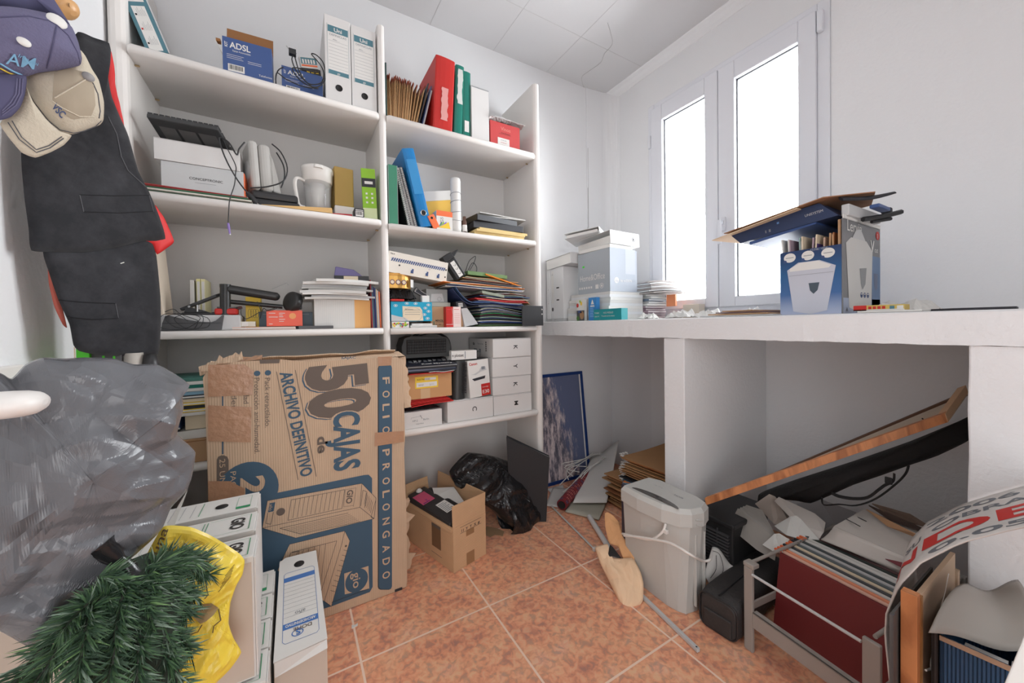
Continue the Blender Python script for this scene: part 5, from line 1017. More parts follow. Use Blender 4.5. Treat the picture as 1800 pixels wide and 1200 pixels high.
def flap(Mf, pts, name='flap'): mb = MB(); mb.M = Mx @ Mf; mb.plate(pts, .003, CARTON2); return mb.build(name, t)
flap(frame((0, .0035, h_+.0005), (1, 0, 0), (0, .03, 1)), [(0, 0), (w_, 0), (w_, .092), (0, .092)])
flap(frame((0, l_-.001, h_+.0005), (1, 0, 0), (0, .1, 1)), [(0, 0), (w_*.72, 0), (w_*.7, .08), (.004, .075)])
flap(frame((w_-.003, .004, h_+.0005), (0, 1, 0), (.05, 0, 1)), [(0, 0), (l_-.01, 0), (l_-.012, .095), (0, .092)])
flap(frame((.0, .004, h_-.001), (0, 1, 0), (-.2, 0, -1)), [(0, 0), (l_*.95, 0), (l_*.93, .01), (.03, .02), (0, .015)])
t2_ = T('toner_unit', 'black toner unit with magenta label lying in the open kraft carton', 'toner', (.56, 1.66, .14))
mb = MB(); mb.M = Mx @ Matrix.Translation((.012, 0, .13)) @ Matrix.Rotation(radians(-9), 4, 'Y') @ Matrix.Rotation(radians(4), 4, 'X'); TB = pm('toner_black', (50, 47, 48), .5)
mb.box(0, .10, .03, .372, -.03, .07, TB); mb.box(.1005, .13, .05, .36, -.03, .055, BLACK); tb_ = mb.build('toner_body', t2_, bevel=.008)
lab = MB(); lab.M = mb.M; F = TP(0, 0, .0703)
lab.rect(.004, .235, .07, .33, pm('magenta_label', (204, 84, 118), .5), F); lab.text('T', .03, .25, .02, pm('violet_ink', (96, 40, 120), .6), F, bold=.02); lab.rect(.01, .24, .045, .246, pm('violet_ink', (96, 40, 120), .6), F, .0009)
lab.rect(.04, .10, .092, .19, LBL, F)
for i in range(7): lab.rect(.044, .107+.011*i, .075+.01*(i % 2), .111+.011*i, LINE, F, .0009)
lab.box(.06, .092, .044, .056, .0705, .078, pm('red_catch', (206, 30, 60), .4)); lab.box(.06, .092, .0565, .061, .0705, .078, LBL); lab.build('printed_labels', tb_)
cb = MB(); cb.M = Mx; cb.tube([(.05, .34, .23), (.058, .30, .222), (.07, .25, .217), (.085, .20, .213), (.10, .17, .205)], .003, LBL, n=6); cb.lathe([(0, 0), (.012, .002), (.016, .012), (.008, .022), (0, .024)], LBL, c=(.052, .345, .222)); tag(cb.build('white_lead'), 'white cord with a bulky end lying across the black toner unit', 'cable')
mb = MB(); mb.M = Mx; mb.add([(.09, .10, .2), (.17, .09, .185), (.172, .22, .25), (.10, .30, .245), (.08, .25, .225), (.168, .11, .19)], [(0, 1, 5, 2, 3, 4)], PAPER); tag(mb.build('crumpled_sheet', solid=.0015), 'folded white sheet tucked in the open kraft carton beside the toner', 'paper')

# ============================================================ generic film bags
def film(name, rgb, rough=.25, sc=6, st=.9, trans=0, sc2=22, sheen=0):
    m = pm(name, rgb, rough); nt = m.node_tree; b = nt.nodes['Principled BSDF']; L = nt.links.new
    tc = nt.nodes.new('ShaderNodeTexCoord'); n1 = nt.nodes.new('ShaderNodeTexNoise'); n1.noise_type = 'RIDGED_MULTIFRACTAL'; n1.inputs['Scale'].default_value = sc; n1.inputs['Detail'].default_value = 5; n1.inputs['Distortion'].default_value = .8
    n2 = nt.nodes.new('ShaderNodeTexVoronoi'); n2.inputs['Scale'].default_value = sc2; n2.feature = 'F1'
    ad = nt.nodes.new('ShaderNodeMath'); ad.operation = 'MULTIPLY_ADD'; ad.inputs[1].default_value = .5
    bp = nt.nodes.new('ShaderNodeBump'); bp.inputs['Strength'].default_value = st; bp.inputs['Distance'].default_value = .012
    L(tc.outputs['Object'], n1.inputs['Vector']); L(tc.outputs['Object'], n2.inputs['Vector']); L(n2.outputs['Distance'], ad.inputs[0]); L(n1.outputs['Fac'], ad.inputs[2]); L(ad.outputs[0], bp.inputs['Height']); L(bp.outputs['Normal'], b.inputs['Normal'])
    if trans: b.inputs['Transmission Weight'].default_value = trans; b.inputs['IOR'].default_value = 1.02
    return m
def atp(u, v, p0, nrm):
    D_ = CR*((u-PX0)/FPX)+CD*((v-PY0)/FPX)+CF; p0 = Vector(p0); nrm = Vector(nrm); return CAMP+D_*((p0-CAMP).dot(nrm)/D_.dot(nrm))
def blob(mb, outline, centre, p0, nrm, depth, mat, crease=.03, seed=0, rings=22, per=6, freq=7, prof=.5, facet=True, dirs=None, smooth=False, octs=(1, .6, .3), vor=0):
    """closed body with the given silhouette, real thickness and crumpled film folds"""
    nrm = Vector(nrm).normalized()
    if nrm.dot(Vector(p0)-CAMP) > 0: nrm = -nrm
    P = [Vector(q_) for q_ in outline]; n = len(P); Q_ = []
    for i in range(n):
        p0_, p1, p2, p3 = P[i-1], P[i], P[(i+1) % n], P[(i+2) % n]
        for k in range(per):
            s_ = k/per; cr = .5*((2*p1)+(-p0_+p2)*s_+(2*p0_-5*p1+4*p2-p3)*s_*s_+(-p0_+3*p1-3*p2+p3)*s_**3); Q_.append(cr.lerp(p1.lerp(p2, s_), .5))
    m = len(Q_); C_ = Vector(centre); vs = []
    for side in (1, -1):
        for j in range(rings+1):
            f = j/rings
            for i in range(m):
                q_ = C_.lerp(Q_[i], f); X = atp(q_.x, q_.y, p0, nrm); hgt = (1-f**2.6)**prof
                a = X*freq+Vector((seed, seed*2, 0)); c_ = 0
                if f < 1:
                    w1 = Vector((noise.noise(a*.45), noise.noise(a*.45+Vector((7.1, 0, 3))), noise.noise(a*.45+Vector((0, 9.4, 5)))))*1.1; b_ = a*.6+w1; c_ = octs[0]*(abs(noise.noise(b_))*2-.55)+octs[1]*(abs(noise.noise(b_*2.1+Vector((5, 1, 2))))*2-.5)+octs[2]*(abs(noise.noise(b_*4.3))*2-.5)
                    c_ = -c_
                    if vor: dd = noise.voronoi(X*vor+w1*.5+Vector((seed, 0, 0)))[0]; d2_ = noise.voronoi(X*vor*2.3+w1)[0]; c_ = c_*.55+1.3*(.45-dd[0])+.15*(dd[1]-dd[0])+.35*(.4-d2_[0])
                    if dirs: c_ += dirs(X, f)
                vs.append(X+nrm*side*(depth*hgt)+nrm*side*crease*c_*min(1, (1-f)*5+.12))
    R1 = rings+1; fs = []
    for s_ in (0, 1):
        for j in range(rings):
            for i in range(m):
                i2 = (i+1) % m; q_ = [s_*R1*m+j*m+i, s_*R1*m+(j+1)*m+i, s_*R1*m+(j+1)*m+i2, s_*R1*m+j*m+i2]
                fs.append(q_ if s_ == 0 else q_[::-1])
    base = rings*m
    for i in range(m):  # join the rims
        i2 = (i+1) % m; fs.append((base+i, R1*m+base+i, R1*m+base+i2, base+i2))
    return mb.add(vs, fs, mat, smooth)
FB = film('black_bin_film', (30, 30, 32), .2, 9, .9)
mb = MB(); blob(mb, [(790, 828), (806, 808), (822, 795), (845, 797), (872, 803), (905, 815), (925, 840), (935, 868), (952, 900), (950, 915), (938, 925), (934, 942), (915, 946), (896, 940), (905, 930), (890, 918), (870, 898), (850, 885), (838, 872), (815, 862), (800, 850)], (870, 855), (.93, 1.72, .2), (.15, -1, .45), .075, FB, .022, 3, freq=9)
mb.M = Matrix.Identity(4); o = mb.build('bin_bag'); tag(o, 'crumpled black plastic bin bag on the floor behind the open kraft carton', 'bag')
# black presentation board standing on the floor, leaning on the shelf side
t = T('black_binder', 'large black portfolio binder with white pages standing against the shelving upright', 'binder', (1.10, 1.64, 0))
p1 = Vector((.985, 1.72, 0)); p2 = Vector((1.145, 1.62, 0)); top1 = atp(890, 768, (.985, 1.72, 0), (.45, .9, .1)); top2 = atp(966, 804, (1.145, 1.62, 0), (.45, .9, .1))
nrm = (p2-p1).cross(Vector((0, 0, 1))).normalized(); back = -nrm if nrm.y < 0 else nrm
DBK = pm('black_cloth_cover', (40, 41, 44), .65)
b_ = back*.004; mb = MB(); mb.hexa([p1, p2, p2+b_, p1+b_, top1, top2, top2+b_, top1+b_], DBK); s_ = back*.03; mb.hexa([p1+s_, p2+s_, p2+s_+b_, p1+s_+b_, top1+s_, top2+s_, top2+s_+b_, top1+s_+b_], DBK); mb.build('covers', t)
mb = MB(); i_ = (p2-p1).normalized()*-.003
for k in range(5):
    a_ = back*(.006+.005*k); c_ = back*(.0095+.005*k); mb.hexa([p1+a_, p2+a_+i_*(1+k % 2), p2+c_+i_*(1+k % 2), p1+c_, top1*.98+p1*.02+a_, top2*.985+p2*.015+a_+i_, top2*.985+p2*.015+c_+i_, top1*.98+p1*.02+c_], PAPER)
mb.build('pages', t)
# torn kraft scrap and dust on the floor
mb = MB(); pz = [(855, 925), (872, 928), (886, 934), (884, 942), (870, 940), (862, 944), (850, 938)]; mb.plate([(at(*q_, 2, .001).x, at(*q_, 2, .001).y) for q_ in pz][::-1], .002, pm('scrap_kraft', (150, 120, 90), .8), Matrix.Translation((0, 0, .0005))); tag(mb.build('paper_scrap'), 'small torn brown paper scrap on the floor beside the bin bag', 'scrap')
mb = MB(); mb.plate([(.0, 0), (.02, .004), (.022, .014), (.01, .01), (.002, .016)], .003, LBL, Matrix.Translation((.155, 1.40, .0005))); tag(mb.build('paper_scrap'), 'tiny white paper scrap on the tiles below the big carton', 'scrap')
# ============================================================ framed print, gift wrap, papers in the first alcove
t = T('framed_print', 'blue-framed mountain poster leaning upright against the alcove wall', 'picture', (1.5, 2.0, 0))
Mp = frame((1.30, 1.965, .0005), (1, 0, 0), (0, .075, .715)); w_, h_ = .47, .722
PBL = pm('frame_blue', (20, 52, 112), .35)
mb = MB(); mb.M = Mp
for (a, b, c, d) in ((0, w_, 0, .02), (0, w_, h_-.02, h_), (0, .02, .02, h_-.02), (w_-.02, w_, .02, h_-.02)): mb.box(a, b, c, d, -.012, .004, PBL)
mb.build('frame', t, bevel=.002)
ART = bpy.data.materials.new('mountain_print'); ART.use_nodes = True; nt = ART.node_tree; b = nt.nodes['Principled BSDF']; L = nt.links.new; b.inputs['Roughness'].default_value = .25
tc = nt.nodes.new('ShaderNodeTexCoord'); mp = nt.nodes.new('ShaderNodeMapping'); mp.inputs['Scale'].default_value = (26, 26, 6); n1 = nt.nodes.new('ShaderNodeTexNoise'); n1.inputs['Scale'].default_value = 1; n1.inputs['Detail'].default_value = 9; n1.inputs['Roughness'].default_value = .75
L(tc.outputs['Object'], mp.inputs[0]); L(mp.outputs[0], n1.inputs['Vector'])
sp = nt.nodes.new('ShaderNodeSeparateXYZ'); L(tc.outputs['Object'], sp.inputs[0])
# pale rocky mass at the left and centre, blue shade at the upper right
m1 = nt.nodes.new('ShaderNodeMath'); m1.operation = 'MULTIPLY_ADD'; m1.inputs[1].default_value = -3.2; m1.inputs[2].default_value = .38; L(sp.outputs['X'], m1.inputs[0])
m2 = nt.nodes.new('ShaderNodeMath'); m2.operation = 'MULTIPLY_ADD'; m2.inputs[1].default_value = -1.1; L(sp.outputs['Z'], m2.inputs[0]); L(m1.outputs[0], m2.inputs[2])
m3 = nt.nodes.new('ShaderNodeMath'); m3.operation = 'MULTIPLY_ADD'; m3.use_clamp = True; m3.inputs[1].default_value = 1.4; L(n1.outputs['Fac'], m3.inputs[0]); L(m2.outputs[0], m3.inputs[2])
rp = nt.nodes.new('ShaderNodeValToRGB'); e = rp.color_ramp.elements; e[0].position = .38; e[0].color = (*lin((92, 92, 104)), 1); e[1].position = .62; e[1].color = (*lin((232, 218, 218)), 1)
q_ = e.new(.5); q_.color = (*lin((176, 164, 170)), 1); q_ = e.new(.46); q_.color = (*lin((120, 116, 128)), 1)
r2 = nt.nodes.new('ShaderNodeValToRGB'); e = r2.color_ramp.elements; e[0].position = .3; e[0].color = (0, 0, 0, 1); e[1].position = .62; e[1].color = (1, 1, 1, 1)
mxp = nt.nodes.new('ShaderNodeMix'); mxp.data_type = 'RGBA'; mxp.inputs['A'].default_value = (*lin((104, 114, 146)), 1)
L(n1.outputs['Fac'], rp.inputs[0]); L(m3.outputs[0], r2.inputs[0]); L(r2.outputs[0], mxp.inputs['Factor']); L(rp.outputs[0], mxp.inputs['B']); L(mxp.outputs['Result'], b.inputs['Base Color'])
mb = MB(); mb.M = Mp; mb.box(.0205, w_-.0205, .0205, h_-.0205, -.008, -.002, ART); po = mb.build('mountain_poster', t)
mb = MB(); mb.M = Mp; mb.box(w_-.032, w_-.0206, .021, h_-.021, -.0019, -.0012, LBL); mb.build('white_margin', po)
t = T('gift_wrap_roll', 'dark red patterned gift wrap roll lying diagonally over papers in the alcove', 'roll', (1.6, 1.86, .03))
a = Vector((1.285, 1.665, .036)); b = Vector((1.86, 1.98, .07)); DR = pm('wrap_maroon', (112, 28, 40), .4)
mb = MB(); mb.tube([a, b], .030, DR, n=20, sub=1); d_ = (b-a).normalized(); u_ = d_.orthogonal().normalized(); v_ = d_.cross(u_)
r = random.Random(5)
for i in range(22):
    for k in range(10):
        th0 = 2*pi*k/10+(i % 2)*.3; c_ = a.lerp(b, .025+i*.0435); s_ = .008; pts = []
        for (p_, q_) in ((-1, -.24), (1, -.24), (1, .24), (-1, .24)): pts.append(c_+d_*p_*s_+(u_*cos(th0+q_)+v_*sin(th0+q_))*.0306)
        mb.poly(pts, (pm('wrap_rose', (176, 104, 96), .5), pm('wrap_blue', (92, 86, 120), .5), pm('wrap_red', (150, 44, 44), .5))[r.randrange(3)])
mb.build('patterned_paper', t); mb = MB(); mb.tube([a-d_*.004, a], .022, DARKHOLE, n=16, sub=1); mb.build('hollow_core', t)
def curved_sheet(name, label, cat, corners, th, mat, lift=.0, nu=16, nv=10, fn=None, group=None):
    A_, B_, C_, D_ = [Vector(c) for c in corners]; mb = MB()
    def f(u, v):
        p = (A_*(1-u)+B_*u)*(1-v)+(D_*(1-u)+C_*u)*v; p = p+Vector((0, 0, lift*4*u*(1-u))); 
        return p+Vector(fn(u, v)) if fn else p
    mb.grid(f, nu, nv, mat); return tag(mb.build(name, solid=th, off=1), label, cat, group)
curved_sheet('paper_sheet', 'large white sheet sagging from the folder stack beside the gift wrap roll', 'paper', [(1.36, 1.66, .03), (1.52, 1.555, .032), (1.98, 1.90, .17), (1.84, 2.02, .10)], .0015, PAPER, fn=lambda u, v: (0, 0, .04*v*v*u+.012*sin(u*5+v*3)*v))
curved_sheet('paper_sheet', 'white sheet under the lower end of the gift wrap roll', 'paper', [(1.24, 1.76, .004), (1.36, 1.63, .004), (1.56, 1.80, .008), (1.42, 1.93, .006)], .001, PAPER)
curved_sheet('paper_sheet', 'small white paper slip on the floor by the poster frame', 'paper', [(1.36, 1.86, .003), (1.46, 1.86, .003), (1.50, 1.93, .003), (1.38, 1.94, .003)], .001, PAPER)
curved_sheet('grey_board', 'grey-green plastic board lying on the floor under the big white sheet', 'board', [(1.29, 1.64, .004), (1.385, 1.475, .004), (1.72, 1.70, .012), (1.60, 1.86, .012)], .008, pm('grey_green_board', (168, 166, 152), .5))
mb = MB(); r = random.Random(8)
for k in range(5):
    pts = [Vector((1.42+.06*k, 1.84+.015*k, .05+.01*k)), Vector((1.52, 1.90+.01*k, .075+.012*k)), Vector((1.66, 1.95-.01*k, .105+.01*k)), Vector((1.82, 1.985, .115+.006*k)), Vector((1.90, 1.96-.012*k, .11)), Vector((1.82, 1.91-.008*k, .10+.008*k)), Vector((1.66+.03*k, 1.87, .09+.01*k)), Vector((1.5+.03*k, 1.80+.01*k, .06+.008*k)), Vector((1.38+.03*k, 1.76, .045))]
    pts = [p_+Vector((r.uniform(-.015, .015), r.uniform(-.012, .012), r.uniform(0, .012))) for p_ in pts]; mb.tube(pts, .0028, LBL, n=6)
tag(mb.build('white_cable'), 'bundle of white cable looped over the upper end of the gift wrap roll', 'cable')
# stack of suspension files in the alcove
t_cols = [KF[0], KF[1], KF[2], DK, KF[0], pm('folder_brown', (138, 92, 58), .8), KF[1], pm('folder_orange', (204, 122, 70), .7), KF[2], KF[0], pm('folder_blue', (92, 136, 160), .7), KF[1]]
r = random.Random(9); z = .002; tot = 26
names = {0: 'kraft'}
for k in range(tot):
    th = .010; dx = r.uniform(-.02, .02); f = k/tot; y1 = 1.50+r.uniform(-.012, .012)-.02*f
    x0_ = 1.56+.02*f+dx; m_ = t_cols[(k*5) % len(t_cols)]
    if k == tot-1: m_ = KF[1]
    zf = (lambda z, k: lambda u: z+.003+.012*sin(u*2.2+k*.15)*(k/tot))(z, k)
    if k > 13: bent('suspension_file', 'suspension file in the alcove stack behind the paper shredder', 'file', x0_, 2.02, 1.12, y1, zf, .0045, m_, 'suspension files stacked in the first alcove', a=radians(3)*(k/tot)+r.uniform(-.03, .03))
    else: bent('suspension_file', 'brown-toned file low in the alcove stack behind the red cloth', 'file', 1.60+dx-.02, 2.02, 1.12, 1.62+r.uniform(-.03, .02), zf, .005, (t_cols[5], KF[1], KF[0])[k % 3], 'files at the foot of the alcove stack', a=r.uniform(-.04, .04))
    if k > 13:
        mb = MB()
        for q_ in range(3): xx_ = x0_+.008+.02*q_; mb.box(xx_, xx_+.012, y1+.0, y1+.014, z+.004, z+.008, LBL)
        mb.box(x0_-.012, x0_, y1-.03, y1-.01, z+.005, z+.008, LBL); tag(mb.build('file_clip'), 'white plastic clips on the end of a stacked suspension file', 'clip', 'clips on the stacked suspension files')
    z += .0125
mb = MB(); blob(mb, [(1092, 826), (1104, 818), (1116, 824), (1124, 836), (1118, 846), (1112, 856), (1104, 850), (1098, 838)], (1108, 836), (1.70, 1.62, .16), (-.5, -.8, .3), .02, pm('red_cloth', (176, 24, 36), .9), .008, 2, rings=8, freq=16, smooth=True); tag(mb.build('red_cloth'), 'small crumpled bright red cloth in front of the stacked suspension files', 'cloth')
curved_sheet('blue_folder', 'blue folder poking out under the suspension files behind the shredder', 'folder', [(1.50, 1.42, .17), (1.72, 1.18, .17), (1.80, 1.24, .19), (1.60, 1.50, .19)], .004, t_cols[10])
curved_sheet('orange_folder', 'orange folder above the blue one in the alcove stack', 'folder', [(1.54, 1.45, .18), (1.72, 1.24, .178), (1.85, 1.30, .21), (1.63, 1.50, .20)], .003, t_cols[7])
# floor litter: rods, tube, paper bag
def rod(name, label, cat, pts, r_, mat, sub=1, n=8): mb = MB(); mb.tube(pts, r_, mat, n=n, sub=sub); return tag(mb.build(name), label, cat)
a, b = Vector((1.262, 1.73, .007)), Vector((1.186, 1.30, .007)); rod('metal_rod', 'thin pale metal rod on the tiles running up towards the gift wrap roll', 'rod', [a, b], .0045, GREYP)
a, b = Vector((1.14, 1.03, .008)), at(1228, 1143, 2, .008); mb = MB(); d_ = (b-a).normalized(); s_ = Vector((-d_.y, d_.x, 0))*.006; z_ = Vector((0, 0, .006)); mb.hexa([a-s_-z_, b-s_-z_, b+s_-z_, a+s_-z_, a-s_+z_, b-s_+z_, b+s_+z_, a+s_+z_], GREYP); mb.lathe([(0, .0065), (.002, .0063), (.003, .006)], DARKHOLE, c=b-d_*.008, n=10); tag(mb.build('metal_rail', bevel=.001), 'flat pale metal rail lying on the tiles in front of the shredder', 'rail')
a, b = at(1036, 908, 2, .016), at(1070, 962, 2, .016); rod('plastic_tube', 'short white plastic tube on the floor under the paper bag', 'tube', [a, b, b+(b-a)*.35], .0135, pm('tube_white', (208, 208, 206), .3), n=18)
mb = MB(); mb.box(1.175, 1.195, 1.285, 1.30, .0005, .016, LBL); tag(mb.build('plastic_ferrule', bevel=.003), 'small white plastic cap on the rod end beside the paper bag', 'cap')
# kraft paper bag
PBG = pm('bag_paper', (226, 190, 156), .75, var=.08, vs=9, bump=.6, bs=18); PBI = pm('bag_inside', (206, 154, 108), .8, var=.1, vs=20)
t = T('paper_bag', 'crumpled kraft paper bag lying open against the grey shredder', 'bag', (1.1, 1.08, 0))
pl = (1.10, 1.10, .07); nn = (-.55, -.35, .75)
mb = MB(); blob(mb, [(1046, 962), (1056, 958), (1068, 956), (1074, 978), (1090, 981), (1110, 980), (1116, 985), (1126, 1005), (1131, 1025), (1130, 1055), (1120, 1068), (1098, 1080), (1096, 1071), (1088, 1058), (1070, 1020), (1055, 990)], (1092, 1020), pl, nn, .028, PBG, .014, 5, rings=18, per=6, freq=10, vor=14); mb.build('bag_body', t)
mb = MB(); blob(mb, [(1063, 903), (1068, 900), (1078, 906), (1088, 918), (1096, 940), (1108, 962), (1116, 985), (1108, 984), (1096, 983), (1086, 960), (1072, 955), (1068, 945), (1064, 925)], (1086, 945), (1.13, 1.13, .10), nn, .006, PBI, .005, 8, rings=8, per=4, freq=14); mb.build('bag_mouth', t)
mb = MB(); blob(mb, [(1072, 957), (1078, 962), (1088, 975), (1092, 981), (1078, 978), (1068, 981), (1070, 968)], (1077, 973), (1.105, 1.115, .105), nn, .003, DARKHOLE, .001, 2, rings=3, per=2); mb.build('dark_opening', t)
# ============================================================ paper shredder
SG = pm('shredder_grey', (186, 186, 182), .5, bump=.04, bs=300)
t = T('paper_shredder', 'tall light grey paper shredder with cable, standing before the masonry pier', 'shredder', (1.25, .95, 0))
# plan outline: front faces -x, slightly tapered in a bow
bot = [(1.180, 1.10), (1.175, .90), (1.185, .855), (1.200, .838), (1.215, .826), (1.30, .845), (1.315, .86), (1.325, 1.06), (1.31, 1.10)]
top = [(1.150, 1.09), (1.140, 1.00), (1.146, .895), (1.170, .838), (1.200, .812), (1.25, .80), (1.30, .815), (1.318, .86), (1.33, 1.04), (1.31, 1.09)]
bot = [(1.190, 1.105), (1.182, 1.0), (1.178, .90), (1.186, .86), (1.200, .836), (1.25, .826), (1.300, .834), (1.318, .86), (1.325, 1.05), (1.31, 1.105)]
def loft(mb, A_, za, B_, zb, mat, cap=True, smooth=False):
    n = len(A_); vs = [(p_[0], p_[1], za) for p_ in A_]+[(p_[0], p_[1], zb) for p_ in B_]
    mb.add(vs, [(i, (i+1) % n, n+(i+1) % n, n+i) for i in range(n)], mat, smooth)
    if cap: mb.add(vs, [tuple(range(n))[::-1], tuple(range(n, 2*n))], mat)
mid = [(b_[0]*.25+t_[0]*.75, b_[1]*.25+t_[1]*.75) for b_, t_ in zip(bot, top)]
mb = MB(); loft(mb, bot[::-1], .001, mid[::-1], .325, SG); mb.build('waste_bin', t, bevel=.004)
big = [(x+(x-1.24)*.03, y+(y-.95)*.02) for x, y in top]; sm = [(x*.9+1.24*.1, y*.93+.95*.07) for x, y in big]
mb = MB(); loft(mb, big[::-1], .3262, big[::-1], .372, SG, False); loft(mb, big[::-1], .372, sm[::-1], .388, SG, False); mb.add([(p_[0], p_[1], .388) for p_ in sm[::-1]], [tuple(range(len(sm)))], SG); mb.add([(p_[0], p_[1], .3262) for p_ in big], [tuple(range(len(big)))], SG); head_ = mb.build('cutter_head', t, bevel=.003)
mb = MB(); M_ = Matrix.Translation((1.215, .945, .3885)); pts = [(-.048+.0*(i), .115*cos(pi*i/14)) for i in range(1)]
sl = [(-.050+.034*0, .105)]+[(-.050+.030*sin(pi*i/12), .105*cos(pi*i/12)) for i in range(1, 12)]+[(-.050, -.105)]
mb.plate(sl, .0012, pm('smoked_panel', (88, 86, 84), .2), M_); mb.disc(-.03, -.0, .007, BLACK, M_, .002); mb.line((-.040, .06), (-.038, -.07), .0012, LINE, M_, .002); mb.build('feed_slot_panel', head_)
mb = MB(); M_ = frame((1.262, 1.02, .3884), (0, -1, 0), (1, 0, 0)); mb.text('auto ◦ off ◦ rev', .0, .0, .009, LINE, M_) if False else mb.text('auto  off  rev', .0, .0, .008, LINE, M_); mb.text('Lervia', .10, -.012, .016, LINE, M_, bold=.01); mb.build('printing', head_)
mb = MB()
for z_ in (.285, .295): pass
mb.tube([(1.215, .806, .335), (1.25, .8, .325), (1.29, .812, .335)], .0035, SG, n=6); mb.tube([(1.215, .806, .352), (1.25, .8, .345), (1.29, .812, .352)], .003, SG, n=6); mb.build('grip_ridge', t)
mb = MB(); mb.box(1.225, 1.232, .812, .824, .03, .29, SG); mb.box(1.275, 1.282, .812, .824, .03, .29, SG); mb.box(1.23, 1.28, .816, .824, .28, .29, SG); mb.build('side_rib', t, bevel=.002)
mb = MB(); p_ = lambda u, v, x=1.145: at(u, v, 0, x)
mb.tube([p_(1170, 920, 1.150), p_(1166, 932, 1.140), p_(1156, 942, 1.135), p_(1143, 948, 1.135), p_(1120, 944, 1.135), p_(1100, 939, 1.14), p_(1094, 938, 1.16)], .0045, WP, n=8)
mb.tube([p_(1097, 941, 1.14), p_(1120, 943, 1.132), p_(1150, 948, 1.13), p_(1180, 955, 1.125), p_(1215, 975, 1.13), at(1235, 985, 1, .79), at(1247, 984, 1, .785), at(1250, 976, 1, .80)], .0045, WP, n=8); mb.build('power_cable', t)
mb = MB(); mb.box(1.138, 1.150, .868, .884, .292, .306, WP); mb.build('cable_clip', t, bevel=.002)
mb = MB(); mb.box(1.19, 1.205, 1.112, 1.13, .001, .37, pm('dark_violet_board', (58, 54, 66), .5)); tag(mb.build('dark_board', bevel=.001), 'narrow dark panel standing at the left rear edge of the shredder', 'board')
# ============================================================ on the masonry worktop
ZW = 1.0712
WB = pm('white_binder', (212, 212, 212), .5); SLIT = pm('black_slit', (40, 40, 42), .6)
def LFx(x, y1, z0): return frame((x-.0005, y1, z0), (0, -1, 0), (0, 0, 1))
for k, (ya, yb, lb) in enumerate(((1.99, 2.028, 'leftmost white binder standing by the wall on the worktop, with two tiny dots'), (1.945, 1.987, 'middle white binder with narrow spine label standing on the worktop'), (1.85, 1.942, 'wide white box file with two black slits standing on the worktop'))):
    t = T('white_file', lb, 'binder', (1.58, (ya+yb)/2, ZW)); mb = MB(); x0 = 1.462+.004*(k == 1)
    mb.box(x0, x0+.26, ya, yb, ZW+.018, ZW+.345, WB); F = LFx(x0, yb, ZW+.018)
    if k == 2:
        for z_ in (.115, .192): mb.rect(.022, z_, .05, z_+.008, SLIT, F)
    elif k == 1: mb.rect(.008, .1, .034, .31, LBL, F); mb.line((.02, .12), (.02, .17), .001, LINE, F); mb.disc(.021, .06, .01, DG, F, ry=.013); mb.ring(.021, .285, .006, .0015, LINE, F)
    else: mb.disc(.02, .10, .002, SLIT, F); mb.disc(.02, .19, .002, SLIT, F)
    mb.build('case', t, bevel=.002); mb = MB(); mb.box(x0, x0+.26, ya+.002, yb-.002, ZW+.0003, ZW+.0175, GREYP); mb.build('base_strip', t)
t = T('white_binder', 'white binder lying flat on top of the standing white files beside the shelving', 'binder', (1.6, 1.92, ZW+.35))
Ml = rotax((1.46, 1.85, ZW+.348), radians(-3), 'X'); mb = MB(); mb.M = Ml; z_ = ZW+.3475; mb.box(1.455, 1.73, 1.77, 2.03, z_, z_+.003, WB); mb.box(1.455, 1.73, 1.77, 2.03, z_+.062, z_+.065, WB); mb.box(1.455, 1.73, 1.765, 1.77, z_, z_+.065, WB); mb.build('cover', t, bevel=.001)
mb = MB(); mb.M = Ml; mb.box(1.46, 1.72, 1.775, 2.02, z_+.004, z_+.061, LBL); mb.build('papers', t)
# A4 stacks and hp carton
r = random.Random(31); z = ZW; k = 0
for k in range(10):
    th = .0158; j = r.uniform(-.003, .003)
    mb = MB(); mb.M = rotz((1.6, 1.65, 0), r.uniform(-.012, .012)); mb.box(1.50+j-.012*(k < 5), 1.76+j, 1.49+j, 1.84+j-.02*(k > 7), z+.0003, z+th, (PAPER, LBL, pm('paper_cool', (212, 214, 216), .8))[k % 3])
    for q_ in range(4): mb.box(1.4996+j-.012*(k < 5), 1.7602+j, 1.4896+j, 1.8402+j-.02*(k > 7), z+.003+q_*.0035, z+.0036+q_*.0035, GREYP)
    tag(mb.build('paper_ream'), 'ream of white paper in the thick stack carrying the silver-grey carton', 'paper ream', 'paper reams under the silver-grey carton'); z += th
HG = pm('silver_blue_card', (156, 162, 168), .4); HG2 = pm('silver_light_card', (150, 158, 170), .45)
t = T('laptop_carton', 'silver-grey printer carton with white Home&Office lettering on the paper stack', 'box', (1.6, 1.62, z)); zl = z+.0005
mb = MB(); mb.box(1.502, 1.70, 1.492, 1.755, zl, zl+.24, HG); F = LFx(1.502, 1.755, zl)
mb.text('Home&Office', .02, .075, .048, LBL, F, fit=.205); 
for i in range(6): mb.rect(.01+.02*i, .028, .022+.02*i, .04, LBL, F)
mb.rect(.15, .022, .175, .046, LBL, F); mb.ring(.20, .036, .015, .003, LBL, F, ry=.015); mb.disc(.20, .036, .007, LBL, F, ry=.007); mb.disc(.05, .16, .010, pm('lime_dot', (70, 200, 60), .5), F, ry=.006)
F = FR(1.502, 1.4915, zl); mb.rect(0, 0, .198, .24, HG2, F, .0003); mb.rect(.12, .1, .198, .239, pm('silver_white_card', (168, 174, 182), .45), F, .0006)
mb.disc(.05, .062, .017, LBL, F); mb.text('hp', .041, .052, .022, HG2, F, dz=.0012, bold=.01); mb.text('hp w2207h', .08, .055, .02, LBL, F, fit=.09); mb.build('carton_body', t, bevel=.001)
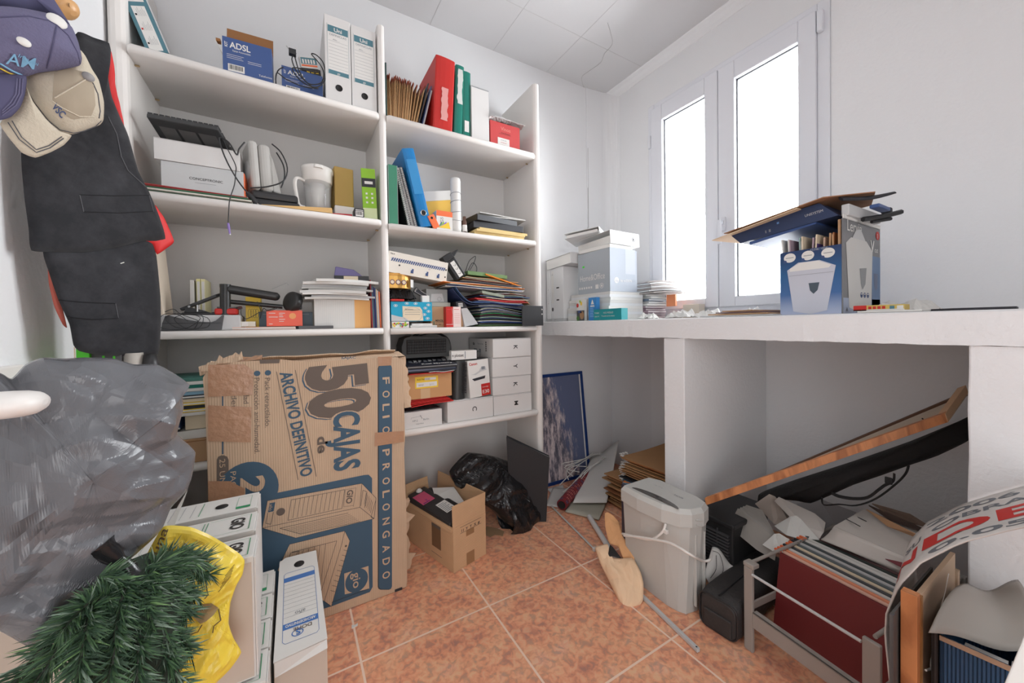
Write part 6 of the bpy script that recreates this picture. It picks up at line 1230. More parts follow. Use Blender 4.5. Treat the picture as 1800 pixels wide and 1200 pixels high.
mb = MB(); mb.box(1.7005, 1.715, 1.492, 1.755, zl, zl+.235, HG2); mb.build('folded_side', t)
zt4_ = zl+.2405
mb = MB(); mb.M = rotz((1.6, 1.6, 0), .06); 
tag(mb.box(1.50, 1.69, 1.50, 1.74, zt4_, zt4_+.02, LBL).build('paper_pad', bevel=.002), 'white pad between the silver-grey carton and the binders above it', 'pad')
def flatbinder(label, c, rot, tilt, sz, th=.07, ring=True):
    t = T('white_binder', label, 'binder', c); L_, W_ = sz; M = Matrix.Translation(c) @ Matrix.Rotation(rot, 4, 'Z') @ Matrix.Rotation(tilt, 4, 'X')
    mb = MB(); mb.M = M; n = 6; pr = [(0, 0), (W_, 0), (W_, .003), (.003, .003)]
    mb.box(-L_/2, L_/2, 0, W_, 0, .003, WB); mb.box(-L_/2, L_/2, 0, W_, th-.003, th, WB); mb.box(-L_/2, L_/2, -.004, 0, 0, th, WB); mb.build('cover', t, bevel=.001)
    mb = MB(); mb.M = M; mb.box(-L_/2+.006, L_/2-.006, .006, W_-.01, .005, th*.6, PAPER); mb.build('papers', t)
    F = frame((-L_/2, -.0042, 0), (1, 0, 0), (0, 0, 1))
    mb = MB(); mb.M = M; mb.rect(.04, .01, L_*.5, th-.01, pm('pale_blue_label', (206, 210, 222), .5), F); mb.build('spine_label', t)
    if ring: mb = MB(); mb.M = M; mb.ring(L_*.78, th/2, .014, .003, DG, F, ry=.012); mb.disc(L_*.78, th/2, .006, SLIT, F); mb.build('finger_ring', t)
flatbinder('topmost white binder with finger ring lying askew over the silver-grey carton', (1.635, 1.505, zt4_+.024), radians(2), radians(-3), (.24, .27), .075)
flatbinder('white binder lying half hidden behind the topmost binder on the silver-grey carton', (1.60, 1.64, zt4_+.10), radians(35), radians(-6), (.26, .20), .03, False)
t = None
mb = MB(); mb.box(1.452, 1.47, 1.645, 1.712, ZW+.0003, ZW+.125, pm('pet_leaflet_white', (206, 206, 200), .5)); F = LFx(1.452, 1.712, ZW)
mb.rect(.0, .0, .067, .06, DG, F); mb.disc(.045, .032, .018, pm('fur_brown', (150, 116, 84), .7), F, .0009, ry=.024); mb.rect(.012, .045, .045, .06, NAVY, F, .0009); mb.disc(.008, .09, .01, RED, F, ry=.012); mb.disc(.04, .1, .008, YEL, F, ry=.012); mb.disc(.03, .112, .006, LIME, F, ry=.008); mb.disc(.01, .014, .012, pm('leaf_print', (70, 110, 50), .6), F, .001, ry=.014)
tag(mb.build('leaflet_pack'), 'small upright leaflet pack with animal picture before the paper stack', 'leaflet')
mb = MB(); mb.box(1.45, 1.475, 1.545, 1.608, ZW+.0003, ZW+.128, pm('leaflet_blue', (50, 124, 186), .5)); F = LFx(1.45, 1.608, ZW); mb.shape([(.02, .09), (.045, .09), (.032, .118)], LBL, F)
for i in range(7): mb.rect(.012, .02+.009*i, .05-.006*(i % 3), .0225+.009*i, pm('leaflet_text', (140, 186, 220), .5), F)
mb.rect(.015, .078, .048, .084, LBL, F); tag(mb.build('blue_leaflet'), 'narrow upright blue leaflet standing before the paper stack', 'leaflet')
mb = MB(); TQ = pm('turquoise_card', (20, 134, 140), .5); mb.box(1.425, 1.47, 1.34, 1.54, ZW+.0003, ZW+.058, TQ); F = LFx(1.425, 1.54, ZW); mb.text('A.K.D. MODULO', .075, .034, .013, LBL, F, fit=.07); mb.text('Transferencia datos', .06, .018, .01, LBL, F, fit=.095); mb.text('TONER', .008, .034, .012, LBL, F, fit=.035); mb.text('CHECK TP', .008, .016, .01, LBL, F, fit=.035); mb.line((.048, 0), (.048, .058), .0008, LINE, F)
tag(mb.build('turquoise_box', bevel=.001), 'flat turquoise box with white lettering at the worktop edge', 'box')
MAU = pm('mauve_booklet', (168, 146, 156), .5); r = random.Random(5)
z = ZW
for k in range(11):
    m_ = MAU if k < 6 else (LBL, GREYP, pm('slate_cover', (96, 110, 128), .5))[k % 3]; th = .0135; dx = r.uniform(-.012, .012)+.012*(k in (1, 2, 3, 4))
    mb = MB(); mb.M = rotz((1.86, 1.6, 0), r.uniform(-.08, .08)); mb.box(1.775, 1.93+dx, 1.462+dx, 1.68, z+.0003, z+th*.9, m_); mb.box(1.7755, 1.929+dx, 1.4615+dx, 1.4625+dx, z+.004, z+.009, PAPER)
    tag(mb.build('booklet'), ('mauve booklet in the pile between the paper stack and the window' if k < 6 else 'grey or white booklet high in the pile by the window, over the mauve ones'), 'booklet', 'mauve booklets' if k < 6 else 'upper booklets by the window'); z += th
zq = z
mb = MB(); mb.box(1.945, 1.96, 1.41, 1.47, zq-.07, zq-.001, pm('orange_label', (226, 142, 98), .6)); tag(mb.build('orange_card'), 'small orange card hanging at the right side of the booklet pile', 'card')
NP = pm('newsprint_dark', (150, 142, 138), .85, var=.2, vs=40)
r = random.Random(6)
for k in range(7): bent('newspaper', ['lowest', 'second', 'third', 'fourth', 'fifth', 'sixth', 'topmost'][k]+' newspaper of the fanned sheaf above the booklet pile', 'newspaper', 1.735+.01*k, 2.04+r.uniform(-.05, .005), 1.40+.012*k, 1.62, (lambda k: lambda u: zq+.004+.0115*k+.008*sin(u*3)-.006*(1-u))(k), .008, NP if k % 2 == 0 else GREYP, a=r.uniform(-.15, .06))
mb = MB(); mb.box(1.97, 2.03, 1.28, 1.38, ZW, ZW+.085, pm('beige_block', (200, 190, 176), .8)); tag(mb.build('beige_block', bevel=.004), 'small beige block on the worktop under the left window sash', 'block')
for k, (y, x, w_, h_) in enumerate(((1.22, 1.78, .13, .035), (1.05, 1.76, .12, .028), (.90, 1.85, .12, .03), (.33, 1.7, .16, .03), (1.32, 1.62, .09, .02))):
    mb = MB(); crumple(mb, x, x+w_, y, y+w_*1.1, ZW+.001, ZW+h_, PAPER, 20+k, amp=.02, nu=12, nv=12); tag(mb.build('crumpled_paper', solid=.001), ('crumpled white paper on the worktop before the beige block', 'crumpled white paper ball near the window handle', 'crumpled white paper behind the brown envelopes', 'crumpled white paper at the far right of the worktop', 'small crumpled paper beside the turquoise box')[k], 'paper')
PUR = pm('purple_brown_envelope', (118, 96, 96), .7); 
r = random.Random(12)
lbs = ['lowest grey', 'second kraft', 'third purple-brown', 'topmost kraft']
for k, m_ in enumerate((GREYP, KRAFT, PUR, KRAFT)):
    bent('flat_envelope', lbs[k]+' envelope in the flat pile on the worktop left of the shredder carton', 'envelope', 1.44+.02*k, 1.75, .66+.03*k, .93-.02*k, (lambda k: lambda u: ZW+.0005+.0065*k)(k), .0045, m_, a=r.uniform(-.06, .06))
# shredder carton with folders
t = T('shredder_carton', 'blue and grey shredder carton used as file holder at the right end of the worktop', 'box', (1.66, .58, ZW)); z0_ = ZW+.0005
BG = bpy.data.materials.new('carton_blue_fade'); BG.use_nodes = True; nt = BG.node_tree; b = nt.nodes['Principled BSDF']; b.inputs['Roughness'].default_value = .45
tc = nt.nodes.new('ShaderNodeTexCoord'); sp = nt.nodes.new('ShaderNodeSeparateXYZ'); rp = nt.nodes.new('ShaderNodeValToRGB'); e = rp.color_ramp.elements; mr = nt.nodes.new('ShaderNodeMapRange'); mr.inputs['From Max'].default_value = .23
nt.links.new(tc.outputs['Object'], sp.inputs[0]); nt.links.new(sp.outputs['Z'], mr.inputs['Value']); nt.links.new(mr.outputs['Result'], rp.inputs[0]); nt.links.new(rp.outputs[0], b.inputs['Base Color'])
e[0].position = 0; e[0].color = (*lin((180, 190, 214)), 1); e[1].position = 1; e[1].color = (*lin((34, 50, 92)), 1)
for p_, c_ in ((.3, (66, 104, 156)), (.6, (40, 92, 142))): q_ = e.new(p_); q_.color = (*lin(c_), 1)
mb = MB(); mb.box(1.50, 1.504, .492, .664, z0_, z0_+.22, BG); mb.box(1.504, 1.82, .66, .664, z0_, z0_+.22, BG); mb.box(1.816, 1.82, .496, .66, z0_, z0_+.30, BG); mb.box(1.504, 1.816, .496, .66, z0_, z0_+.004, CARTON2)
F = LFx(1.50, .664, z0_); W3 = pm('shredder_picture', (184, 186, 196), .4)
mb.shape([(.022, .155), (.055, .178), (.115, .178), (.158, .155), (.135, .012), (.09, -.0+.001), (.04, .012)], W3, F); mb.shape([(.03, .16), (.06, .176), (.112, .176), (.146, .158), (.14, .15), (.03, .15)], LBL, F, .0008); mb.line((.028, .135), (.152, .135), .001, LINE, F, .0009)
mb.shape([(.085, .105), (.115, .105), (.11, .08), (.099, .068), (.089, .08)], pm('smoke_window', (70, 82, 92), .3), F, .0010)
for x_ in (.03, .083, .138): mb.disc(x_, .198, .018, LBL, F, .0008, ry=.016); mb.rect(x_-.012, .197, x_+.012, .199, LINE, F, .0012); mb.disc(x_-.014, .186, .005, NAVY, F, .0012)
mb.text('CLOSE / ONE', .09, .212, .008, GREYP, F); 
mb.build('low_side', t)
mb = MB(); mb.box(1.50, 1.82, .488, .4915, z0_, z0_+.30, pm('carton_grey_print', (112, 112, 114), .45)); F = FR(1.50, .4878, z0_)
mb.rect(.24, .0, .32, .2, pm('mid_blue', (90, 116, 150), .5), F, .0003); mb.rect(0, 0, .32, .05, pm('pale_blue_grey', (152, 162, 184), .5), F, .0003)
mb.shape([(.02, .225), (.06, .246), (.19, .245), (.245, .215), (.235, .03), (.13, -.0+.002), (.045, .02)], pm('shredder_picture2', (192, 190, 186), .4), F, .0006); mb.shape([(.07, .245), (.10, .275), (.14, .28), (.18, .245)], GREYP, F, .0009)
mb.shape([(.13, .15), (.19, .155), (.18, .1), (.155, .08), (.14, .1)], pm('grey_window', (120, 122, 122), .3), F, .001); mb.shape([(.255, .14), (.295, .14), (.29, .09), (.275, .08), (.26, .1)], pm('blue_window', (60, 76, 110), .3), F, .0008)
mb.text('Lervia', .03, .265, .05, LBL, F, fit=.12); mb.text('V', .225, .215, .055, LBL, F, bold=.02); mb.text('cut', .265, .215, .025, LBL, F); mb.disc(.293, .275, .018, RED, F, .001, ry=.015); mb.text('3', .285, .266, .022, LBL, F, dz=.0014)
for i in range(3): mb.disc(.145+.028*i, .062, .01, NAVY, F, .0011, ry=.009); mb.rect(.139+.028*i, .064, .15+.028*i, .067, LBL, F, .0014)
mb.text('A', .02, .006, .02, INK, F, dz=.001); mb.build('tall_printed_side', t)
ragged((1.50, .4895, z0_+.3005), (1.82, .4895, z0_+.3005), (0, 0, 1), .012, LBL, 5, 'torn_top_edge', n=24, amp=.006, th=.003, par=t)
r = random.Random(44); y = .652
fc = [LBL, LBL, MAU, LBL, pm('mint_sheet', (150, 176, 172), .6), LBL, CREAM, MAU, CREAM, LBL, pm('violet_folder', (90, 70, 130), .5), pm('tan_sheet', (190, 160, 140), .6), DG, KRAFT, pm('brown_sheet', (150, 96, 60), .6), KRAFT, DK]
for k, m_ in enumerate(fc):
    th = .0065; y -= .0088; hgt = .275-.001*k+r.uniform(-.012, .006)
    mb = MB(); mb.M = rotax((1.55, y, z0_), radians(r.uniform(-3, 3)-(5 if k in (0, 12) else 0)), 'X'); mb.box(1.512+r.uniform(0, .01), 1.79, y, y+th*.6, z0_+.006, z0_+hgt, m_)
    tag(mb.build('hanging_file'), 'paper file standing inside the shredder carton under the navy box', 'file', 'files standing in the shredder carton')
mb = MB(); mb.box(1.508, 1.60, .4965, .5035, z0_+.05, z0_+.30, KRAFT); tag(mb.build('kraft_strip'), 'kraft card strip upright in the shredder carton beside the grey side', 'card')
t = T('navy_box_file', 'navy blue box file bridging the top of the shredder carton and overhanging left', 'box file', (1.66, .62, z0_+.31))
a = at(1336, 398, 0, 1.50); b = at(1478, 362, 0, 1.50); a2 = at(1338, 420, 0, 1.50); NB = pm('navy_cloth', (36, 50, 82), .5)
ya, yb_ = a.y, b.y; za_, zb_ = z0_+.305, z0_+.36
pA = Vector((1.50, .80, z0_+.282)); pB = Vector((1.50, .50, z0_+.312)); hh = .052; dx = Vector((.30, 0, 0)); up_ = Vector((0, .05, hh))
mb = MB(); mb.hexa([pA, pB, pB+dx, pA+dx, pA+up_, pB+up_, pB+dx+up_, pA+dx+up_], NB); F = frame(pA+Vector((-.0006, 0, 0)), pB-pA, (0, 0, 1)); mb.text('UNISYSTEM', .215, .025, .012, GREYP, F, fit=.05); mb.rect(.13, .03, .137, .037, pm('sky_dot', (90, 130, 180), .5), F); mb.rect(.09, .01, .094, .02, LINE, F); mb.rect(.102, .01, .108, .02, LINE, F); mb.build('case', t, bevel=.004)
mb = MB(); mb.hexa([pA+Vector((.005, -.03, -.012)), pB+Vector((.005, .06, -.012)), pB+dx+Vector((0, .06, -.012)), pA+dx+Vector((0, -.03, -.012)), pA+Vector((.005, -.03, -.001)), pB+Vector((.005, .06, -.001)), pB+dx+Vector((0, .06, -.001)), pA+dx+Vector((0, -.03, -.001))], BLUE); mb.build('lower_lip', t)
mb = MB(); q_ = pB+Vector((.0, -.0005, 0)); mb.hexa([q_+Vector((.02, -.02, -.002)), q_+Vector((.26, -.03, -.002)), q_+Vector((.26, -.0, -.002)), q_+Vector((.02, 0, -.002)), q_+Vector((.02, -.02, .035)), q_+Vector((.26, -.03, .03)), q_+Vector((.26, 0, .03)), q_+Vector((.02, 0, .035))], GREYP); tag(mb.build('grey_folder', bevel=.003), 'pale grey folder edge wedged at the right end of the navy box file', 'folder')
ztp = z0_+.312+hh
def env(name, label, pts, zoff, mat, th=.003):
    mb = MB(); P_ = [Vector(p_) for p_ in pts]; up = Vector((0, 0, th)); n = len(P_); mb.add(P_+[p_+up for p_ in P_], [tuple(range(n))[::-1], tuple(range(n, 2*n))]+[(i, (i+1) % n, n+(i+1) % n, n+i) for i in range(n)], mat); tag(mb.build(name), label, 'envelope')
zA = z0_+.282+hh; zB = z0_+.312+hh
env('kraft_envelope', 'light kraft envelope hanging over the left end of the navy box file', [(1.47, .895, zA-.026), (1.47, .60, zA+.022), (1.70, .60, zA+.022), (1.66, .88, zA-.022)], 0, pm('light_kraft', (208, 182, 152), .8))
env('kraft_envelope', 'large brown envelope topmost on the navy box file by the window', [(1.475, .85, zA-.008), (1.475, .53, zB+.008), (1.60, .44, zB+.018), (1.78, .50, zB+.02), (1.68, .80, zA+.004)], 0, pm('brown_env', (150, 108, 78), .8))
mb = MB(); mb.tube([(1.52, .50, zB+.002), (1.60, .45, zB+.004), (1.66, .41, zB+.018)], [.012, .012, .006], DK, n=6, flat=.4); tag(mb.build('black_strap'), 'black strap end poking out above the right side of the shredder carton', 'strap')
mb = MB(); mb.box(1.60, 1.70, .43, .455, zB-.03, zB-.018, BLUE); mb.box(1.70, 1.72, .43, .455, zB-.032, zB-.016, DK); tag(mb.build('blue_pen_case', bevel=.003), 'blue and black pen beside the navy box file end', 'pen')
mb = MB(); mb.tube([(1.60, .47, zB-.06), (1.66, .44, zB-.05), (1.72, .41, zB-.035)], .008, BLACK, n=6); mb.tube([(1.64, .46, zB-.065), (1.70, .43, zB-.055)], .006, BLACK, n=6); tag(mb.build('black_clip_band'), 'black rubber band bunched at the torn top of the shredder carton', 'band')
mb = MB(); mb.box(1.47, 1.56, .31, .445, ZW+.0003, ZW+.006, LBL); mb.box(1.475, 1.52, .345, .455, ZW+.0065, ZW+.022, pm('yellow_edge_box', (196, 170, 90), .6)); F = LFx(1.475, .455, ZW+.0065)
mb.rect(.0, .0, .03, .0155, RED, F); 
for i in range(4): mb.rect(.034+.01*i, .004, .041+.01*i, .012, RED, F)
mb.rect(.08, .003, .09, .012, TEAL, F); mb.rect(.095, .003, .108, .012, LBL, F); mb.rect(.0, .0, .11, .003, LBL, F, .0004); tag(mb.build('drill_bit_packet', bevel=.001), 'flat red and yellow packet lying right of the shredder carton', 'packet')
mb = MB(); mb.plate([(1.5, .16), (1.62, .17), (1.64, .30), (1.55, .31), (1.50, .26)], .006, DK, Matrix.Translation((0, 0, ZW+.0003))); tag(mb.build('black_cover', bevel=.001), 'thin black plastic cover at the far right of the worktop', 'cover')

# ============================================================ second alcove
WOOD = bpy.data.materials.new('orange_pine'); WOOD.use_nodes = True; nt = WOOD.node_tree; b = nt.nodes['Principled BSDF']; b.inputs['Roughness'].default_value = .35
tc = nt.nodes.new('ShaderNodeTexCoord'); mp = nt.nodes.new('ShaderNodeMapping'); mp.inputs['Scale'].default_value = (45, 7, 3); wv = nt.nodes.new('ShaderNodeTexNoise'); wv.inputs['Scale'].default_value = 1.5; wv.inputs['Detail'].default_value = 5; wv.inputs['Distortion'].default_value = 1.2
rp = nt.nodes.new('ShaderNodeValToRGB'); e = rp.color_ramp.elements; e[0].position = .35; e[0].color = (*[x*1.3 for x in lin((146, 88, 52))], 1); e[1].position = .6; e[1].color = (*[x*1.3 for x in lin((190, 126, 80))], 1)
nt.links.new(tc.outputs['Object'], mp.inputs[0]); nt.links.new(mp.outputs[0], wv.inputs['Vector']); nt.links.new(wv.outputs['Fac'], rp.inputs[0]); nt.links.new(rp.outputs[0], b.inputs['Base Color'])
PINE = pm('pale_pine', (206, 168, 130), .5, var=.12, vs=10)
t = T('wooden_frame_panel', 'long orange-pine framed panel leaning diagonally across the second alcove', 'panel', (1.6, .6, .5))
N0 = at(1241, 888, 0, 1.40); N1 = at(1666, 742, 0, 1.68); F0 = at(1252, 881, 0, 1.52); F1 = at(1703, 691, 0, 1.86)
dn = Vector((0, .03, -.05)).normalized()
mb = MB()
def beam(mb, a, b, w1, w2, mat): mb.hexa([a, b, b+w1, a+w1, a+w2, b+w2, b+w1+w2, a+w1+w2], mat)
inw = (F1-N1).normalized()
beam(mb, N0, N1, inw*.014, Vector((0, .006, .026)), WOOD); mb.build('front_rail', t, bevel=.001)
mb = MB(); beam(mb, N1+Vector((0, -.001, 0)), F1, Vector((0, .018, -.012)), Vector((0, .006, .026)), PINE); mb.build('end_rail', t, bevel=.001)
mb = MB(); beam(mb, F0+Vector((0, 0, -.003)), F1+Vector((0, 0, -.003)), -inw*.012, Vector((0, .003, .012)), pm('dark_brown_edge', (96, 66, 48), .6)); mb.build('rear_rail', t)
mb = MB(); o3 = inw*.015; u3 = Vector((0, 0, .004)); mb.hexa([N0+o3, N1+o3, F1-o3, F0-inw*.01, N0+o3+u3, N1+o3+u3, F1-o3+u3, F0-inw*.01+u3], pm('panel_beige', (188, 174, 156), .7, var=.05)); mb.build('backing_board', t)
mb = MB()
for f in (.12, .2, .33, .42, .52, .9): p_ = N0.lerp(N1, f)*.6+F0.lerp(F1, f)*.4; mb.tube([p_+Vector((0, 0, .004)), p_+Vector((0, .006, .012))], .002, DK, sub=1, n=5)
mb.build('nail', t, kind='stuff')
TRI = pm('black_nylon', (30, 29, 30), .75, bump=.3, bs=120)
t = T('tripod_bag', 'long black nylon tripod bag lying under the wooden panel with hanging straps', 'bag', (1.75, .55, .35))
mb = MB(); blob(mb, [(1333, 870), (1345, 862), (1400, 842), (1500, 810), (1600, 775), (1690, 738), (1710, 730), (1712, 768), (1650, 800), (1600, 817), (1550, 835), (1500, 852), (1460, 870), (1425, 884), (1400, 880), (1370, 878), (1345, 885), (1332, 888)], (1520, 825), (1.78, .5, .4), (-1, -.15, .2), .07, TRI, .008, 4, freq=6, smooth=True); mb.build('bag_body', t)
pp = lambda u, v, x=1.66: at(u, v, 0, x)
mb = MB(); mb.tube([pp(1462, 866), pp(1475, 872), pp(1500, 876), pp(1525, 874), pp(1545, 860), pp(1556, 852), pp(1570, 845), pp(1572, 832)], .006, TRI, n=6, flat=.35); mb.build('strap', t)
mb = MB(); mb.tube([pp(1445, 874), pp(1448, 887), pp(1475, 886), pp(1505, 888), pp(1540, 876), pp(1575, 850), pp(1592, 832), pp(1597, 818)], .006, TRI, n=6, flat=.35); mb.build('strap', t)
mb = MB(); a = pp(1556, 836); c_ = pp(1570, 852); mb.box(1.652, 1.658, min(a.y, c_.y), max(a.y, c_.y), c_.z, a.z, TRI); mb.build('strap_buckle', t, bevel=.003)
# black louvred crate behind shredder
t = T('black_crate', 'black slatted plastic crate standing behind the shredder under the wooden panel', 'crate', (1.5, .86, 0))
mb = MB(); mb.box(1.44, 1.70, .80, .97, .001, .255, pm('crate_black', (40, 40, 41), .5)); mb.build('crate_body', t, bevel=.006)
mb = MB()
for i in range(16): mb.box(1.430, 1.4395, .815, .955, .03+i*.0125, .036+i*.0125, DG)
for y_ in (.86, .91): mb.box(1.434, 1.4396, y_, y_+.004, .02, .235, DG)
mb.build('slats', t, kind='stuff')
mb = MB(); mb.box(1.425, 1.72, .79, .975, .256, .275, BLACK); mb.build('crate_rim', t, bevel=.006)
# black padded bag on the floor
NY = pm('bag_nylon', (48, 46, 46), .6, bump=.2, bs=90)
t = T('camera_bag', 'boxy black nylon bag with piping lying between the shredder and file rack', 'bag', (1.36, .78, 0))
mb = MB()
def bagsec(y, x0, x1, z0, z1, k=6):
    r_ = .025; pts = []
    for (cx, cz, a0) in ((x1-r_, z1-r_, 0), (x0+r_, z1-r_, pi/2), (x0+r_, z0+r_, pi), (x1-r_, z0+r_, 1.5*pi)):
        for i in range(k): a = a0+pi/2*i/(k-1); pts.append((cx+r_*cos(a), y, cz+r_*sin(a)))
    return pts
Mbag = Matrix.Translation((1.212, .728, 0)) @ Matrix.Rotation(radians(-86), 4, 'Z')
mb.M = Mbag; secs = [(0, .012), (.006, .004), (.05, 0), (.15, 0), (.25, .003), (.36, 0), (.42, .006), (.428, .02)]; vs = []
for (y_, ins) in secs: vs += bagsec(y_, -.066+ins, .066-ins, .002+ins*.3, .125-ins)
n = 24; mb.add(vs, [(i*n+k, i*n+(k+1) % n, (i+1)*n+(k+1) % n, (i+1)*n+k) for i in range(len(secs)-1) for k in range(n)], NY, True); mb.add(vs[:n], [tuple(range(n))[::-1]], NY); mb.add(vs[-n:], [tuple(range(n))], NY); bb_ = mb.build('bag_body', t)
mb = MB(); mb.M = Mbag; lp = bagsec(.002, -.062, .062, .006, .121, 4); mb.tube([Vector(p_) for p_ in lp]+[Vector(lp[0])], .003, BLACK, n=6, sub=1); mb.build('piping', bb_)
mb = MB(); mb.M = Mbag; mb.tube([(-.0, .01, .127), (.0, .15, .1275), (.0, .40, .127)], .0025, BLACK, n=6); mb.build('zip', bb_)
mb = MB(); mb.M = Mbag; mb.box(-.046, .046, -.006, .003, .012, .07, NY); mb.build('end_pocket', t, bevel=.004)
curved_sheet('scribbled_paper', 'white paper with black scribble tucked between shredder and black bag', 'paper', [(1.30, .835, .10), (1.33, .80, .04), (1.44, .79, .12), (1.40, .86, .17)], .001, LBL, fn=lambda u, v: (0, 0, .012*sin(u*6)))
mb = MB(); mb.tube([(1.318, .818, .10), (1.35, .815, .125), (1.385, .835, .155)], .001, INK, n=4); mb.tube([(1.33, .808, .085), (1.37, .80, .12), (1.40, .83, .155), (1.385, .85, .165)], .001, INK, n=4); tag(mb.build('black_thread'), 'loose black thread lying over the scribbled paper', 'thread')
# file rack
RG = pm('rack_grey', (150, 144, 138), .45)
t = T('file_rack', 'light grey metal suspension file rack standing on the floor in front of the second alcove', 'rack', (1.38, .50, 0))
PL0 = Vector((1.235, .655, 0)); PR0 = Vector((1.195, .325, 0)); ed = (PR0-PL0).normalized(); bk = Vector((-ed.y, ed.x, 0)); bk = bk if bk.x > 0 else -bk; up = Vector((0, 0, 1))
def rbox(mb, o_, a, b, c, mat): mb.hexa([o_, o_+a, o_+a+b, o_+b, o_+c, o_+a+c, o_+a+b+c, o_+b+c], mat)
mb = MB(); rbox(mb, PL0, ed*.028, bk*.012, up*.268, RG); mb.build('post', t, bevel=.003)
mb = MB(); rbox(mb, PR0-ed*.03, ed*.036, bk*.012, up*.268, RG); mb.build('post', t, bevel=.003)
mb = MB(); rbox(mb, PL0+ed*.028+up*.085-bk*.0, (PR0-PL0)-ed*.058, bk*.005, up*.048, RG); rbox(mb, PL0+ed*.028+up*.128, (PR0-PL0)-ed*.058, bk*.02, up*.005, RG); mb.build('front_rail', t, bevel=.001)
mb = MB(); rbox(mb, PL0+up*.268-ed*.002, ed*.034, bk*.03, up*.014, RG); mb.build('post_cap', t, bevel=.003)
mb = MB(); mb.tube([PL0+up*.255+ed*.03-bk*.002, PR0+up*.255-ed*.03-bk*.002], .0042, GREYP, n=10, sub=1); mb.build('front_rod', t)
mb = MB(); mb.tube([PL0+up*.276+bk*.015+ed*.01, PL0+up*.285+bk*.50+ed*.01], .005, RG, n=10, sub=1); mb.build('side_rod', t)
mb = MB(); mb.tube([PR0+up*.276+bk*.015-ed*.01, PR0+up*.285+bk*.50-ed*.01], .005, RG, n=10, sub=1); mb.build('side_rod', t)
mb = MB(); rbox(mb, PL0+up*.12+bk*.012+ed*.004, ed*.006, bk*.42, up*.022, RG); mb.build('side_rail', t); mb = MB(); rbox(mb, PR0+up*.12+bk*.012-ed*.01, ed*.006, bk*.42, up*.022, RG); mb.build('side_rail', t)
mb = MB(); rbox(mb, PL0+bk*.49, ed*.028, bk*.012, up*.29, RG); mb.build('post', t); mb = MB(); rbox(mb, PR0+bk*.49-ed*.03, ed*.03, bk*.012, up*.29, RG); mb.build('post', t)
MAR = pm('maroon_file', (108, 36, 38), .5); 
files = [(MAR, 'maroon hanging file, frontmost on the rack'), (pm('peach_file', (224, 178, 158), .6), 'peach hanging file directly behind the maroon one'), (pm('salmon_file', (226, 146, 112), .6), 'salmon hanging file third from the front'), (PAPER, 'white hanging file after the salmon one'), (DG, 'dark hanging file fifth from the front'), (CREAM, 'cream hanging file in the middle of the rack'), (pm('slate_file', (96, 104, 106), .6), 'slate hanging file beyond the cream one'), (GREYP, 'pale grey hanging file between two dark ones'), (pm('dark_slate_file', (74, 80, 82), .6), 'dark slate hanging file'), (LBL, 'bright white thick hanging file'), (PAPER, 'white hanging file behind the thick white one'), (pm('green_black_file', (44, 52, 48), .6), 'green-black hanging file near the back'), (pm('brown_black_file', (84, 60, 60), .6), 'brown-black hanging file at the back')]
Lr = (PR0-PL0).length
for k, (m_, lb) in enumerate(files):
    o_ = PL0+bk*(.165+.0155*k)+ed*.0; a_ = ed*.02; zt_k = .272-(0 if k else .0)+.001*k
    tt = T('hanging_file', lb, 'file', o_+ed*Lr/2+up*.05); mb = MB(); lean = bk*(-.012)
    q0 = o_+ed*.012; q1 = o_+ed*(Lr-.012); zb_k = .045
    mb.hexa([q0+lean*3+up*zb_k, q1+lean*3+up*zb_k, q1+lean*3+up*zb_k+bk*.006, q0+lean*3+up*zb_k+bk*.006, q0+up*zt_k, q1+up*zt_k, q1+up*zt_k+bk*.009, q0+up*zt_k+bk*.009], m_); fb_ = mb.build('file_body', tt, bevel=.0015)
    mb = MB(); rbox(mb, o_-ed*.006+up*(zt_k+.001), ed*.02, bk*.008, up*.005, ORANGE if k in (0, 1, 2, 4, 5, 8, 9) else DK); mb.build('hook', fb_)
t = None
# clear plastic boxes and card wallets behind the rack
CP = pm('frosted_plastic', (178, 174, 168), .3, trans=.35); PW = pm('plain_wallet', (196, 190, 184), .6)
def ppoly(name, label, cat, pts, th, mat, group=None):
    """pts: (u, v, axis, value)"""
    P_ = [at(*q_) for q_ in pts]; n = len(P_); nm = (P_[1]-P_[0]).cross(P_[2]-P_[1]).normalized()*th
    if nm.dot(P_[0]-CAMP) < 0: nm = -nm
    mb = MB(); mb.add(P_+[p_+nm for p_ in P_], [tuple(range(n)), tuple(range(n, 2*n))[::-1]]+[(i, n+i, n+(i+1) % n, (i+1) % n) for i in range(n)], mat); return tag(mb.build(name), label, cat, group)
for k in range(4):
    d_ = .012*k
    ppoly('plastic_pocket', ['frontmost', 'second', 'third', 'rearmost'][k]+' translucent plastic pocket slanting between black bag and rack', 'pocket', [(1280+2*k, 925-4*k, 0, 1.50+d_), (1297+5*k, 893-2*k, 0, 1.54+d_), (1325+5*k, 905-3*k, 0, 1.56+d_), (1368, 950, 0, 1.50+d_), (1362, 985, 0, 1.46+d_), (1330, 966, 0, 1.47+d_)], .002, CP)
ppoly('card_wallet', 'beige-grey card wallet with notched edge standing behind the clear pockets', 'wallet', [(1327, 885, 0, 1.66), (1352, 868, 0, 1.68), (1362, 872, 0, 1.68), (1385, 900, 0, 1.66), (1390, 925, 0, 1.6), (1360, 920, 0, 1.6)], .003, pm('beige_wallet', (168, 156, 146), .7))
ppoly('card_wallet', 'pale rounded card wallet leaning right of the beige one', 'wallet', [(1361, 880, 0, 1.64), (1369, 873, 0, 1.65), (1400, 888, 0, 1.66), (1432, 902, 0, 1.66), (1451, 918, 0, 1.65), (1448, 935, 0, 1.60), (1440, 947, 0, 1.58), (1415, 925, 0, 1.58), (1388, 908, 0, 1.6)], .003, PW)
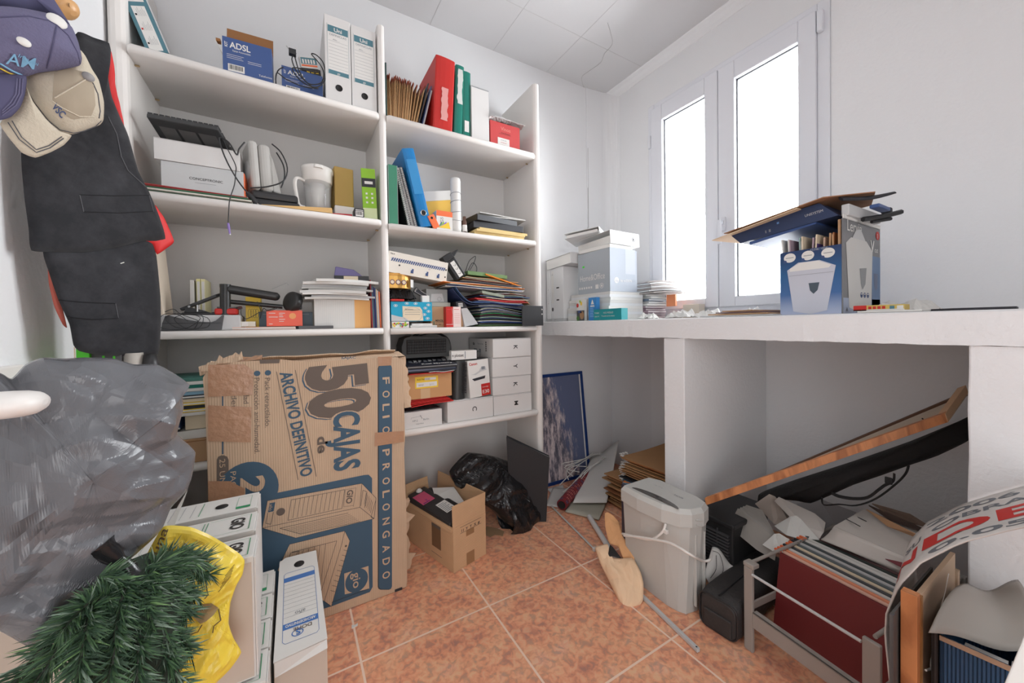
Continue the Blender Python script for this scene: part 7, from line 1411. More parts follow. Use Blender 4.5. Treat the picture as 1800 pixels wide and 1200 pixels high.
ppoly('card_wallet', 'white rounded card wallet nearest to the file hooks', 'wallet', [(1361, 924, 0, 1.56), (1390, 907, 0, 1.59), (1400, 906, 0, 1.59), (1408, 912, 0, 1.59), (1440, 948, 0, 1.57), (1400, 945, 0, 1.53), (1382, 940, 0, 1.52)], .003, pm('white_wallet', (206, 206, 202), .6))
ppoly('card_wallet', 'small white card wallet sticking up left of the file hooks', 'wallet', [(1340, 957, 0, 1.46), (1361, 938, 0, 1.50), (1370, 937, 0, 1.50), (1387, 947, 0, 1.50), (1375, 972, 0, 1.44), (1358, 968, 0, 1.44)], .003, pm('white_wallet', (206, 206, 202), .6))
# grey box interior sheets seen below the files
ppoly('grey_sheet', 'broad grey card sheet lying behind the wallets under the strap', 'sheet', [(1400, 885, 0, 1.90), (1440, 876, 0, 1.95), (1505, 900, 0, 1.95), (1470, 925, 0, 1.80), (1440, 948, 0, 1.72)], .003, pm('dull_grey_card', (146, 142, 142), .7))
# open ring binder
t = T('ring_binder', 'open white ring binder with metal rings lying behind the hanging files', 'binder', (1.72, .45, .28))
P1, P2, P3, P4 = at(1443, 948, 2, .30), at(1466, 925, 2, .345), at(1518, 896, 2, .375), at(1660, 945, 2, .375); P5 = at(1605, 985, 2, .335); 
BW = pm('binder_warm_white', (196, 190, 184), .5)
mb = MB()
def cov(u, v):
    a_ = P2.lerp(P3, v); b_ = P5.lerp(P4, v); p_ = a_.lerp(b_, u); return p_
mb.grid(cov, 8, 5, BW, False); mb.build('top_cover', t, solid=.003)
mb = MB(); mb.grid(lambda u, v: (P1.lerp(P2, v)+Vector((0, 0, -.006*sin(pi*v)))).lerp(P5+Vector((0, 0, -.05*(1-v))), u), 6, 6, BW, True); mb.build('spine', t, solid=.003)
mb = MB(); c_ = at(1478, 940, 2, .31)
for i in range(2): p_ = c_+ed*.05*i; mb.tube([p_, p_+up*.02, p_+up*.024+bk*.015, p_+up*.004+bk*.02], .0022, SILV, n=6)
mb.build('ring_mechanism', t)
mb = MB()
for (a_, b_) in (((1488, 914), (1512, 927)), ((1500, 907), (1523, 918))): p_, q_ = at(*a_, 2, .358), at(*b_, 2, .366); mb.tube([p_+up*.004, q_+up*.004], .0014, DK, n=5, sub=1)
mb.build('slot', t)
MRS = pm('maroon_sheet', (112, 52, 60), .6)
mb = MB(); P_ = [at(1483, 945, 2, .305), at(1500, 942, 2, .31), at(1600, 985, 2, .325), at(1590, 1000, 2, .31)]; mb.add(P_+[p_+Vector((0, 0, .002)) for p_ in P_], [(3, 2, 1, 0), (4, 5, 6, 7), (0, 1, 5, 4), (1, 2, 6, 5), (2, 3, 7, 6), (3, 0, 4, 7)], MRS); tag(mb.build('maroon_sheet'), 'maroon divider sheet inside the open ring binder', 'sheet')
for k, (m_, nm) in enumerate(((pm('tan_folder', (176, 138, 104), .8), 'tan folder, nearest of three fanned on the ring binder'), (pm('dark_brown_folder', (70, 56, 50), .7), 'dark brown folder in the middle of three on the ring binder'), (pm('umber_folder', (96, 78, 66), .7), 'umber folder, rearmost of three on the ring binder'))):
    z_ = .40+.008*k; j = (0, 0, 0)
    A_, B_, C_, D_ = at((1523, 1527, 1533)[k], (896, 889, 886)[k], 2, .385+.015*k), at((1600, 1606, 1600)[k], (935, 922, 905)[k], 2, z_+.0), at((1655, 1660, 1640)[k], (962, 950, 930)[k], 2, z_-.01), at((1560, 1565, 1568)[k], (925, 915, 910)[k], 2, .375+.01*k)
    mb = MB(); up2 = Vector((0, 0, .004)); mb.hexa([D_, C_, B_, A_, D_+up2, C_+up2, B_+up2, A_+up2], m_); tag(mb.build('card_folder'), nm, 'folder')
# poster sheet curling over with red letters
PAP = pm('poster_white', (206, 202, 198), .6)
t = T('curled_poster', 'stiff white poster with red DE lettering curling over at the right edge', 'poster', (1.22, .24, 0))
prof = [(.262, .02), (.268, .14), (.276, .25), (.285, .36), (.283, .41), (.264, .483), (.232, .55), (.180, .617), (.130, .662), (.085, .70), (.04, .73)]
def prs(s_, x, inset=0):
    f = s_*(len(prof)-1); i = min(int(f), len(prof)-2); q_ = f-i; y_ = prof[i][0]*(1-q_)+prof[i+1][0]*q_; z_ = prof[i][1]*(1-q_)+prof[i+1][1]*q_
    k_ = (x-1.1)/.25; return Vector((x, y_+.022*k_*min(1, s_*2)+(.02*k_ if s_ > .4 else 0), z_+(-.022)*k_*(s_ > 0)*min(1, s_*1.5)))
mb = MB(); mb.grid(lambda u, v: prs(v, 1.1+.30*u), 8, 36, PAP, True); sh_ = mb.build('sheet', t, solid=.003, off=-1)
def fine_text(s_, bold):
    import bmesh
    vs, fs = text_mesh(s_, bold); bm = bmesh.new(); bv = [bm.verts.new(p_) for p_ in vs]
    for f_ in fs:
        try: bm.faces.new([bv[k] for k in f_])
        except ValueError: pass
    bmesh.ops.triangulate(bm, faces=bm.faces[:])
    for _ in range(4):
        le = [e_ for e_ in bm.edges if e_.calc_length() > .09]
        if not le: break
        bmesh.ops.subdivide_edges(bm, edges=le, cuts=1, use_grid_fill=False); bmesh.ops.triangulate(bm, faces=bm.faces[:])
    bm.verts.ensure_lookup_table(); out = ([v_.co.copy() for v_ in bm.verts], [[v_.index for v_ in f_.verts] for f_ in bm.faces]); bm.free(); return out
def wrap_text(s_, sv0, sv1, u0, u1, mat, bold=.03, off=.0035):
    """letters laid on the curled sheet: reading direction along the curl"""
    vs, fs = fine_text(s_, bold); x0 = min(p_.x for p_ in vs); x1 = max(p_.x for p_ in vs); y0 = min(p_.y for p_ in vs); y1 = max(p_.y for p_ in vs); out = []
    for p_ in vs:
        a_ = (p_.x-x0)/(x1-x0); b_ = (p_.y-y0)/(y1-y0); sv = sv0+(sv1-sv0)*a_; x_ = 1.1+.30*(u0+(u1-u0)*b_)
        P_ = prs(sv, x_); Q_ = prs(min(1, sv+.01), x_); R_ = prs(sv, x_+.01); n_ = (R_-P_).cross(Q_-P_).normalized(); n_ = n_ if n_.z > 0 or n_.y > .5 else -n_
        out.append(P_+n_*off)
    m_ = MB(); m_.add(out, fs, mat); return m_
TR = pm('poster_red', (196, 44, 38), .6); GRL = pm('poster_grey', (112, 116, 122), .6)
wrap_text('DE', .60, .92, .22, .50, TR).build('red_lettering', sh_)
wrap_text('N', .46, .57, .22, .50, TR).build('red_lettering', sh_)
wrap_text('0.05', .62, .88, .05, .16, GRL, .02).build('grey_lettering', sh_)
wrap_text('SU', .50, .58, .58, .70, GRL, .02).build('grey_lettering', sh_); wrap_text('OBRA', .62, .90, .58, .70, GRL, .02).build('grey_lettering', sh_)
wrap_text('2006', .60, .88, .78, .90, GRL, .02).build('grey_lettering', sh_)
# framed boards standing at the right pier
t = T('framed_board', 'orange-edged framed board with kraft back and string, standing by the right pier', 'board', (1.3, .235, 0))
KB2 = pm('board_kraft_back', (182, 158, 134), .8, var=.08, vs=6)
xa, xb = 1.055, 1.385
mb = MB(); mb.box(xa, xa+.02, .228, .252, .001, .50, WOOD); mb.build('front_stile', t, bevel=.001)
mb = MB(); mb.box(xa+.0205, xb-.02, .232, .240, .001, .485, KB2); mb.build('backing', t)
mb = MB(); mb.box(xb-.0195, xb, .228, .252, .001, .44, KB2); mb.build('rear_stile', t)
mb = MB(); mb.box(xa+.021, xa+.034, .2275, .2315, .001, .49, pm('glue_strip', (150, 104, 58), .5, var=.3, vs=40)); mb.build('paper_strip', t)
mb = MB(); mb.tube([(xa+.05, .2265, .33), (xa+.075, .224, .325), (xa+.09, .2265, .335), (xa+.07, .223, .332), (xa+.085, .2255, .33), (xa+.11, .2262, .39), (xa+.18, .2265, .43), (xa+.22, .2265, .47)], [.0022, .0022, .0022, .0022, .0018, .0009, .0009, .0009], WP, n=5); mb.build('string', t)
t = T('framed_board', 'dark-backed board standing between the curled poster and the orange-edged board', 'board', (1.3, .258, 0))
mb = MB(); mb.box(1.02, 1.30, .2555, .2595, .001, .46, pm('dark_grey_board', (80, 80, 80), .6)); mb.build('panel', t); mb = MB(); mb.box(1.02, 1.03, .2535, .2553, .001, .46, DG); mb.build('edge_strip', t)
# blue corrugated box and grey plastic sheet
CB = pm('blue_corrugated', (28, 62, 92), .55); nt = CB.node_tree; b = nt.nodes['Principled BSDF']; tc = nt.nodes.new('ShaderNodeTexCoord'); wv = nt.nodes.new('ShaderNodeTexWave'); wv.inputs['Scale'].default_value = 60; bp = nt.nodes.new('ShaderNodeBump'); bp.inputs['Strength'].default_value = .7; bp.inputs['Distance'].default_value = .004
mp = nt.nodes.new('ShaderNodeMapping'); mp.inputs['Rotation'].default_value = (0, 0, radians(85)); nt.links.new(tc.outputs['Object'], mp.inputs[0]); nt.links.new(mp.outputs[0], wv.inputs['Vector']); nt.links.new(wv.outputs['Fac'], bp.inputs['Height']); nt.links.new(bp.outputs['Normal'], b.inputs['Normal'])
t = T('blue_carton', 'dark blue ribbed wine carton with gold lettering in the bottom right corner', 'box', (1.16, .16, .0))
q0 = Vector((1.09, .205, 0)); q1 = Vector((1.10, .075, 0)); bx_ = Vector((.24, .012, 0)); hz = .425
mb = MB(); e_ = (q1-q0); 
for (a_, b_) in ((q0, e_), (q0+bx_, e_)): rbox(mb, a_, b_, bx_.normalized()*.004, up*hz, CB)
rbox(mb, q0, bx_, e_.normalized()*.004, up*hz, CB); rbox(mb, q1, bx_, -e_.normalized()*.004, up*hz, CB); rbox(mb, q0+up*.002, bx_, e_, up*.003, CB)
F = frame(q0-bx_.normalized()*.0008, e_, (0, 0, 1)); GLD = pm('gold_lettering', (210, 184, 150), .5); mb.text('BOM', .028, hz-.115, .032, GLD, F, bold=.02, fit=.036); mb.text('&', .085, hz-.112, .024, GLD, F); mb.text('C', .10, hz-.115, .03, GLD, F); mb.text('VINOS', .03, hz-.15, .02, GLD, F); mb.build('carton_body', t)
mb = MB(); rbox(mb, q0-bx_.normalized()*.003+up*(hz-.008), e_, bx_.normalized()*.003, up*.009, pm('torn_brown_edge', (150, 122, 100), .8, var=.2, vs=60)); mb.build('torn_edge', t)
mb = MB(); rbox(mb, q0+e_*.62+bx_*.05+up*.25, e_*.16, bx_*.3, up*.14, GREYP); rbox(mb, q0+e_*.2+bx_*.2+up*.25, e_*.4, bx_*.05, up*.15, pm('white_divider', (190, 190, 188), .6)); mb.build('inner_divider', t)
mb = MB(); rbox(mb, q0-bx_.normalized()*.004+e_*.70+up*(hz-.03), e_*.22, -bx_.normalized()*.002, up*.028, CREAM); mb.build('tape_piece', t)
mb = MB(); rbox(mb, Vector((1.095, .2065, .30)), Vector((.03, 0, 0)), Vector((0, .012, 0)), up*.135, BLACK); tag(mb.build('black_block', bevel=.006), 'black block wedged between the blue carton and the kraft-backed board', 'block')
GS = pm('grey_translucent_sheet', (150, 146, 140), .25)
mb = MB()
def gsheet(u, v):
    a_ = at(1632, 1112, 2, .435); b_ = at(1695, 1035, 2, .47); c2 = at(1790, 1030, 2, .475); d2 = at(1830, 1130, 2, .44)
    p_ = (a_*(1-u)+d2*u)*(1-v)+(b_*(1-u)+c2*u)*v; return p_+Vector((0, 0, .014*sin(u*3.1)*(1-v)*0+.020*sin(v*3)+.010*sin(u*6+v*2)-.016*sin(u*pi)*(1-v)))
mb.grid(gsheet, 18, 12, GS, True); tag(mb.build('grey_plastic_sheet', solid=.003), 'limp grey plastic sheet draped over the dark blue carton', 'sheet')
t = T('white_framed_panel', 'white edged panel leaning at the very bottom right corner before the blue carton', 'panel', (.99, .09, .2))
mb = MB(); a_ = at(1762, 1210, 0, .92); b_ = at(1815, 1080, 0, .98); d_ = (b_-a_).normalized(); s_ = Vector((.02, -.06, -.012)); rbox(mb, a_-d_*.3, d_*.6, Vector((.03, .0, 0)), s_.normalized()*.016, LBL); mb.build('white_edge', t, bevel=.002)
mb = MB(); rbox(mb, a_-d_*.3+s_.normalized()*.0165, d_*.6, Vector((.03, 0, 0)), s_.normalized()*.05, WOOD); mb.build('wood_face', t)
# ============================================================ archive boxes on the left
from mathutils.bvhtree import BVHTree
AW = pm('archive_white', (204, 202, 198), .7); AB = pm('archive_beige', (188, 176, 163), .8, var=.03, vs=5); AG = pm('archive_green', (40, 130, 84), .6)
def archive(label, x0, x1, y0, y1, z0, z1, hole=False, group=None, bevel=.0015, extra=None, lean=0):
    """flat-pack archive box standing on its long edge, label face up"""
    t = T('archive_box', label, 'archive box', ((x0+x1)/2, (y0+y1)/2, z0), group); M = rotax((x0, y1, z0), lean, 'X')
    mb = MB(); mb.M = M; mb.box(x0, x1, y0, y1, z0, z1, AW); F = frame((x0, y0-.0006, z0), (1, 0, 0), (0, 0, 1)); mb.rect(.004, .004, x1-x0-.004, z1-z0-.012, AB, F, .0002)
    mb.build('box_body', t, bevel=bevel)
    mb = MB(); mb.M = M; F = TP(x0, y0, z1+.0006); W_ = x1-x0; d = y1-y0
    L0 = .045; mb.line((W_-.3, .012), (W_-.3, d-.014), .001, AG, F)
    for i in range(8): x_ = W_-.30+i*.022; mb.line((x_, .014), (x_, d-.016), .0008, LINE, F)
    if hole: mb.line((W_-.128, .012), (W_-.128, d-.014), .0015, AG, F); mb.rect(W_-.048, .012, W_-.016, .026, AG, F); 
    else:
        mb.line((W_-.11, .012), (W_-.11, d-.014), .0015, AG, F); mb.line((W_-.103, .012), (W_-.103, d-.014), .0015, AG, F); mb.line((W_-.012, .012), (W_-.012, d-.014), .0018, AG, F)
        mb.text('GIO', W_-.052, d-.024, .040, INK, F, bold=.03, rot=-pi/2, fit=d-.05)
    if hole:
        for a_, b_ in (((W_-.048, .012), (W_-.048, d-.02)), ((W_-.016, .012), (W_-.016, d-.02)), ((W_-.048, d-.02), (W_-.016, d-.02))): mb.line(a_, b_, .0008, AG, F)
    for a_, b_ in (((W_-.098, .012), (W_-.012, .012)), ((W_-.098, d-.014), (W_-.012, d-.014))) if not hole else (): mb.line(a_, b_, .0008, AG, F)
    pl_ = mb.build('printed_label', t)
    if hole:
        mb = MB(); mb.M = M; mb.lathe([(.0145, .0), (.0145, .0012), (0, .0012)], DARKHOLE, M=F @ Matrix.Translation((W_-.083, d*.45, 0)), n=20); mb.build('finger_hole', t)
    mb = MB(); mb.M = M; mb.box(x1+.0005, x1+.0035, y0+.001, y1-.006, z0+.002, z1-.004, AW); mb.build('end_flap', t)
    return t
for k, (y0, y1, lb) in enumerate(((.985, 1.085, 'archive box nearest the tree bits in the lower row, spine up'), (1.09, 1.195, 'second archive box of the lower row, counted from the near end'), (1.20, 1.305, 'third archive box of the lower row, counted from the near end'), (1.31, 1.425, 'farthest archive box of the lower row, with green square and hole on its spine'))):
    archive(lb, -.465, -.068, y0, y1, .0005, .272+.003*(k == 3), k == 3, 'archive boxes in the lower row')
archive('archive box closest to the room in the upper row, beige side fully visible', -.49, -.086, 1.002, 1.105, .2765, .548, False, 'archive boxes in the upper row')
archive('middle archive box of the upper row with GIO on its spine', -.49, -.094, 1.125, 1.235, .2765, .552, False, 'archive boxes in the upper row')
archive('rearmost archive box of the upper row with a finger hole in its spine', -.488, -.098, 1.258, 1.37, .2765, .555, True, 'archive boxes in the upper row')
mb = MB(); mb.M = rotax((-.2, 1.0, .5), 0, 'X'); P_ = [at(288, 932, 1, 1.24), at(330, 860, 1, 1.24), at(306, 925, 1, 1.24)]; up2 = Vector((0, .003, 0)); mb.add(P_+[p_+up2 for p_ in P_], [(0, 1, 2), (5, 4, 3), (0, 3, 4, 1), (1, 4, 5, 2), (2, 5, 3, 0)], LBL); tag(mb.build('card_triangle'), 'white card corner rising between grey bag and rearmost archive box', 'card')
# front archive box with blue label
t = T('archive_box', 'single white archive box with blue ARCHIDEFINITIVO label standing in front of the big carton', 'archive box', (0, 1.28, 0))
x0, x1, y0, y1 = -.058, .060, 1.083, 1.470; zf, zr = .235, .272
mb = MB(); mb.hexa([(x0, y0, .0005), (x1, y0, .0005), (x1-.004, y1, .0005), (x0+.002, y1, .0005), (x0, y0, zf), (x1, y0, zf), (x1-.006, y1, zr), (x0+.004, y1, zr)], AB); mb.build('box_body', t, bevel=.0015)
n_ = Vector((0, y1-y0, zr-zf)).normalized(); F = frame((x0+.002, y0-.012, zf+.0025), (1, 0, 0), n_)
mb = MB(); w_ = .116; L_ = .40; mb.plate([(-.002, 0), (w_+.001, .012), (w_-.006, L_-.004), (.018, L_), (.002, L_-.016)], .002, AW, F); F = F @ Matrix.Translation((0, 0, .0021)); BLP = pm('label_blue', (66, 108, 168), .5)
for a_, b_ in (((.016, .05), (.016, .31)), ((.100, .05), (.100, .31)), ((.022, .318), (.094, .318)), ((.022, .042), (.094, .042)), ((.016, .31), (.022, .318)), ((.1, .31), (.094, .318)), ((.016, .05), (.022, .042)), ((.1, .05), (.094, .042))): mb.line(a_, b_, .001, BLP, F)
mb.rect(.016, .275, .100, .295, BLP, F); mb.rect(.016, .088, .100, .108, BLP, F)
for i in range(9): mb.line((.017, .262-.0165*i), (.099, .262-.0165*i), .0007, LINE, F)
mb.text('ARCHIDEFINITIVO', .094, .103, .013, LBL, F, bold=.02, rot=pi, fit=.072, dz=.0012); mb.text('año', .07, .142, .018, LINE, F, rot=pi); mb.text('DOHE', .084, .084, .016, PG, F, bold=.02, rot=pi); mb.ring(.05, .066, .014, .0025, BLP, F, ry=.012); mb.text('S', .057, .075, .024, BLP, F, bold=.03, rot=pi)
ll_ = mb.build('label_lid', t)
mb = MB(); mb.lathe([(.015, 0), (.015, .0008), (0, .0008)], DARKHOLE, M=F @ Matrix.Translation((.058, .348, 0)), n=20); mb.build('finger_hole', t)
mb = MB(); mb.hexa([(x0+.002, y0-.0125, zf-.034), (x1, y0-.0125, zf-.012), (x1, y0-.0015, zf-.012), (x0+.002, y0-.0015, zf-.034), (x0+.002, y0-.012, zf+.002), (x1, y0-.0, zf+.002), (x1, y0+.002, zf+.002), (x0+.002, y0-.001, zf+.002)], AW); mb.build('front_flap', t)
# things standing on the boxes behind the grey bag
GRN = pm('vivid_green', (70, 190, 30), .5); zs_ = .5575
def tall(name, label, u0, u1, v, y, dp, mat, extra=None):
    a = at(u0, v, 1, y); b = at(u1, v, 1, y); mb = MB(); mb.box(a.x, b.x, y, y+dp, zs_, a.z, mat)
    if extra: extra(mb, FR(a.x, y, zs_), b.x-a.x, a.z-zs_)
    return tag(mb.build(name, bevel=.001), label, 'box')
def gx(mb, F, w_, h): mb.rect(-.003, 0, -.0005, h, CREAM, F); mb.rect(.006, .03, w_-.006, h*.6, DG, F)
tall('green_box', 'tall vivid green box with pale edge just visible below the hanging vest', 133, 157, 610, 1.28, .07, GRN, gx)
tall('black_green_box', 'tall black box with green stripes below the vest, between green and white things', 158, 213, 612, 1.29, .07, DG, lambda mb, F, w_, h: (mb.rect(w_*.38, 0, w_*.46, h, GRN, F), mb.rect(w_*.72, 0, w_*.8, h, GRN, F)))
a = at(234, 620, 1, 1.31); mb = MB(); mb.lathe([(0, 0), (.019, 0), (.019, a.z-zs_), (.014, a.z-zs_), (0, a.z-zs_-.01)], pm('silver_tube', (186, 180, 172), .3, .3), c=(a.x, 1.31, zs_)); tag(mb.build('silver_tube'), 'upright silver-white tube below the right half of the vest', 'tube')
a = at(264, 622, 1, 1.31); mb = MB(); mb.lathe([(0, 0), (.016, 0), (.017, a.z-zs_-.03), (.012, a.z-zs_), (0, a.z-zs_)], BLACK, c=(a.x, 1.31, zs_)); tag(mb.build('black_tube'), 'upright black tube rightmost below the vest', 'tube')
# white shelf board end and panel at the left edge
t = T('wall_shelf', 'white bullnosed shelf board reaching in from the left edge in front of the grey bag', 'shelf', (-.4, .5, .94))
e0 = at(80, 706, 1, .70); xb_ = e0.x; zc_ = e0.z; r_ = .0165
mb = MB(); n = 16; secs = [(-.498, 1), (xb_-.03, 1), (xb_-.018, .96), (xb_-.008, .82), (xb_-.002, .55), (xb_, .2)]; vs = []
for x_, k_ in secs:
    for i in range(n): a = 2*pi*i/n; vs.append((x_, .70+.032*cos(a)*k_, zc_+r_*sin(a)*k_))
mb.add(vs, [(i*n+k, i*n+(k+1) % n, (i+1)*n+(k+1) % n, (i+1)*n+k) for i in range(len(secs)-1) for k in range(n)], PLAST, True); mb.add(vs[:n], [tuple(range(n))[::-1]], PLAST); mb.add(vs[-n:], [tuple(range(n))], PLAST); mb.build('board', t)
mb = MB(); mb.box(-.4985, -.485, .66, .74, zc_-.05, zc_+.05, PLAST); mb.build('wall_plate', t, bevel=.002)
t = T('white_wall_panel', 'white panel with a screw on the left wall, partly behind the grey bag', 'panel', (-.49, 1.05, .8))
a = at(45, 640, 0, -.478); mb = MB(); mb.box(-.4985, -.478, .74, a.y, a.z-.30, a.z, PLAST); mb.build('panel_board', t, bevel=.003)
mb = MB(); mb.lathe([(.0045, 0), (.004, .001), (0, .0012)], PIN, M=frame((-.4778, a.y-.012, a.z-.012), (0, -1, 0), (0, 0, 1)), n=12); mb.build('screw', t)
# ------------------------------------------------------------ soft things
class Decal:
    """lays lettering and outlines on the real surface of a mesh"""
    def __init__(s, src): s.t = BVHTree.FromPolygons(src.v, src.f); s.mb = MB()
    def hit(s, u, v, off=.0012):
        D_ = (CR*((u-PX0)/FPX)+CD*((v-PY0)/FPX)+CF).normalized(); h = s.t.ray_cast(CAMP, D_); return None if h[0] is None else h[0]-D_*off
    def poly(s, pts, mat, off=.0012, n=6):
        c = Vector((sum(p[0] for p in pts)/len(pts), sum(p[1] for p in pts)/len(pts))); m = len(pts); den = []
        for i in range(m):
            a = Vector(pts[i]); b = Vector(pts[(i+1) % m]); q_ = max(1, int((b-a).length/4))
            den += [a.lerp(b, k/q_) for k in range(q_)]
        m = len(den); vs = []; 
        for j in range(n+1):
            for p_ in den: q_ = c.lerp(p_, j/n); h = s.hit(q_.x, q_.y, off); vs.append(h)
        fs = []
        for j in range(n):
            for i in range(m):
                f_ = [j*m+i, (j+1)*m+i, (j+1)*m+(i+1) % m, j*m+(i+1) % m]
                if all(vs[k] is not None for k in f_): fs.append(f_)
        s.mb.add([v_ if v_ is not None else CAMP for v_ in vs], fs, mat, True) if all(v_ is not None for v_ in vs) else s.safe(vs, fs, mat)
    def safe(s, vs, fs, mat):
        used = sorted({k for f_ in fs for k in f_}); mp_ = {k: i for i, k in enumerate(used)}
        if fs: s.mb.add([vs[k] for k in used], [[mp_[k] for k in f_] for f_ in fs], mat, True)
    def line(s, pts, r_, mat, off=.0006):
        P_ = []
        for a, b in zip(pts, pts[1:]):
            a = Vector(a); b = Vector(b); q_ = max(1, int((b-a).length/5)); P_ += [a.lerp(b, k/q_) for k in range(q_)]
        P_.append(Vector(pts[-1])); H = [s.hit(p_.x, p_.y, off) for p_ in P_]; H = [h for h in H if h is not None]
        if len(H) > 1: s.mb.tube(H, r_, mat, n=5, sub=1)
    def text(s, t_, a, b, h, mat, bold=.0, off=.0015):
        vs, fs = text_mesh(t_, bold); x0 = min(p_.x for p_ in vs); x1 = max(p_.x for p_ in vs); a = Vector(a); b = Vector(b); d = b-a; nn_ = Vector((d.y, -d.x)).normalized(); out = []
        for p_ in vs: q_ = a+d*((p_.x-x0)/(x1-x0))+nn_*(p_.y/.7*h); out.append(s.hit(q_.x, q_.y, off))
        s.safe(out, [f_ for f_ in fs if all(out[k] is not None for k in f_)], mat)
# vests
VN = bpy.data.materials.new('dark_moleskin'); VN.use_nodes = True; nt = VN.node_tree; b = nt.nodes['Principled BSDF']; b.inputs['Roughness'].default_value = .95; b.inputs['Sheen Weight'].default_value = .15
tc = nt.nodes.new('ShaderNodeTexCoord'); n1 = nt.nodes.new('ShaderNodeTexNoise'); n1.inputs['Scale'].default_value = 14; n1.inputs['Detail'].default_value = 8; n1.inputs['Roughness'].default_value = .7; rp = nt.nodes.new('ShaderNodeValToRGB'); e = rp.color_ramp.elements
e[0].position = .4; e[0].color = (*[x*1.1 for x in lin((31, 32, 36))], 1); e[1].position = .75; e[1].color = (*[x*1.2 for x in lin((54, 54, 58))], 1)
nt.links.new(tc.outputs['Object'], n1.inputs['Vector']); nt.links.new(n1.outputs['Fac'], rp.inputs[0]); nt.links.new(rp.outputs[0], b.inputs['Base Color']); STI = pm('stitch_grey', (84, 84, 88), .9); STD = pm('seam_black', (28, 28, 31), .95)
RL = pm('red_lining', (196, 34, 34), .6)
vp, vn = (-.455, 1.19, 1.3), (.72, -.69, 0); vp2 = (-.452, 1.206, 1.0)
t = T('waistcoat', 'dark moleskin waistcoat with red lining hanging from the wall peg, above another', 'waistcoat', (-.42, 1.22, 1.2))
mb = MB(); blob(mb, [(137, 56), (165, 66), (192, 76), (188, 98), (187, 130), (194, 165), (210, 205), (226, 240), (243, 300), (262, 337), (280, 380), (291, 421), (250, 424), (200, 436), (150, 443), (100, 443), (55, 440), (50, 400), (42, 340), (37, 270), (50, 200), (80, 130), (110, 90)], (155, 270), vp, vn, .016, VN, .007, 2, rings=16, freq=5, smooth=True, prof=.35); d = Decal(mb); bd_ = mb.build('body', t)
d.line([(140, 342), (200, 344), (262, 343)], .0011, STD); d.line([(140, 342), (147, 372)], .0009, STI); d.line([(148, 372), (210, 374), (269, 371)], .0014, STD); d.line([(262, 343), (270, 372)], .0009, STI)
d.line([(190, 205), (205, 235), (213, 275), (225, 300), (258, 330)], .0012, STI); d.mb.build('pocket_seams', bd_)
mb = MB(); blob(mb, [(190, 78), (196, 92), (200, 112), (202, 150), (210, 195), (219, 226), (214, 228), (200, 200), (187, 165), (183, 120), (185, 90)], (195, 140), (-.45, 1.202, 1.3), vn, .006, RL, .003, 3, rings=6, freq=9, smooth=True); mb.build('red_lining', t)
mb = MB(); blob(mb, [(270, 360), (282, 373), (290, 385), (306, 424), (292, 437), (276, 447), (268, 430), (250, 420)], (282, 410), (-.45, 1.204, 1.3), vn, .006, RL, .003, 5, rings=6, freq=9, smooth=True); mb.build('red_lining', t)
t = T('waistcoat', 'lower dark waistcoat hem with pocket flap hanging beneath the first one', 'waistcoat', (-.42, 1.24, .97))
mb = MB(); blob(mb, [(76, 436), (150, 436), (262, 418), (275, 450), (282, 520), (283, 570), (278, 622), (240, 625), (180, 625), (140, 617), (129, 606), (122, 570), (103, 528), (88, 485)], (190, 530), vp2, vn, .014, VN, .007, 9, rings=14, freq=5, smooth=True, prof=.35); d = Decal(mb); bd_ = mb.build('body', t)
d.line([(103, 527), (150, 531), (203, 533)], .0012, STD); d.line([(203, 533), (208, 559)], .0009, STI); d.line([(112, 556), (160, 561), (208, 559)], .0014, STD); d.line([(212, 463), (218, 461)], .0012, LBL); d.mb.build('pocket_seams', bd_)
mb = MB(); blob(mb, [(84, 470), (92, 490), (106, 530), (118, 575), (110, 570), (96, 540), (86, 500)], (98, 520), (-.47, 1.206, 1.0), vn, .004, pm('rust_lining', (170, 84, 70), .7), .002, 5, rings=4, freq=9, smooth=True); mb.build('lining', t)
# wooden peg
t = T('coat_peg', 'round wooden coat peg high on the left wall holding caps and vests', 'peg', (-.45, 1.2, 1.8))
a = at(112, 12, 1, 1.20); mb = MB(); PW_ = pm('peg_wood', (204, 158, 108), .35, var=.06, vs=30)
mb.tube([(-.498, a.y-.0, a.z+.02), (a.x-.03, a.y, a.z+.012), (a.x-.008, a.y, a.z+.004), (a.x+.010, a.y-.004, a.z-.006), (a.x+.017, a.y-.006, a.z-.012)], [.012, .010, .022, .021, .006], PW_, n=18); mb.build('peg_knob', t)
mb = MB(); mb.box(-.4985, -.48, a.y-.12, a.y+.05, a.z-.01, a.z+.06, PW_); mb.build('backing_strip', t, bevel=.004)
mb = MB(); mb.lathe([(.004, 0), (.003, .001), (0, .001)], DK, M=frame((a.x+.0155, a.y-.018, a.z-.004), (0, -1, 0), (0, 0, 1)), n=8); mb.build('dark_knot', t)
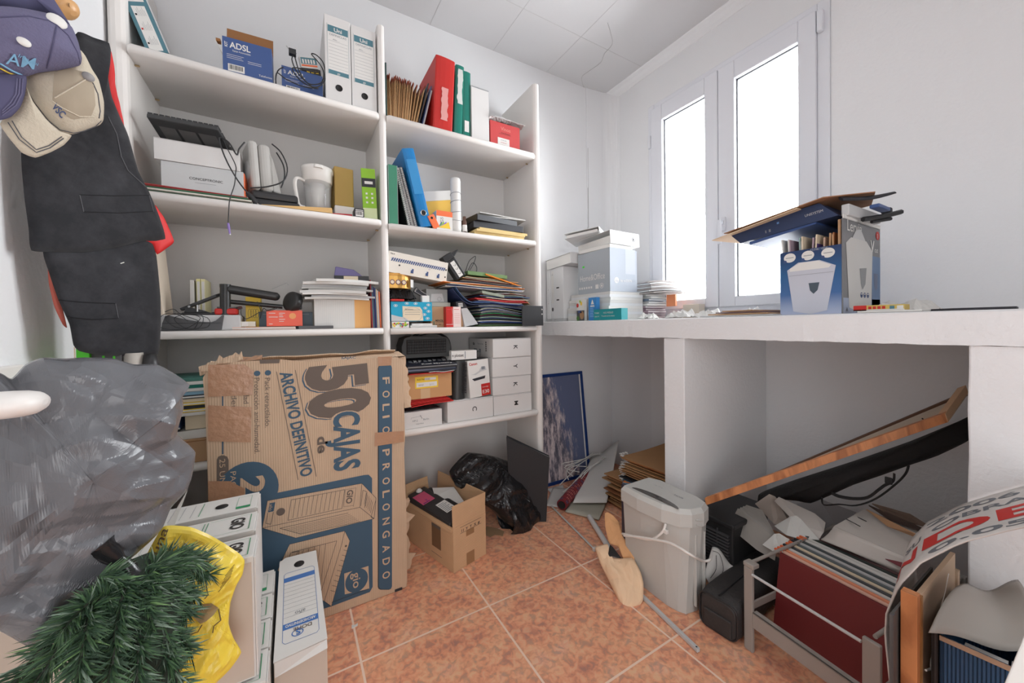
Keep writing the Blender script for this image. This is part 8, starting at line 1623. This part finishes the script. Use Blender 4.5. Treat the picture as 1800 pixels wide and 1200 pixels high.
# caps
VC = pm('cap_violet', (98, 95, 122), .9, bump=.25, bs=260, var=.05); VD = pm('cap_violet_dark', (78, 76, 104), .9); BC = pm('cap_beige', (190, 180, 162), .9, bump=.25, bs=260, var=.04); BI = pm('cap_beige_inside', (158, 146, 128), .95, var=.06, vs=14)
cp, cn = (-.375, 1.02, 1.5), (.45, -.88, -.08)
t = T('baseball_cap', 'beige baseball cap hung showing its inside, beneath the violet cap', 'cap', (-.4, 1.06, 1.45))
cpb = (-.39, 1.06, 1.45)
mb = MB(); blob(mb, [(40, 128), (70, 110), (110, 96), (138, 86), (150, 98), (162, 122), (174, 142), (183, 180), (182, 210), (176, 219), (160, 226), (128, 236), (105, 232), (88, 215), (66, 195), (48, 162)], (120, 165), cpb, cn, .035, BC, .006, 3, rings=14, freq=5, smooth=True, prof=.6); d = Decal(mb); cr_ = mb.build('crown', t)
d.poly([(95, 128), (120, 118), (150, 128), (165, 150), (168, 185), (160, 205), (130, 210), (105, 195), (92, 175)], BI, .0016); d.line([(96, 172), (125, 155), (150, 140)], .0012, BC, .002); d.line([(45, 155), (60, 180), (85, 212), (105, 228), (135, 235), (168, 222), (178, 212)], .0010, STI); d.line([(163, 145), (172, 165), (176, 195), (174, 208)], .001, STI)
d.line([(92, 178), (110, 190), (140, 205), (165, 205)], .0012, BC, .002); d.text('VSC', (90, 188), (108, 208), 12, NAVY, .02, .0025); d.mb.build('inner_panels', cr_)
mb = MB(); q_ = d.hit(155, 135, .003); mb.lathe([(0, .006), (.006, .005), (.009, .001), (.009, 0)], pm('button_grey', (140, 138, 138), .9), M=frame(q_, (.8, .5, 0), (0, .2, 1)), n=16); mb.build('top_button', t)
mb = MB(); blob(mb, [(10, 205), (25, 200), (40, 165), (46, 152), (58, 178), (80, 208), (104, 230), (126, 238), (112, 255), (88, 268), (62, 277), (38, 268), (14, 240), (0, 218)], (66, 228), (-.385, 1.04, 1.4), cn, .009, BC, .002, 1, rings=10, freq=4, smooth=True); d2 = Decal(mb); br_ = mb.build('brim', t)
for k in range(2): d2.line([(14+7*k, 215-3*k), (34+4*k, 245-4*k), (64, 268-5*k), (88-2*k, 260-4*k), (112-3*k, 243-3*k)], .0008, STI)
d2.mb.build('brim_stitching', br_)
t = T('baseball_cap', 'violet-grey baseball cap with white button and AM embroidery, nearest on the wall peg', 'cap', (-.36, 1.0, 1.55))
mb = MB(); blob(mb, [(-60, 20), (0, 14), (40, 18), (80, 26), (108, 38), (128, 52), (138, 75), (144, 102), (140, 115), (110, 122), (70, 127), (45, 134), (0, 134), (-60, 130)], (45, 75), cp, cn, .05, VC, .005, 6, rings=16, freq=4, smooth=True, prof=.55); d = Decal(mb); cr_ = mb.build('crown', t)
d.line([(100, 44), (95, 70), (88, 100), (82, 120)], .0010, VD); d.line([(100, 44), (120, 62), (136, 92), (141, 112)], .0010, VD); d.line([(0, 30), (50, 28), (85, 36), (100, 44)], .0010, VD); d.mb.build('seams', cr_)
EM = pm('embroidery_blue', (120, 166, 196), .8)
d.mb = MB(); d.text('AM', (10, 112), (60, 122), 20, EM, .005, .0025); d.text('Inmobi', (32, 100), (66, 116), 6, EM, 0, .0025); d.line([(0, 112), (20, 124), (38, 132)], .0016, EM, .0015); d.line([(0, 120), (15, 128), (32, 133)], .0012, YEL, .0015); d.mb.build('embroidery', cr_)
for nm, (u, v), r_ in (('top_button', (100, 37), .0125), ('eyelet', (42, 74), .008)):
    q_ = d.hit(u, v, .001); mb = MB(); mb.lathe([(0, .004), (r_*.6, .0038), (r_, .001), (r_, 0)], LBL, M=frame(q_, (.85, .45, -.3), (.1, .3, .9)), n=18); mb.build(nm, t)
mb = MB(); blob(mb, [(-50, 128), (0, 130), (46, 133), (44, 165), (36, 188), (20, 205), (0, 211), (-50, 205)], (5, 170), (-.37, 1.01, 1.5), cn, .009, VD, .002, 1, rings=8, freq=4, smooth=True); d2 = Decal(mb); br_ = mb.build('brim', t)
for k in range(3): d2.line([(40-5*k, 138), (38-5*k, 165), (28-5*k, 185-2*k), (4, 203-4*k)], .0008, VC)
d2.mb.build('brim_stitching', br_)
mb = MB(); blob(mb, [(-60, -40), (20, -60), (80, -30), (96, 0), (110, 22), (125, 48), (100, 40), (85, 30), (60, 22), (0, 18), (-60, 16)], (40, -5), (-.375, 1.05, 1.6), cn, .03, VD, .004, 2, rings=8, freq=5, smooth=True); mb.build('rear_strap', t)
# yellow bag
YB = pm('yellow_film', (232, 206, 60), .3); nt = YB.node_tree; b = nt.nodes['Principled BSDF']; b.inputs['Base Color'].default_value = (*[min(.9, x*1.15) for x in lin((232, 204, 66))], 1)
YF_ = film('yellow_bag_film', (222, 196, 70), .32, 5, .35, sc2=12)
t = T('yellow_carrier_bag', 'crumpled yellow plastic carrier bag with dark drawings behind the artificial tree', 'bag', (-.17, .94, .35))
ybp, ybn = (-.16, .945, .55), (.25, -.95, .2)
mb = MB(); blob(mb, [(284, 928), (300, 923), (335, 926), (365, 938), (395, 955), (420, 972), (430, 985), (426, 1010), (415, 1030), (405, 1060), (402, 1095), (410, 1120), (424, 1146), (405, 1175), (380, 1200), (350, 1230), (310, 1235), (300, 1180), (270, 1120), (240, 1040), (255, 980)], (345, 1070), ybp, ybn, .014, YF_, .014, 4, rings=24, per=8, freq=10, octs=(1, .7, .5), vor=16); d = Decal(mb); yb_ = mb.build('bag_body', t)
BR = pm('bag_print_brown', (104, 82, 52), .6)
d.text('amuna', (262, 1018), (296, 930), 14, BR, .01, .002)
d.line([(325, 955), (340, 968), (355, 975), (368, 990), (360, 1000)], .0012, BR, .001); d.poly([(338, 980), (350, 985), (358, 998), (350, 1006), (342, 996)], pm('print_white', (214, 206, 170), .6), .0015); d.line([(330, 962), (345, 978), (362, 980), (372, 1000), (380, 992)], .001, BR)
d.poly([(350, 1062), (372, 1060), (384, 1068), (376, 1080), (362, 1092), (352, 1096), (340, 1085)], pm('print_taupe', (140, 118, 80), .6), .0016)
d.line([(355, 1098), (348, 1110), (336, 1114)], .001, BR); d.line([(384, 1070), (388, 1090), (376, 1100), (374, 1112)], .001, BR); d.line([(362, 1030), (366, 1045), (360, 1052)], .001, BR)
for i in range(5): d.line([(384+3*i, 1040-7*i), (406+1.5*i, 1012-5*i)], .0006, BR)
d.mb.build('printed_drawings', yb_)
# artificial tree
t = T('artificial_tree', 'artificial green Christmas tree branches spilling out of the tied grey bag', 'artificial tree', (-.24, .8, .4))
ND = [pm('needle_dark', (52, 76, 56), .6), pm('needle_mid', (74, 104, 70), .6), pm('needle_grey', (118, 136, 120), .6), pm('needle_light', (112, 146, 92), .55)]
r = random.Random(77)
def needles(mb, a, b, rad, cnt, wdt=.0011):
    a = Vector(a); b = Vector(b); d_ = (b-a).normalized(); u_ = d_.orthogonal().normalized(); v_ = d_.cross(u_)
    for i in range(cnt):
        f = r.random(); th = r.uniform(0, 2*pi); c_ = a.lerp(b, f); dr = (u_*cos(th)+v_*sin(th))*1.0+d_*r.uniform(.3, 1.0); dr.normalize(); L_ = rad*r.uniform(.6, 1.1)
        dr2 = (dr+Vector((0, 0, -.15))).normalized(); s_ = dr.orthogonal().normalized()*wdt
        m_ = ND[min(3, int(abs(r.gauss(0, 1.3))))]; p1_ = c_+dr*L_*.5; p2_ = c_+dr*L_*.5+dr2*L_*.5
        mb.add([c_-s_, c_+s_, p1_+s_, p2_, p1_-s_], [(0, 1, 2, 4), (4, 2, 3)], m_)
neck = at(208, 985, 1, .80)
tw = []
for (u, v, y, L_) in ((355, 985, .84, 1), (330, 975, .85, 1), (318, 1000, .82, 1), (300, 1040, .80, 1), (370, 1010, .86, .8), (290, 1080, .78, 1), (310, 1120, .78, 1), (330, 1080, .80, 1), (300, 1170, .76, 1), (335, 1150, .80, 1), (250, 1150, .74, 1), (200, 1130, .73, 1), (150, 1110, .73, 1), (110, 1105, .73, 1), (90, 1160, .73, 1), (140, 1180, .72, 1), (190, 1200, .71, 1), (240, 1230, .71, 1), (270, 1100, .75, 1), (230, 1080, .75, 1), (180, 1080, .76, 1), (320, 1230, .76, 1), (60, 1200, .74, 1), (290, 1010, .81, 1), (130, 1240, .70, 1), (20, 1205, .75, 1), (345, 1050, .83, 1), (260, 1050, .78, 1), (220, 1040, .78, 1), (205, 1110, .76, 1)):
    e_ = at(u, v, 1, y); tw.append((neck.lerp(e_, .35)+Vector((r.uniform(-.02, .02), r.uniform(-.02, .02), r.uniform(-.03, .01))), e_))
WR = pm('twig_wire', (40, 44, 34), .7)
for i, (a, b) in enumerate(tw):
    mb = MB(); mid_ = a.lerp(b, .5)+Vector((0, 0, .012)); mb.tube([a, mid_, b], .0022, WR, n=5, sub=2); needles(mb, a, mid_, .034, 130); needles(mb, mid_, b, .034, 170); mb.build('branch', t)
mb = MB(); mb.tube([neck+Vector((0, .03, -.02)), at(240, 1080, 1, .80), at(230, 1180, 1, .79), at(225, 1300, 1, .79)], [.03, .055, .06, .055], pm('tree_core', (34, 44, 34), .9), n=14, sub=6); needles(mb, at(240, 1060, 1, .80), at(225, 1260, 1, .79), .07, 900, .0013); mb.build('trunk', t)
# grey bin bag
GBF = film('grey_bin_film', (98, 99, 103), .27, 8, 1, sc2=22)
t = T('grey_bin_bag', 'large crumpled dark grey bin bag at the left, tied at its lower neck', 'bag', (-.3, .85, .6))
mb = MB(); gp, gn = (-.29, .865, .8), (.35, -.93, .12)
blob(mb, [(-60, 640), (0, 655), (20, 665), (45, 640), (75, 628), (110, 630), (150, 628), (200, 630), (235, 640), (275, 640), (305, 655), (332, 675), (319, 690), (321, 715), (310, 760), (343, 793), (338, 835), (326, 862), (300, 890), (285, 925), (262, 950), (240, 970), (210, 992), (195, 1010), (150, 1050), (100, 1085), (70, 1120), (50, 1133), (0, 1105), (-60, 1090)], (155, 830), gp, gn, .095, GBF, .045, 11, rings=52, per=9, freq=6, prof=.5, octs=(1, .6, .35), vor=9)
mb.build('bag_body', t)
mb = MB(); c_ = at(208, 985, 1, .80); mb.tube([c_+Vector((-.02, 0, .03)), c_, c_+Vector((.012, 0, -.02)), c_+Vector((.02, -.004, -.05))], [.02, .009, .012, .026], FB, n=12, sub=5); mb.build('tied_neck', t)
